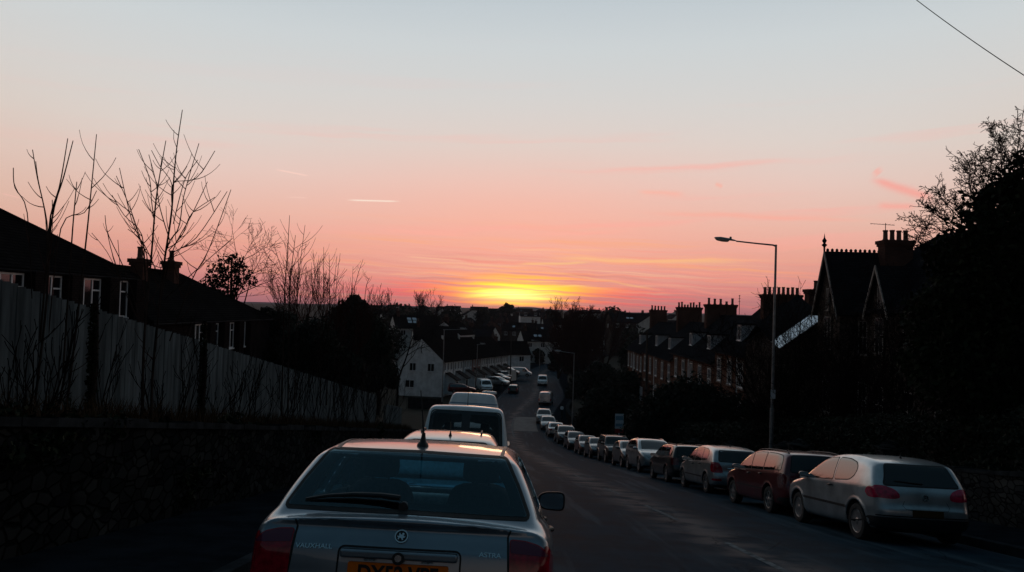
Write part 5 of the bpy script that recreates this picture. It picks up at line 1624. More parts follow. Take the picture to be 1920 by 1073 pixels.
def window(parent, loc, rz, w, h, style='casement', surround=None, frame=None):
    """window standing at loc (middle of the sill), facing local -y turned by rz"""
    me, ge = window_mesh(w, h, style)
    o = link('window', me, None, parent, loc, rz)
    p = link('pane', ge, None, o)
    if frame: o.material_slots[0].link = 'OBJECT'; o.material_slots[0].material = frame
    if surround:
        b = MB(); W = w / 2
        b.box(-W - .18, -W - .004, -.03, .02, -.1, h + .2); b.box(W + .004, W + .18, -.03, .02, -.1, h + .2); b.box(-W - .003, W + .003, -.03, .02, h + .004, h + .2); b.box(-W - .22, W + .22, -.08, .02, -.2, -.102)
        b.build('stone_surround', surround, o)
    return o


def gable_house(name, label, cat, loc, rz, L, D, eave, rise, wall_m, roof_m, over=.3, hip=(0, 0), group=None, gable_over=.2, t=.12, base=-1.5):
    """local frame: x along the ridge 0..L, y depth 0..D (front wall y=0 faces -y), z up"""
    root = empty(name, label, cat, loc, rz, group)
    w = MB(); w.prism([(0, base), (D, base), (D, eave), (D / 2, eave + rise), (0, eave)] if not any(hip) else [(0, base), (D, base), (D, eave), (0, eave)], lambda p: (0, p[0], p[1]), lambda p: (L, p[0], p[1]))
    w.build('wall', wall_m, root)
    r = MB(); s = rise / (D / 2); e = over; zl = eave - e * s; ga = gable_over
    h0, h1 = hip
    R0, R1 = (h0 if h0 else -ga), (L - h1 if h1 else L + ga)
    a0, a1 = (-e if h0 else -ga), (L + e if h1 else L + ga)
    top = eave + rise
    r.slab([(a0, -e, zl), (a1, -e, zl), (R1, D / 2, top), (R0, D / 2, top)], t)
    r.slab([(a1, D + e, zl), (a0, D + e, zl), (R0, D / 2, top), (R1, D / 2, top)], t)
    if h0: r.slab([(a0, D + e, zl), (a0, -e, zl), (R0, D / 2, top)], t)
    if h1: r.slab([(a1, -e, zl), (a1, D + e, zl), (R1, D / 2, top)], t)
    r.tube([(R0, D / 2, top + t * .9), (R1, D / 2, top + t * .9)], .11, 8)
    if h0:
        for yy in (-e, D + e): r.tube([(a0, yy, zl + t), (R0, D / 2, top + t)], .09, 6)
    if h1:
        for yy in (-e, D + e): r.tube([(a1, yy, zl + t), (R1, D / 2, top + t)], .09, 6)
    rf = r.build('roof', roof_m, root)
    g = MB(); g.tube([(a0, -e - .05, zl + .02), (a1, -e - .05, zl + .02)], .06, 6); g.build('gutter', M_DARKTRIM, root)
    return root, rf


def chimney(parent, x, y, z0, z1, wx, wy, pots, m=M_BRICK, along='x', seed=0):
    rng = random.Random(seed + int(x * 7)); b = MB()
    b.box(x - wx / 2, x + wx / 2, y - wy / 2, y + wy / 2, z0, z1 - .35); b.box(x - wx / 2 - .06, x + wx / 2 + .06, y - wy / 2 - .06, y + wy / 2 + .06, z1 - .348, z1 - .2)
    b.box(x - wx / 2 - .12, x + wx / 2 + .12, y - wy / 2 - .12, y + wy / 2 + .12, z1 - .198, z1)
    c = b.build('chimney', m, parent)
    for i in range(pots):
        f = (i + .5) / pots - .5; h = rng.choice((.62, .66, .7, .64, .35)); q = MB()
        px, py = (x + f * (wx - .05), y) if along == 'x' else (x, y + f * (wy - .05))
        r = min(.15, (wx if along == 'x' else wy) / pots * .36)
        q.lathe([(r * 1.1, z1 - .02), (r * 1.15, z1 + .06), (r * .9, z1 + .1), (r * .82, z1 + h - .1), (r, z1 + h - .08), (r * 1.02, z1 + h), (r * .7, z1 + h), (r * .68, z1 + h - .2)], 12, 'z', (px, py, 0))
        q.build('chimney_pot', M_POT, c)
    return c


# the two long hip-roofed houses behind the fence
def fence_house(label, y0, y1, eave_e, rise, hipn, hipf, wins, X0=-16.0, D=8.6, chim=()):
    L = y1 - y0; zb = EYE + eave_e - 5.2
    # local x runs towards +y of the world, local -y faces the road (+x)
    root, rf = gable_house('hip_roofed_house', label, 'house', (X0, y0, zb), R(90), L, D, 5.2, rise, M_TILEHUNG, M_TILE, .12, (hipn, hipf), 'houses behind the left fence')
    for y, w, h in wins:
        window(root, (y - y0, -.03, 5.2 - .13 - h), 0, w, h, 'toplight')
        b = MB(); b.box(y - y0 + w / 2 + .12, y - y0 + w / 2 + .85, -.38, -.002, .4, 5.2 - .05); b.build('tile_hung_bay', M_TILEHUNG, root)
    for (cx, cy, zt, np_) in chim: chimney(rf, cx - y0, -(cy - X0), 5.2 + rise * .45, zt - zb, .65, .65, np_, M_BRICK)
    return root


def fence_house_at(px_list, X0): return [(X0 * FPX / (px - 975)) for px in px_list]


wy = fence_house_at((33, 108, 185, 238), -16.0)
fence_house('long dark house with a hipped roof and four white windows, nearest behind the fence', 12.5, 32.6, .88, 2.92, 0, 5.2, [(y, 1.2, 1.5) for y in wy])
wy2 = fence_house_at((390, 418, 448, 470), -16.0)
fence_house('second hipped house behind the fence with two brick chimneys on its roof', 34.2, 51.0, -1.05, 2.6, 4.2, 4.6, [(y, 1.05, 1.45) for y in wy2], chim=((40.0, -19.4, EYE + 2.10, 1), (43.7, -19.4, EYE + 2.2, 1)))


# white rendered terrace with porches
def white_terrace():
    p0 = at(741, 739, 120); p1 = at(828, 741, 120.5)
    rz = math.radians(90 - 12.5); zb = p0.z
    # local x runs away from us along the row, front faces the road (towards +x of the world)
    org = Vector((p1.x, p1.y, zb)); D = 7.4; L = 46
    root, rf = gable_house('terrace', 'long white rendered terrace with sloping porches and a gable end facing us', 'terrace', org, rz, L, D, 5.35, 3.3, M_RENDER, M_TILE, .35, (0, 0), None, .06)
    root.rotation_euler = (0, R(1.6), rz)
    n = 8; u = L / n
    for i in range(n):
        xx = i * u
        if i in (3, 4): b = MB(); b.box(xx + .1, xx + u - .1, -.03, -.002, 0, 5.25); b.build('coloured_render', M_PINKRENDER if i == 3 else M_RENDER2, root)
        if i in (2,): b = MB(); b.box(xx + .1, xx + u - .1, -.03, -.002, 0, 5.25); b.build('coloured_render', mat('blue_render', (.30, .36, .40), .85, nscale=1.1, namt=.15), root)
        for k in (.2, .5, .8): window(root, (xx + u * k, -.05, 3.7), 0, .75, 1.2, 'casement')
        window(root, (xx + u * .82, -.05, 1.0), 0, 1.1, 1.2, 'casement')
        # lean-to porch with a dark sloping roof
        b = MB(); b.box(xx + u * .30, xx + u * .62, -1.7, -.004, 0, 2.2); po = b.build('porch', M_RENDER2 if i % 2 else M_RENDER, root)
        b = MB(); b.slab([(xx + u * .24, -2.0, 2.15), (xx + u * .68, -2.0, 2.15), (xx + u * .68, -.01, 3.3), (xx + u * .24, -.01, 3.3)], .10); b.build('porch_roof', M_DARKTRIM, po)
        b = MB(); b.prism([(-1.7, 2.202), (-.004, 2.202), (-.004, 3.28)], lambda p: (xx + u * .30, p[0], p[1]), lambda p: (xx + u * .62, p[0], p[1])); b.build('porch_cheek', M_RENDER, po)
        b = MB(); b.box(xx + u * .36, xx + u * .50, -1.73, -1.702, .05, 2.0); b.build('door', M_DARKTRIM, po)
        b = MB(); b.tube([(xx + u * .98, -.06, 0), (xx + u * .98, -.06, 5.2)], .045, 6); b.build('drainpipe', M_DARKTRIM, root)
    for (yy, zz, w, h) in ((1.9, 3.55, 1.15, 1.25), (4.9, 3.55, 1.1, 1.25), (5.3, .9, 1.5, 1.2)): window(root, (-.05, yy, zz), R(-90), w, h, 'casement')
    b = MB(); b.box(-.10, -.04, 3.55, 3.62, 6.3, 7.6); b.build('gable_vent_pipe', M_DARKTRIM, root)
    for q in (10, 20, 30): b = MB(); b.box(q, q + .35, D / 2 - .4, D / 2 - .1, 8.0, 9.15); b.build('vent_stack', M_RENDER2, rf)


white_terrace()


# red stone terrace on the right
def right_terrace():
    X0 = 18.6
    segs = [(108, 122, -5.55, 1), (88, 108, -5.2, 2), (70, 88, -4.25, 2), (54, 70, -3.05, 2)]
    labels = ['far stone terrace house with a narrow chimney, end of the right-hand row', 'stone terrace pair with small dormer and eight-pot chimney', 'stone terrace pair with two white-sided dormers', 'nearest stone terrace pair with tall sash windows and widest chimney']
    cw = [2.5, 3.1, 3.3, 3.2]; pots = [5, 8, 5, 8]; ctop = [at(1257, 582, 121), at(1313, 577, 100), at(1383, 572, 85), at(1475, 553, 66)]
    for k, (y0, y1, e, npair) in enumerate(segs):
        L = y1 - y0; eave = 7.2; zb = EYE + e - eave; D = 9.0
        # local x towards -y of the world (towards us), front faces the road (-x of the world)
        root, rf = gable_house('terrace_house', labels[k], 'house', (X0, y1 - .03, zb), R(-90), L - .06, D, eave, 4.0, M_TERRACESTONE, M_SLATE, .35, (0, 0), 'stone terrace on the right', .02)
        step = L / 5
        for i in range(5):
            xx = step * (i + .5)
            window(root, (xx, -.04, eave - 2.75), 0, 1.05, 1.95, 'sash', M_STONETRIM)
            window(root, (xx, -.04, eave - 6.0), 0, 1.05, 2.0, 'sash', M_STONETRIM)
        b = MB(); b.box(0, L - .1, -.14, -.002, eave - .30, eave - .12); b.build('cornice', M_STONETRIM, root)
        b = MB(); b.tube([(L * .45, -.12, 0), (L * .45, -.12, eave - .3)], .06, 6); b.build('drainpipe', M_UPVC, root)
        # bays at ground level
        for fx in (.25, .75):
            b = MB(); xb = L * fx; b.prism([(xb - 1.7, -.004), (xb - 1.0, -1.0), (xb + 1.0, -1.0), (xb + 1.7, -.004)], lambda p: (p[0], p[1], -1), lambda p: (p[0], p[1], 3.2)); bay = b.build('bay', M_STONETRIM if k == 3 else M_TERRACESTONE, root)
            for dx in (-.55, .55): window(bay, (xb + dx, -1.02, .8), 0, .85, 1.7, 'sash')
        # dormers with pale cheeks
        for fx in ((.30, .72) if k else (.5,)):
            xb = L * fx; zd = eave + 1.15; yb = .15
            b = MB(); b.box(xb - .62, xb + .62, .75, 3.3, eave + .45, eave + 2.25); dm = b.build('dormer', mat('pale_cheek', (.30, .33, .36), .7, nscale=3, namt=.2), root)
            b = MB(); b.box(xb - .78, xb + .78, .60, 3.6, eave + 2.252, eave + 2.36); b.build('dormer_roof', M_SLATE, dm)
            window(dm, (xb, .73, eave + .92), 0, 1.0, 1.25, 'casement')
        ct = ctop[k]; cx = y1 - ct.y
        chimney(rf, min(max(cx, .6), L - .6), D / 2, eave + 2.0, ct.z - zb, .95, cw[k], pots[k], M_BRICK, 'y', k)
        if k == 3:
            c2 = at(1529, 543, 55.5); chimney(rf, y1 - 55.5, c2.x - X0, eave + 1.0, c2.z - zb, .9, 1.25, 1, M_BRICK, 'y', 9)
        if k == 2:
            b = MB(); b.tube([(cx + .3, D / 2 + cw[k] * .6, ct.z - zb - 1), (cx + .3, D / 2 + cw[k] * .6, ct.z - zb + 1.1)], .03, 5)
            for q in (.4, .7, 1.0): b.box(cx + .0, cx + .6, D / 2 + cw[k] * .6 - .02, D / 2 + cw[k] * .6 + .02, ct.z - zb + q - .02, ct.z - zb + q + .03)
            b.build('aerial', M_DARKTRIM, rf)
    # pale-edged gable of the last house
    return


right_terrace()


def aerial(parent, x, y, z, h=1.2, w=.9, rot=0.0):
    b = MB(); b.tube([(x, y, z), (x, y, z + h)], .022, 5)
    c, s = math.cos(rot), math.sin(rot)
    b.tube([(x - c * w, y - s * w, z + h * .95), (x + c * w * .6, y + s * w * .6, z + h * .88)], .014, 5)
    for k in np.linspace(-.9, .5, 7): b.tube([(x + c * w * k - s * .16, y + s * w * k + c * .16, z + h * .93), (x + c * w * k + s * .16, y + s * w * k - c * .16, z + h * .93)], .008, 4)
    b.build('aerial', M_DARKTRIM, parent)


def gothic_house():
    X0 = 20.0; y0, y1 = 33.0, 49.6; L = y1 - y0; eave = 7.4; e = .55; zb = EYE + e - eave; D = 10.5; rise = 4.3
    root, rf = gable_house('gothic_house', 'tall dark gothic stone house with steep gables, finial and four-pot chimney', 'house', (X0, y1, zb), R(-90), L, D, eave, rise, M_HOUSESTONE, M_SLATE, .3, (4.0, 0), None, .1)
    # cross gables towards the road
    def gable(yc, w, h, proj, base_z, big):
        xx = y1 - yc
        g = MB(); g.prism([(xx - w / 2, base_z), (xx + w / 2, base_z), (xx + w / 2, eave - .1), (xx, eave + h), (xx - w / 2, eave - .1)], lambda p: (p[0], -proj, p[1]), lambda p: (p[0], 3.6, p[1])); gb = g.build('gable_wing', M_HOUSESTONE, root)
        r = MB(); o = .22; s = (h + .1) / (w / 2)
        top = eave + h + .12; zl = eave - .1 - o * s
        back = (eave + h) / 1.0; yb = 4.9
        r.slab([(xx - w / 2 - o, -proj - .25, zl + .1), (xx, -proj - .25, top), (xx, yb, top), (xx - w / 2 - o, yb, zl + .1)], .09, None)
        r.slab([(xx, -proj - .25, top), (xx + w / 2 + o, -proj - .25, zl + .1), (xx + w / 2 + o, yb, zl + .1), (xx, yb, top)], .09, None)
        if big:
            for k in np.arange(-proj - .1, yb, .28): r.lathe([(.07, top + .02), (.09, top + .14), (.03, top + .22)], 6, 'z', (xx, k, 0))
        r.build('roof', M_SLATE, gb)
        b = MB()
        for sg in (1, -1):
            b.prism([(0, -.02), (0, .22), (w / 2 + o + .03, .22 - s * (w / 2 + o + .03)), (w / 2 + o + .03, -.02 - s * (w / 2 + o + .03))], lambda p: (xx + sg * p[0], -proj - .34, top - .15 + p[1]), lambda p: (xx + sg * p[0], -proj - .27, top - .15 + p[1]))
        b.build('barge_board', M_BARGE, gb)
        if big:
            b = MB(); b.lathe([(.05, top), (.06, top + .3), (.17, top + .42), (.06, top + .52), (.14, top + .68), (.04, top + .85), (.001, top + 1.15)], 10, 'z', (xx, -proj - .3, 0)); b.build('finial', M_DARKTRIM, gb)
        window(gb, (xx, -proj - .03, eave - 2.4), 0, .95, 1.9, 'sash', M_HOUSESTONE, M_DIMFRAME)
        window(gb, (xx, -proj - .03, eave - .1), 0, .45, 1.3, 'casement', None, M_DIMFRAME)
        window(gb, (xx, -proj - .03, eave - 6.2), 0, 1.1, 2.0, 'sash', M_HOUSESTONE, M_DIMFRAME)
    gable(46.1, 3.2, 3.25, 1.0, -1.5, True)
    gable(41.4, 2.3, 2.15, .15, -1.5, False)
    for yc in (43.6, 38.6, 35.6): window(root, (y1 - yc, -.04, eave - 2.6), 0, 1.05, 1.9, 'sash', M_HOUSESTONE, M_DIMFRAME); window(root, (y1 - yc, -.04, eave - 6.2), 0, 1.05, 2.0, 'sash', M_HOUSESTONE, M_DIMFRAME)
    ct = at(1679, 452, 45.5)
    c = chimney(rf, y1 - 45.5, ct.x - X0, eave + 1.2, ct.z - zb, .9, 1.65, 4, M_BRICK, 'y', 3)
    aerial(c, y1 - 45.5, ct.x - X0 - .6, ct.z - zb, 1.05, .9, R(90))
    return root


gothic_house()

# pale sheet roof of a lean-to between the terrace and the gothic house
def lean_to():
    a, b_ = at(1446, 642, 51.5), at(1530, 584, 50.5)
    root = empty('lean_to', 'pitched outbuilding with a bright pale strip along its sloping roof edge, seen through bare twigs', 'outbuilding', (a.x, a.y, a.z - 4))
    o = Vector(root.location); w = Vector((0, -1.7, -.34)); up = Vector((0, 3.0, 1.1)); A, B = a - o, b_ - o
    m = MB(); m.slab([A, B, B + up, A + up], .07); m.slab([A + up, B + up, B + up + Vector((0, 3, -1.4)), A + up + Vector((0, 3, -1.4))], .07); m.build('roof', M_SLATE, root)
    m = MB(); m.slab([A + w, B + w, B - w * .02, A - w * .02], .05); m.build('roof_edge', mat('zinc_sheet', (.46, .50, .54), .3, .9, nscale=1.2, namt=.12), root)
    m = MB(); m.prism([(A.x, -3.5), (B.x, -3.5), (B.x, B.z + w.z - .06), (A.x, A.z + w.z - .06)], lambda p: (p[0], w.y + .25, p[1]), lambda p: (p[0], 5.5, p[1])); m.build('wall', M_HOUSESTONE, root)


lean_to()
HAZE = 8e-5

# ------------------------------------------------------------------ right side: walls, hedges, trees
def right_wall(y0, y1, h, label, piers=(), m=M_STONEWALL):
    root = empty('garden_wall', label, 'wall', (float(xr(y0)) + 1.75, y0, road_z(float(xr(y0)), y0)), group='garden walls on the right')
    o = Vector(root.location); b = MB(); rng = random.Random(int(y0 * 10)); nz = 6
    for off, flip in ((0, True), (.36, False)):
        V, F = [], []
        ys = np.arange(y0, y1 + .01, .4)
        for y in ys:
            x = float(xr(y)) + 1.76 + off; z0 = road_z(float(xr(y)), y) - .1
            for j in range(nz): V.append((x + rng.uniform(-.025, .025) - o.x, y - o.y, z0 + (h + .1) * j / (nz - 1) - o.z))
        for i in range(len(ys) - 1):
            for j in range(nz - 1):
                q = (i * nz + j, (i + 1) * nz + j, (i + 1) * nz + j + 1, i * nz + j + 1); F.append(q[::-1] if flip else q)
        b.add(V, F)
    b.build('masonry', m, root)
    c = MB(); y = y0
    while y < y1 - .05:
        ye = min(y + rng.uniform(.35, .8), y1); x = float(xr(y)) + 1.72; z = road_z(float(xr(y)), y) + h; dz = road_z(float(xr(ye)), ye) + h - z
        q = [(x - o.x, y - o.y, z - o.z), (x - o.x + .44, y - o.y, z - o.z), (x - o.x + .44, ye - .012 - o.y, z + dz - o.z), (x - o.x, ye - .012 - o.y, z + dz - o.z)]; t = rng.uniform(.06, .11)
        c.add(q + [(p[0], p[1], p[2] + t) for p in q], [(0, 3, 2, 1), (4, 5, 6, 7), (0, 1, 5, 4), (1, 2, 6, 5), (2, 3, 7, 6), (3, 0, 4, 7)]); y = ye
    c.build('coping', M_COPING, root)
    for y in piers:
        p = MB(); x = float(xr(y)) + 1.95 - o.x; z = road_z(float(xr(y)), y) - o.z
        p.box(x - .27, x + .27, y - o.y - .27, y - o.y + .27, -.1 + z, h + .38 + z); p.box(x - .33, x + .33, y - o.y - .33, y - o.y + .33, h + .382 + z, h + .48 + z)
        p.lathe([(.30, h + .478 + z), (.22, h + .6 + z), (.001, h + .68 + z)], 4, 'z', (x, y - o.y, 0))
        p.build('pier', M_STONEPALE, root)
    return root


right_wall(6.0, 12.6, 1.15, 'pale stone garden wall at the right edge before the gateway', (12.6,), M_STONEPALE)
right_wall(14.2, 27.0, 1.15, 'stone garden wall with a gate pier behind the nearest parked hatchback', (14.2, 20.6, 27.0), M_STONEPALE)
right_wall(28.4, 62.0, 1.05, 'long stone garden wall with square piers behind the parked row', (28.4, 35.5, 42.0, 50.0))
right_wall(64.0, 112.0, 1.05, 'low stone wall beside the far pavement under the bushes', ())


def garden(y, off): return (float(xr(y)) + off, y, ground_z(1, off, y))


def foliage_mass(label, blobs, n, size, m, name='evergreen_tree', cat='tree', group=None, trunk_h=None, seed=1, twigs=0, base=None, core=True):
    """blobs: (x, y, z, rx, ry, rz)"""
    base = Vector(base) if base is not None else Vector((blobs[0][0], blobs[0][1], ground_z(1 if blobs[0][0] > 3 else -1, abs(blobs[0][0] - float(xr(blobs[0][1]) if blobs[0][0] > 3 else xl(blobs[0][1]))), blobs[0][1])))
    root = empty(name, label, cat, base, group=group); rng = random.Random(seed)
    b = MB(); top = max(q[2] for q in blobs)
    b.tube([(0, 0, -.2), (.1, .05, (top - base.z) * .5), (0, 0, top - base.z)], [.22, .16, .05], 7)
    for q in blobs:
        c = Vector(q[:3]) - base; b.tube([(0, 0, max(.2, c.z * .35)), tuple(c * .6 + Vector((0, 0, .2))), tuple(c)], [.10, .07, .03], 5, False)
    b.build('trunk', M_TWIGDARK, root)
    leaves('crown', [q[:3] for q in blobs], [q[3:] for q in blobs], n, size, m, root, base, seed)
    if twigs:
        t = Tree()
        for i in range(twigs):
            q = rng.choice(blobs); u = Vector((rng.gauss(0, 1), rng.gauss(0, 1), abs(rng.gauss(0, .8)) - .1)).normalized()
            p = Vector((q[0] + u.x * q[3] * .8, q[1] + u.y * q[4] * .8, q[2] + u.z * q[5] * .8))
            t.grow(p, u, rng.uniform(.5, 1.5), .012, 1, rng, .25, .30, (0, 4, 3), (25, 65), (.35, .6), 5, .25)
        t.mesh('twigs', (1, 2, 3), M_TWIGDARK, root, base, 3, .005)
    return root


def blob_line(pts, rx, ry, rz, jit=.3, seed=0):
    rng = random.Random(seed); return [(x + rng.gauss(0, jit), y + rng.gauss(0, jit), z + rng.gauss(0, jit * .6), rx * rng.uniform(.8, 1.2), ry * rng.uniform(.8, 1.2), rz * rng.uniform(.8, 1.2)) for x, y, z in pts]


def px_blobs(items, d0):
    """(px, py, r_px[, extra depth]) in the photo -> ellipsoids about d0 metres away"""
    out = []
    for it in items:
        d = d0 + (it[3] if len(it) > 3 else 0); p = at(it[0], it[1], d); r = it[2] * d / FPX; out.append((p.x, p.y, p.z, r, r, r))
    return out


# great dark ivy-clad tree at the right edge
foliage_mass('huge dark ivy-clad tree at the right edge with spiky bare twigs round its crown', px_blobs([
    (1905, 420, 96), (1860, 472, 86), (1820, 522, 72), (1900, 560, 120), (1850, 620, 110), (1790, 575, 62), (1940, 345, 62), (1770, 485, 38, .6), (1750, 600, 55, .8), (1800, 690, 90), (1900, 720, 120), (1960, 500, 130), (1980, 640, 140), (1745, 680, 60, 1.0), (1882, 392, 54, 1.2)], 19.5),
    38000, .085, M_IVY, 'ivy_tree', seed=31, base=garden(19.5, 4.2))


def hawthorn_twigs():
    """bare thorny outer twigs against the sky, a tree of its own behind the ivy"""
    rng = random.Random(77); base = Vector(garden(21.0, 3.4)); root = empty('thorn_tree', 'bare thorny tree whose crooked twigs stand out against the sky at the right edge', 'tree', base); t = Tree()
    t.lines.append(([base, base.lerp(at(1850, 560, 20.5), .6), at(1900, 400, 20.5)], np.array((.16, .12, .06)), 0))
    t.lines.append(([base.lerp(at(1850, 560, 20.5), .5), at(1820, 520, 20.3), at(1800, 470, 20)], np.array((.11, .08, .04)), 0))
    for (x0, y0, x1, y1) in ((1900, 400, 1925, 220), (1890, 380, 1920, 235), (1870, 380, 1880, 268), (1860, 390, 1830, 285), (1850, 400, 1800, 290), (1840, 410, 1795, 300), (1850, 420, 1780, 330), (1830, 430, 1770, 352), (1820, 430, 1755, 362), (1800, 430, 1740, 385), (1790, 450, 1735, 368), (1780, 450, 1728, 392), (1770, 470, 1712, 420), (1765, 480, 1705, 408),
                             (1760, 480, 1708, 440), (1880, 330, 1870, 228), (1905, 340, 1880, 250), (1910, 300, 1935, 200), (1895, 360, 1905, 255), (1868, 350, 1836, 300), (1925, 250, 1875, 226), (1890, 340, 1850, 270), (1810, 400, 1765, 345), (1830, 380, 1800, 310), (1850, 370, 1822, 300), (1780, 420, 1735, 375), (1875, 300, 1840, 290)):
        d = 20 + rng.uniform(-.8, .8); a, b = at(x0, y0, d), at(x1, y1, d + rng.uniform(-.3, .3)); v = b - a
        t.grow(a, v, v.length * 1.0, .018, 1, rng, .05, .26, (0, 11, 5, 2), (28, 65), (.30, .55), 7, .10, .3)
    t.mesh('trunk', (0,), M_TWIGDARK, root, base, 6); t.mesh('crown', (1, 2, 3, 4), M_TWIGDARK, root, base, 3, .0068)


hawthorn_twigs()
foliage_mass('mostly unseen ivy-clad tree added to shade the near hatchback, bare twig tips in the top right corner', [(13.0, 6, 3.0, 2.4, 3, 2.2), (12.5, 3, 4.5, 2.6, 3, 2.4), (13.5, 0, 5.5, 3, 3.2, 2.6), (12.4, -3, 4.5, 2.6, 3, 2.5), (13, -6, 3.5, 2.6, 3, 2.4), (14, 2, 7.5, 2.5, 3, 2.0)], 14000, .10, M_IVY, 'ivy_tree', seed=33, base=garden(3.0, 5.0), twigs=40)  # leafy crown out of view, added to darken the near hatchback's rear

# hedges over the garden walls
def hedge(label, y0, y1, h, w, n, size, seed, off=2.5, m=M_HEDGE, group='hedges over the garden walls'):
    base = Vector(garden(y0, off + w / 2)); root = empty('hedge', label, 'hedge', base, group=group); ys = np.arange(y0, y1, 1.0); rng = random.Random(seed)
    C, Rr = [], []
    for y in ys:
        x = float(xr(y)) + off + w / 2; z = road_z(float(xr(y)), y)
        for k in np.arange(.5, h, .8): C.append((x + rng.gauss(0, .12), y, z + k)); Rr.append((w * .62, .9, .62 if k + .8 < h else .45 + rng.random() * .12))
    leaves('foliage', C, Rr, n, size, m, root, base, seed)
    b = MB()
    for y in ys[::2]:
        x = float(xr(y)) + off + w / 2; z = road_z(float(xr(y)), y); b.tube([(x - base.x, y - base.y, z - base.z), (x - base.x + .1, y - base.y, z + h * .8 - base.z)], .04, 5)
    b.build('stems', M_TWIGDARK, root)
    return root


hedge('tall dark clipped hedge behind the nearest silver hatchback', 14.6, 24, 2.7, 1.3, 22000, .055, 41)
hedge('dark level-topped hedge behind the red estate and the street lamp', 24.2, 36, 2.8, 1.3, 20000, .065, 42)
hedge('dark hedge above the wall behind the crossover', 36.2, 48, 2.2, 1.3, 15000, .075, 43)
hedge('hedge at the right edge behind the pale garden wall', 5.0, 12.0, 2.6, 1.3, 15000, .05, 44)
hedge('low dark hedge beside the far pavement', 58, 84, 1.8, 1.4, 14000, .10, 45)

foliage_mass('broad domed evergreen bush before the stone terrace', px_blobs([(1290, 760, 55), (1250, 775, 50), (1330, 775, 50), (1215, 800, 45), (1380, 790, 48), (1290, 800, 60), (1350, 810, 50), (1240, 830, 40), (1420, 800, 40)], 52), 26000, .14, M_EVERGREEN, 'evergreen_bush', 'bush', seed=51, base=garden(52, 4.5))
foliage_mass('round dark bush under the far end of the stone terrace', px_blobs([(1130, 760, 36), (1165, 770, 34), (1110, 790, 30), (1185, 800, 30), (1150, 800, 36)], 72), 13000, .17, M_EVERGREEN, 'evergreen_bush', 'bush', seed=52, base=garden(72, 3.5))
foliage_mass('dark evergreen beside the far bend of the road', px_blobs([(1090, 720, 24), (1110, 725, 28), (1078, 740, 18), (1135, 715, 30), (1165, 725, 30), (1120, 700, 22)], 125), 9000, .24, M_EVERGREEN, 'evergreen_tree', 'tree', seed=53, base=(at(1105, 745, 125).x, 125, -12.6))
foliage_mass('dark tree mass behind the far kerb right of the tall lamp', px_blobs([(1150, 745, 30), (1190, 755, 26), (1180, 720, 24)], 105), 7000, .22, M_EVERGREEN, 'evergreen_tree', 'tree', seed=54, base=(at(1160, 760, 105).x, 105, -11.6))

# bare bushes before the gothic house
for i, (px, d, H, lab) in enumerate(((1500, 33, 6.6, 'wide bare bush full of twigs left of the gothic house'), (1560, 29, 5.2, 'tangled bare bush straight in front of the gothic gable'), (1625, 31, 5.6, 'dense bare bush under the second gothic gable'), (1690, 26, 5.4, 'bare twiggy bush beside the ivy-clad tree'), (1465, 36, 6.4, 'loose bare bush around the foot of the street lamp'))):
    p = at(px, 700, d); z = ground_z(1, p.x - float(xr(d)), d)
    bare_tree(lab, (p.x, d, z), H, 90 + i, (8, 6, 5), (25, 65), .05, 'bare bushes before the gothic house', 'bare_bush', M_TWIGDARK, up=.28, rmin=.008, stems=5, start=.1, cat='bush')

# big bare tree in the middle distance and the broom-like tree on the left
bare_tree('large spreading bare tree over the far bend of the road', (at(1085, 740, 150).x, 150, -12.5), 11.6, 201, (10, 8, 6, 4), (25, 72), .24, None, 'bare_tree', M_TWIG, up=.55, rmin=.022, stems=8, start=.12)
bare_tree('second bare tree with straight twigs right of the spreading one', (at(1130, 720, 165).x, 165, -12.5), 10.8, 203, (9, 7, 5), (20, 50), .2, None, 'bare_tree', M_TWIG, up=.45, rmin=.028, stems=3, start=.2)
bare_tree('smaller bare tree left of the spreading one at the far bend', (at(1046, 730, 160).x, 160, -12.5), 10.4, 206, (9, 7, 5), (20, 55), .2, None, 'bare_tree', M_TWIG, up=.45, rmin=.024, stems=4, start=.2)
bare_tree('broom-like reddish bare tree behind the left saplings', (at(603, 700, 62).x, 62, -9.0), 10.6, 202, (10, 8, 6), (16, 42), .16, None, 'bare_tree', M_TWIG, up=.55, rmin=.012, stems=4, start=.3)

# ivy tree on the skyline left, and the dark evergreens around it
b_ = at(430, 600, 62)
foliage_mass('round ivy-covered tree on the skyline behind the second hipped house', px_blobs([(428, 500, 24), (405, 515, 22), (450, 512, 20), (432, 535, 24), (395, 530, 18), (442, 488, 14), (470, 525, 14), (415, 550, 22)], 62), 1500, .14, M_IVY, 'ivy_tree', seed=61, base=(b_.x, b_.y, b_.z - 4))
bare_tree('wide bare tree with fine twigs round the ivy-covered skyline tree', (b_.x + .2, b_.y + .3, b_.z - 3.0), 8.3, 204, (10, 8, 5), (28, 68), .13, None, 'bare_tree', M_TWIG, up=.16, rmin=.013, start=.35)
DARK = [('dark evergreen rising highest left of the white gable', [(660, 590, 30), (640, 600, 26), (685, 605, 26), (660, 630, 40), (700, 640, 36), (630, 640, 34), (665, 570, 14)], 70, 15000),
        ('dark bushy evergreen behind the lower end of the fence', [(590, 640, 42), (620, 680, 40), (560, 650, 40), (650, 700, 36), (580, 690, 40)], 52, 15000),
        ('dark evergreen beside the second hipped house', [(525, 610, 30), (505, 640, 34), (545, 650, 36), (520, 680, 34), (500, 590, 14)], 54, 11000),
        ('dark shrubby tree close against the white gable', [(712, 660, 26), (700, 700, 34), (725, 700, 20), (690, 660, 30), (735, 715, 14), (705, 610, 12)], 95, 11000),
        ('small round dark tree on the skyline left of the saplings', [(665, 566, 12), (655, 575, 12), (678, 575, 12)], 120, 2500)]
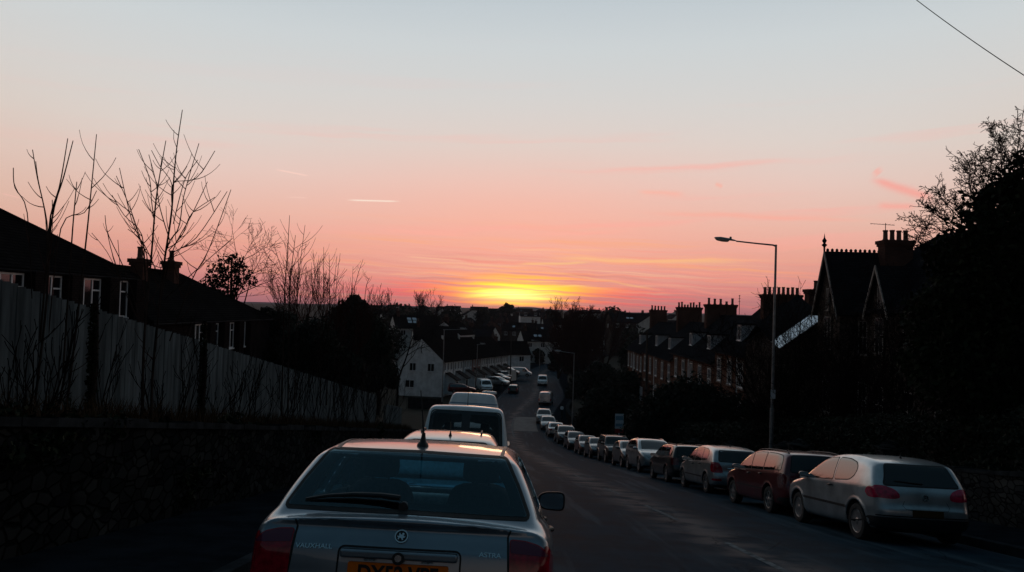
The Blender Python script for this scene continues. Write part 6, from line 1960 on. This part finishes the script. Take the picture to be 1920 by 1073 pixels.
for i, (lab, bl, d, n) in enumerate(DARK):
    p = at(bl[0][0], bl[0][1], d); foliage_mass(lab, px_blobs(bl, d), n, .0024 * d, M_EVERGREEN, 'evergreen_tree', seed=70 + i, base=(p.x, p.y, float(prof(d)) + .3), group='dark evergreens on the left')
bare_tree('bare tree spreading dark branches in front of the white gable', (at(745, 745, 100).x, 100, -11.4), 9.5, 205, (8, 5, 4), (35, 75), .17, None, 'bare_tree', M_TWIGDARK, up=.22, rmin=.022, lean=(.12, 0), start=.2)


# ------------------------------------------------------------------ lamps, poles, sign, wire
def street_lamp(label, base, h, arm, ang, lean=0.0, plate=False, r=.085):
    root = empty('street_lamp', label, 'street lamp', base, group='street lamps'); root.rotation_euler = (0, lean, ang)
    b = MB(); b.tube([(0, 0, -.1), (0, 0, 1.5), (0, 0, 1.52), (0, 0, h)], [r, r, r * .72, r * .50], 12); b.build('post', M_STEEL, root)
    b = MB(); b.tube([(0, 0, h - .06), (-.12, 0, h - .02), (-arm * .5, 0, h + .03), (-arm, 0, h + .10)], [r * .5, r * .40, r * .36, r * .34], 8); b.build('arm', M_STEEL, root)
    b = MB(); x = -arm; z = h + .10
    pr = [(0, .04), (-.08, .075), (-.30, .11), (-.62, .12), (-.82, .07), (-.86, .03)]
    vs, fs, n = [], [], 12
    for px_, rr in pr:
        for j in range(n):
            a = math.pi * j / (n - 1); vs.append((x + px_, rr * 1.15 * math.cos(a), z - px_ * .12 + rr * .75 * math.sin(a)))
    for i in range(len(pr) - 1):
        for j in range(n - 1): fs.append((i * n + j, i * n + j + 1, (i + 1) * n + j + 1, (i + 1) * n + j))
    for i in range(len(pr) - 1): fs.append((i * n, (i + 1) * n, (i + 1) * n + n - 1, i * n + n - 1))
    b.add(vs, fs, True); hd = b.build('lantern', M_STEEL, root)
    b = MB(); vs, fs = [], []
    pr2 = [(-.28, .05), (-.34, .095), (-.55, .115), (-.76, .09), (-.82, .04)]
    for px_, rr in pr2:
        for j in range(n):
            a = -math.pi * j / (n - 1); vs.append((x + px_, rr * 1.05 * math.cos(a), z - px_ * .12 - .004 + rr * .85 * math.sin(a)))
    for i in range(len(pr2) - 1):
        for j in range(n - 1): fs.append((i * n + j, (i + 1) * n + j, (i + 1) * n + j + 1, i * n + j + 1))
    b.add(vs, fs, True); b.build('bowl', M_LAMPGLASS, hd)
    b = MB(); b.lathe([(.035, z + .08), (.045, z + .10), (.045, z + .17), (.001, z + .18)], 10, 'z', (x - .22, 0, 0)); b.build('photocell', M_STEEL, hd)
    if plate:
        b = MB(); b.box(-.09, .09, -r - .02, -r - .002, 1.9, 2.25); b.build('number_label', M_SIGNWHITE, root)
    return root


def gp(px, py):
    """where the sight line through a pixel meets the road profile"""
    lo, hi = 2.0, 400.0
    for _ in range(60):
        m = (lo + hi) / 2; p = at(px, py, m)
        if p.z > road_z(min(p.x, 9), m): lo = m
        else: hi = m
    return at(px, py, lo)


def lamp_from(px_b, py_b, d, px_t, py_t, label, arm, ang, plate=False):
    b = at(px_b, py_b, d); t = at(px_t, py_t, d); h = t.z - b.z
    return street_lamp(label, b, h, arm, ang, math.atan2(t.x - b.x, h) * .6, plate)


lamp_from(1446, 838, 30.5, 1457, 459, 'tall grey street lamp rising behind the parked cars on the right', 1.55, R(-6), True)
lamp_from(1073, 797, 88, 1077, 662, 'mid-distance street lamp on the right pavement above the dark cars', 1.4, R(-8))
lamp_from(829, 752, 87, 833, 618, 'tall street lamp on the left pavement before the white gable', -2.6, R(0))
lamp_from(893, 712, 116, 896, 646, 'smaller street lamp in front of the white terrace roof', -1.2, R(0))
lamp_from(1011, 697, 175, 1013, 640, 'thin distant street lamp beyond the white vans', 1.2, R(0))


def pole(px, d, top, base, label, r=.13):
    b, t = at(px, base, d), at(px + 1.5, top, d); root = empty('telegraph_pole', label, 'pole', b, group='telegraph poles'); m = MB()
    m.tube([(0, 0, -.3), (t.x - b.x, 0, t.z - b.z)], [r, r * .75], 9); m.build('shaft', M_WOODPOLE, root)
    m = MB(); m.box(-.5, .5, -.05, .05, (t.z - b.z) - .5, (t.z - b.z) - .38); m.build('cross_bar', M_WOODPOLE, root)


pole(957, 150, 628, 712, 'dark wooden pole at the end of the white terrace')
pole(1212, 92, 618, 725, 'dark wooden pole before the stone terrace', .15)


def agent_board():
    p = at(1160, 842, 57.5); t = at(1161, 776, 57.5); h = t.z - p.z; root = empty('agent_board', 'pale blue and red estate agent board on a post beside the off-roader', 'sign', p); w = .42
    b = MB(); b.box(-.04, .04, -.04, .04, -.5, h * .62); b.build('post', M_SIGNWHITE, root)
    b = MB(); b.box(-w / 1.3, w / 1.3, -.055, -.042, h * .58, h * 1.0); bd = b.build('board', M_SIGNWHITE, root)
    b = MB(); b.box(-w / 1.3, w / 1.3, -.07, -.0555, h * .46, h * .575); b.build('lower_board', M_SIGNRED, root)
    b = MB(); b.box(-w / 1.5, w / 1.5, -.060, -.056, h * .82, h * .94); b.build('blue_band', M_SIGNBLUE, bd)
    b = MB(); b.box(-w / 1.5, w / 1.8, -.060, -.056, h * .64, h * .72); b.build('blue_band', M_SIGNBLUE, bd)


agent_board()


def small_post():
    p = at(1053, 793, 84); root = empty('sign_post', 'dark post with a small white disc beside the far right pavement', 'sign', p); t = at(1053, 765, 84).z - p.z
    b = MB(); b.tube([(0, 0, -.3), (0, 0, t + .3)], .07, 8); b.build('post', M_DARKTRIM, root)
    b = MB(); b.lathe([(.20, -.015), (.20, .015)], 20, 'y', (0, -.09, t)); b.build('disc', M_SIGNWHITE, root)


small_post()


def wire():
    a, b = at(1690, -22, 24), at(1990, 186, 17); root_pts = [a.lerp(b, t) - Vector((0, 0, .35 * 4 * t * (1 - t) * .25)) for t in np.linspace(0, 1, 24)]
    m = MB(); m.tube([p - a for p in root_pts], .011, 6); o = m.build('overhead_wire', M_DARKTRIM); o.location = a
    tag(o, 'single black overhead wire crossing the top right corner of the sky', 'wire')


wire()


# ------------------------------------------------------------------ the town below
def town():
    rng = random.Random(99); n = 0
    walls = [M_RENDER2, M_BRICK, M_RENDER2, M_TERRACESTONE, M_HOUSESTONE]
    def small(name, label, px, py_ridge, d, L, D, rz, wm, rm, group, win=True, gable_pale=False, eave=5.2, rise=2.8, sky=0, chim=1):
        p = at(px, py_ridge, d); zb = p.z - eave - rise - .1
        root, rf = gable_house(name, label, 'house', (p.x - math.cos(rz) * L / 2 + math.sin(rz) * D / 2, p.y - math.sin(rz) * L / 2 - math.cos(rz) * D / 2, zb), rz, L, D, eave, rise, wm, rm, .3, (0, 0), group, .1, base=-6)
        if win:
            k = max(1, int(L / 3.2))
            for i in range(k):
                window(root, ((i + .5) * L / k, -.04, 3.4), 0, 1.2, 1.25, 'casement')
            window(root, (-.04, D * .5, 3.3), R(-90), 1.2, 1.2, 'casement'); window(root, (L + .04, D * .5, 3.3), R(90), 1.2, 1.2, 'casement')
        for c in range(chim): chimney(rf, L * (.12 if c == 0 else .88), D / 2, eave + rise * .6, eave + rise + 1.2, .7, 1.0, 3, M_BRICK, 'y', n)
        for i in range(sky):
            b = MB(); xx = L * .3 + 1.3 * (i % 2); t = .35 + .25 * (i // 2); y0, z0 = D / 2 * t, eave + rise * t
            b.slab([(xx, y0, z0 + .13), (xx + 1.0, y0, z0 + .13), (xx + 1.0, y0 + .8, z0 + .13 + .8 * rise / (D / 2)), (xx, y0 + .8, z0 + .13 + .8 * rise / (D / 2))], .05); b.build('skylight', M_SKYLIGHT, rf)
        return root
    G = 'houses of the town below'
    # individually recognisable ones
    small('house', 'house with four bright skylights in its dark roof', 778, 592, 190, 11, 8, R(20), M_RENDER2, M_TILE, G, sky=4)
    small('house', 'pale-gabled house rising over the white terrace ridge', 848, 603, 185, 9, 8, R(70), M_RENDER, M_TILE, G)
    small('house', 'dark roofed house left of the pale gable above the terrace', 815, 612, 178, 10, 8, R(12), M_RENDER2, M_TILE, G)
    small('house', 'white-ended house just beyond the terrace end', 955, 640, 190, 9, 7, R(15), M_RENDER, M_TILE, G)
    small('house', 'long flat pale-walled building on the skyline right of the sunset', 993, 591, 330, 8.5, 7, R(5), M_RENDER, M_SLATE, G, rise=.5, chim=0, eave=3.0)
    small('house', 'house with twin pale gables on the right skyline', 1222, 590, 240, 9, 8, R(80), M_RENDER2, M_SLATE, G)
    small('house', 'wide slate-roofed house beyond the stone terrace', 1190, 588, 260, 18, 10, R(6), M_HOUSESTONE, M_SLATE, G, sky=2, chim=2)
    rows_ = [(620, 22), (480, 20), (380, 18), (300, 14), (235, 10)]
    k = 0
    for d, cnt in rows_:
        for i in range(cnt):
            px = 640 + (i + rng.uniform(.1, .9)) * 640 / cnt; dd = d * rng.uniform(.92, 1.08)
            zr = float(prof(dd)) + 8.3 + rng.uniform(-.6, .8)
            if d < 350 and 1035 < px < 1110: continue
            py = 578 + (px - 960) * .026 + (EYE - zr) / dd * FPX
            small('house', 'small far house with a dark pitched roof among the roofs of the town', px, py, dd, rng.uniform(8, 15), rng.uniform(7, 9), R(rng.uniform(-25, 25) + rng.choice((0, 0, 90))), rng.choice(walls), rng.choice((M_TILE, M_SLATE)), 'far houses of the town', win=dd < 420, sky=rng.choice((0, 0, 0, 1, 2)), chim=rng.choice((1, 1, 2))); k += 1
    # trees among the houses
    GT = 'far trees among the houses'
    for i, (px, top, d, kind) in enumerate(((803, 556, 260, 'b'), (790, 568, 250, 'b'), (822, 570, 265, 'b'), (735, 566, 230, 'r'), (700, 556, 180, 'b'), (765, 573, 250, 'd'), (853, 574, 300, 'd'), (950, 573, 420, 'c'), (905, 579, 380, 'd'), (925, 580, 400, 'd'), (1140, 575, 320, 'd'), (1030, 583, 420, 'd'), (1165, 584, 330, 'd'), (1060, 574, 220, 'b'), (880, 618, 220, 'd'), (740, 598, 200, 'd'), (720, 606, 170, 'd'), (1010, 655, 215, 'd'), (985, 668, 200, 'd'), (1040, 660, 190, 'd'), (1060, 680, 180, 'd'), (900, 592, 270, 'b'), (1100, 600, 240, 'd'), (1180, 640, 170, 'd'), (1195, 610, 190, 'd'), (840, 585, 330, 'd'), (815, 588, 300, 'd'), (760, 600, 190, 'd'), (690, 590, 160, 'd'), (660, 600, 140, 'd'), (1225, 640, 160, 'd'))):
        p = at(px, top, d); zb = float(prof(d)) - .5; H = p.z - zb
        if kind == 'b': bare_tree('bare twiggy tree on the skyline of the town', (p.x, p.y, zb), H * .82, 300 + i, (9, 7, 4), (18, 45), .25, 'bare trees on the skyline', 'bare_tree', M_TWIGDARK, up=.5, rmin=.035, start=.3)
        else:
            H2 = max(H, 4); bl = [(p.x + rng.gauss(0, H2 * .13), p.y + rng.gauss(0, H2 * .1), zb + H2 * q, H2 * .24, H2 * .24, H2 * .2) for q in (.3, .45, .58, .7, .8)]
            lab = {'c': 'dark cedar with layered boughs before the setting sun', 'd': 'dark bushy tree among the far houses', 'r': 'low domed tree on the skyline'}[kind]
            if kind == 'c': bl = [(p.x + sx, p.y, zb + H2 * q, rx, rx * .8, .8) for q, sx, rx in ((.72, -1.5, 3.2), (.80, 2.2, 3.0), (.88, -1, 2.8), (.95, 1.5, 2.2), (1.0, 0, 1.4))]
            foliage_mass(lab, bl, 1300, .0022 * d, M_EVERGREEN, 'evergreen_tree', seed=400 + i, base=(p.x, p.y, zb), group=GT if kind == 'd' else None)


town()
# thin evening air: far roofs and the hills fade a little
hz = MB(); hz.box(-6000, 6000, -60, 4300, -75, 70)
hz = hz.build('haze', None); hz['kind'] = 'stuff'
m_ = bpy.data.materials.new('haze_air'); m_.use_nodes = True; m_.node_tree.nodes.clear()
pv_ = m_.node_tree.nodes.new('ShaderNodeVolumePrincipled'); pv_.inputs['Color'].default_value = (.80, .74, .82, 1); pv_.inputs['Density'].default_value = HAZE; pv_.inputs['Anisotropy'].default_value = .3
mo_ = m_.node_tree.nodes.new('ShaderNodeOutputMaterial'); m_.node_tree.links.new(pv_.outputs[0], mo_.inputs['Volume']); hz.data.materials.append(m_)
# low walls and gardens before the white terrace
for i, (pa, pb, d0, d1, lab) in enumerate((((765, 752), (830, 756), 104, 104, 'low dark wall before the white gable'), ((946, 706), (968, 704), 150, 158, 'pale forecourt wall beside the maroon car'))):
    a, b = at(*pa, d0), at(*pb, d1); root = empty('garden_wall', lab, 'wall', a, group='low walls on the left')
    v = b - a; n = Vector((-v.y, v.x, 0)).normalized() * .25; m = MB(); q = [Vector((0, 0, -1)), Vector((v.x, v.y, v.z - 1)), Vector((v.x, v.y, v.z - 1)) + n, n + Vector((0, 0, -1))]; hh = 1.5 if i == 0 else 2.1
    m.add(q + [p + Vector((0, 0, hh)) for p in q], [(0, 3, 2, 1), (4, 5, 6, 7), (0, 1, 5, 4), (1, 2, 6, 5), (2, 3, 7, 6), (3, 0, 4, 7)]); m.build('masonry', M_COPING if i == 0 else M_RENDER2, root)

# ------------------------------------------------------------------ vehicles
def relabel(o, label, cat=None, group=None):
    o['label'] = label
    if cat: o['category'] = cat
    if group: o['group'] = group


def recolour(root, old, new):
    """same shape, another paint: give the copy its own material slots"""
    for o in [root] + list(root.children_recursive):
        if o.type != 'MESH': continue
        for sl in o.material_slots:
            if sl.material == old:
                sl.link = 'OBJECT'; sl.material = new


G_ROW = 'cars parked along the right kerb'
G_Q = 'vehicles queueing in the left lane'

hero, hero_sdf = build_hero('silver hatchback directly ahead, orange number plate and big sloping rear window')
hero['group'] = G_Q


def hero_mirror():
    """black door mirrors; the right one is open to view"""
    for sy in (-1, 1):
        b = MB(); y = sy * .80
        n = 22
        def sup(cx, cy, cz, ry, rz_, k): return [(cx, cy + math.copysign(abs(math.cos(a)) ** .55, math.cos(a)) * ry * k, cz + math.copysign(abs(math.sin(a)) ** .55, math.sin(a)) * rz_ * k * (1.0 - .18 * math.cos(a) * -sy)) for a in [2 * math.pi * j / n for j in range(n)]]
        cy = sy * .965
        rings = [sup(.66, cy, .95, .115, .078, .25), sup(.65, cy, .95, .115, .078, .7), sup(.62, cy, .95, .115, .078, .93), sup(.56, cy, .95, .115, .078, 1.0), sup(.535, cy, .95, .115, .078, .99), sup(.533, cy, .95, .115, .078, .90)]
        vs = sum(rings, []); fs = []
        for i in range(len(rings) - 1):
            for j in range(n):
                fs.append((i * n + j, i * n + (j + 1) % n, (i + 1) * n + (j + 1) % n, (i + 1) * n + j))
        fs.append(tuple(range(n))); b.add(vs, fs, True)
        b.tube([(.60, sy * .76, .94), (.60, sy * .83, .935), (.595, sy * .88, .945)], [.055, .042, .045], 10)
        o = b.build('door_mirror', M_PLASTIC, hero)
        g = MB(); g.add(sup(.5325, cy, .95, .105, .068, .95), [tuple(range(n))]); g.build('mirror_glass', M_MIRROR, o)


hero_mirror()
V_, N_, ok_ = hero_sdf.project('top', [(-1.20, 0.0)])
p_ = V_[0]; b_ = MB()
b_.lathe([(.040, -.012), (.036, .012), (.022, .028), (.015, .055), (.011, .085)], 14, 'z', tuple(p_))
b_.tube([p_ + np.array((0, 0, .07)), p_ + np.array((-.10, 0, .15)), p_ + np.array((-.22, .002, .245)), p_ + np.array((-.34, .004, .335))], [.0075, .006, .004, .003], 7)
b_.build('antenna', M_PLASTIC, hero)
HERO_D = 3.92
hero.matrix_world = road_pose(-.60, HERO_D + 2.02, 1) @ Matrix.Rotation(R(.2), 4, 'Z')

est = build_estate('dark red estate car parked between two silver hatchbacks, black roof rails', M_RED, group=G_ROW)
h3 = build_hatch3('silver three-door hatchback nearest on the right, red oval tail lights'); h3['group'] = G_ROW
h5 = build_hatch5('silver five-door hatchback with tall corner tail lights and chrome tailgate bar', M_SILVER, group=G_ROW)
cro = build_crossover('pale silver crossover facing uphill with chrome roof rails and open grille', M_SILVER, group=G_ROW)
off = build_offroader('square black off-roader facing uphill with a white plate under its bonnet', M_BLACK, group=G_ROW)
sml = build_small('small dark grey hatchback facing uphill, nose against the silver crossover', M_GREY, group=G_ROW)
sal = build_saloon('silver saloon seen from behind, halfway down the parked row', M_SILVER, group=G_ROW)


def put(o, x, y, heading=1, yaw=0.0):
    o.matrix_world = road_pose(x, y, heading, yaw)
    return o


def dupe(src, label, x, y, heading, new=None, old=None, cat=None, group=None, yaw=0.0, name=None):
    c = copy_tree(src); c.matrix_world = road_pose(x, y, heading, yaw)
    relabel(c, label, cat, group)
    if name: c.name = name
    if new is not None: recolour(c, old, new)
    return c


# right kerb; x of the middle = left flank + half width, y of the middle
put(h3, 6.15 + .86, 13.67 + 1.29, 1)
put(est, 6.07 + .85, 18.15 + 1.26, 1)
put(h5, 6.16 + .84, 24.3 + 1.34, 1)
dupe(est, 'black estate car with chrome-free rails parked ahead of the silver five-door', 6.02 + .85, 29.6 + 1.26, 1, M_BLACK, M_RED)
put(cro, 6.22 + .92, 37.3 + 1.32, -1)
put(sml, 6.12 + .83, 42.4 + 1.22, -1)
put(off, 6.02 + .90, 48.6 + 1.28, -1)
dupe(sml, 'small black hatchback facing uphill just behind the off-roader', 5.62 + .83, 54.0 + 1.22, -1, M_BLUEBLACK, M_GREY)
dupe(sml, 'small maroon hatchback facing uphill with a pale windscreen pillar', 5.35 + .83, 59.2 + 1.22, -1, M_MAROON, M_GREY)
dupe(h5, 'dark blue hatchback facing uphill below the estate agent board', 4.95 + .85, 65.2 + 1.34, -1, M_BLUEBLACK, M_SILVER)
dupe(cro, 'black people carrier facing uphill, highest roof in the far half of the row', 4.45 + .92, 71.2 + 1.32, -1, M_BLACK, M_SILVER)
put(sal, 3.95 + .86, 78.2 + 1.32, 1)
dupe(sal, 'dark grey saloon parked facing uphill beyond the silver saloon', 3.55 + .86, 85.0 + 1.3, -1, M_GREY, M_SILVER)
dupe(cro, 'dark estate with a pale roof at the far end of the parked row', 3.35 + .92, 92.0 + 1.32, -1, M_GREY, M_SILVER)

# the queue on the left
q2 = build_hatch5('silver car with short black roof bars and roof aerial, second in the queue', M_SILVERWARM, 'queueing_car', .022, None, G_Q, rails=(-.55, -1.25, .40), ant=(-1.52, 0, .34))
put(q2, -.92, 10.5 + 2.15, 1)


def minibus_inside(car, root):
    # door pillar between the two rear panes, cab bulkhead, seats, aerial
    patch_obj(car, 'door_pillar', [('rear', rpoly([(-.09, 1.06), (.09, 1.06), (.09, 1.89), (-.09, 1.89)], .01))], M_BLACK, root, .010, .04)
    patch_obj(car, 'window_border', [('rear', ring(rpoly([(-.745, 1.12), (.745, 1.12), (.685, 1.85), (-.685, 1.85)], .09), .05))], M_BLACK, root, .008, .03)
    for sy in (.45, -.45):
        b = MB(); rounded_block(b, (.75, sy, 1.10), (.10, .24, .40), -.15); s_ = b.build('seat', M_SEAT, root)
        b = MB(); rounded_block(b, (.66, sy, 1.60), (.06, .12, .10), -.1); b.build('headrest', M_SEAT, s_)
    b = MB(); rounded_block(b, (-1.5, -.38, 1.05), (.15, .30, .38), -.1); b.build('seat', M_SEAT, root)
    b = MB(); rounded_block(b, (-1.2, .40, 1.0), (.2, .42, .26), -.1); b.build('seat', M_SEAT, root)
    V, N, ok = car.project('top', [(.6, .02)]); b = MB(); p = V[0]
    b.tube([p, p + np.array((-.05, 0, .30)), p + np.array((-.10, 0, .60))], [.012, .006, .005], 6); b.build('antenna', M_PLASTIC, root)


bus = build_van('white van with wide black-bordered rear windows stopped third in the queue', M_WHITE, 'queueing_van', .10, 'all', True, .024, extra=minibus_inside, group=G_Q)
put(bus, -1.05, 16.0 + 2.42, 1)


def highroof(car, root):
    patch_obj(car, 'roof_stripe', [('rear', rpoly([(-.72, 2.26), (.72, 2.26), (.72, 2.29), (-.72, 2.29)], .008))], M_SIGNBLUE, root, .004, .03)
    for q in ((-1.5, -.45, 2.66), (.2, .3, 2.66)):
        b = MB(); rounded_block(b, q, (.33, .23, .05)); b.build('roof_vent', M_WHITE, root)


hv = build_van('tall white high-roofed van at the head of the queue beyond the windowed van', M_WHITE, 'queueing_van', .66, 'none', False, .03, extra=highroof, group=G_Q, L=.3)
put(hv, -1.2, 21.8 + 2.6, 1)

# far vehicles
pv = build_van('white van driving uphill on the far right bend', M_WHITE, 'moving_van', 0, 'none', False, .05, group='vehicles on the far road')
put(pv, 6.4, 150.0, -1)
v2 = build_van('pale silver van with dark side parked at the end of the right kerb', M_PALE, 'parked_van', 0, 'none', False, .05, group='vehicles on the far road')
put(v2, 5.6, 116.5, 1)
dupe(h5, 'dark hatchback with a pale roof driving away down the far left lane', .75, 133.5, 1, M_GREEN, M_SILVER, group='vehicles on the far road', name='moving_car')


def far_pose(px, py, d, ang):
    p = at(px, py, d); M = Matrix.Translation(p) @ Matrix.Rotation(ang, 4, 'Z')
    return M


G_DRIVE = 'vehicles parked on the white terrace forecourts'
for src, label, px, py, d, ang, new, old, nm in (
        (est, 'dark red estate parked side-on before the white gable house', 866, 737, 119, R(8), None, None, 'parked_car'),
        (pv, 'white box-bodied van nose-on before the terrace porches', 908, 733, 128, R(-75), None, None, 'parked_van'),
        (h5, 'silver hatchback with sloping nose on the terrace forecourt', 934, 722, 137, R(-30), M_PALE, M_SILVER, 'parked_car'),
        (sal, 'dark saloon with pale bonnet edge beside the forecourt wall', 936, 714, 146, R(-25), M_GREY, M_SILVER, 'parked_car'),
        (off, 'grey off-roader facing the road on the terrace forecourt', 943, 712, 150, R(-60), M_GREY, M_BLACK, 'parked_car'),
        (cro, 'maroon people carrier behind the low forecourt wall', 955, 704, 160, R(-20), M_MAROON, M_SILVER, 'parked_car'),
        (pv, 'long white panel van parked side-on at the end of the terrace', 976, 706, 163, R(-8), None, None, 'parked_van')):
    c = copy_tree(src); c.matrix_world = far_pose(px, py, d, ang); c.name = nm
    relabel(c, label, None, G_DRIVE)
    if new: recolour(c, old, new)
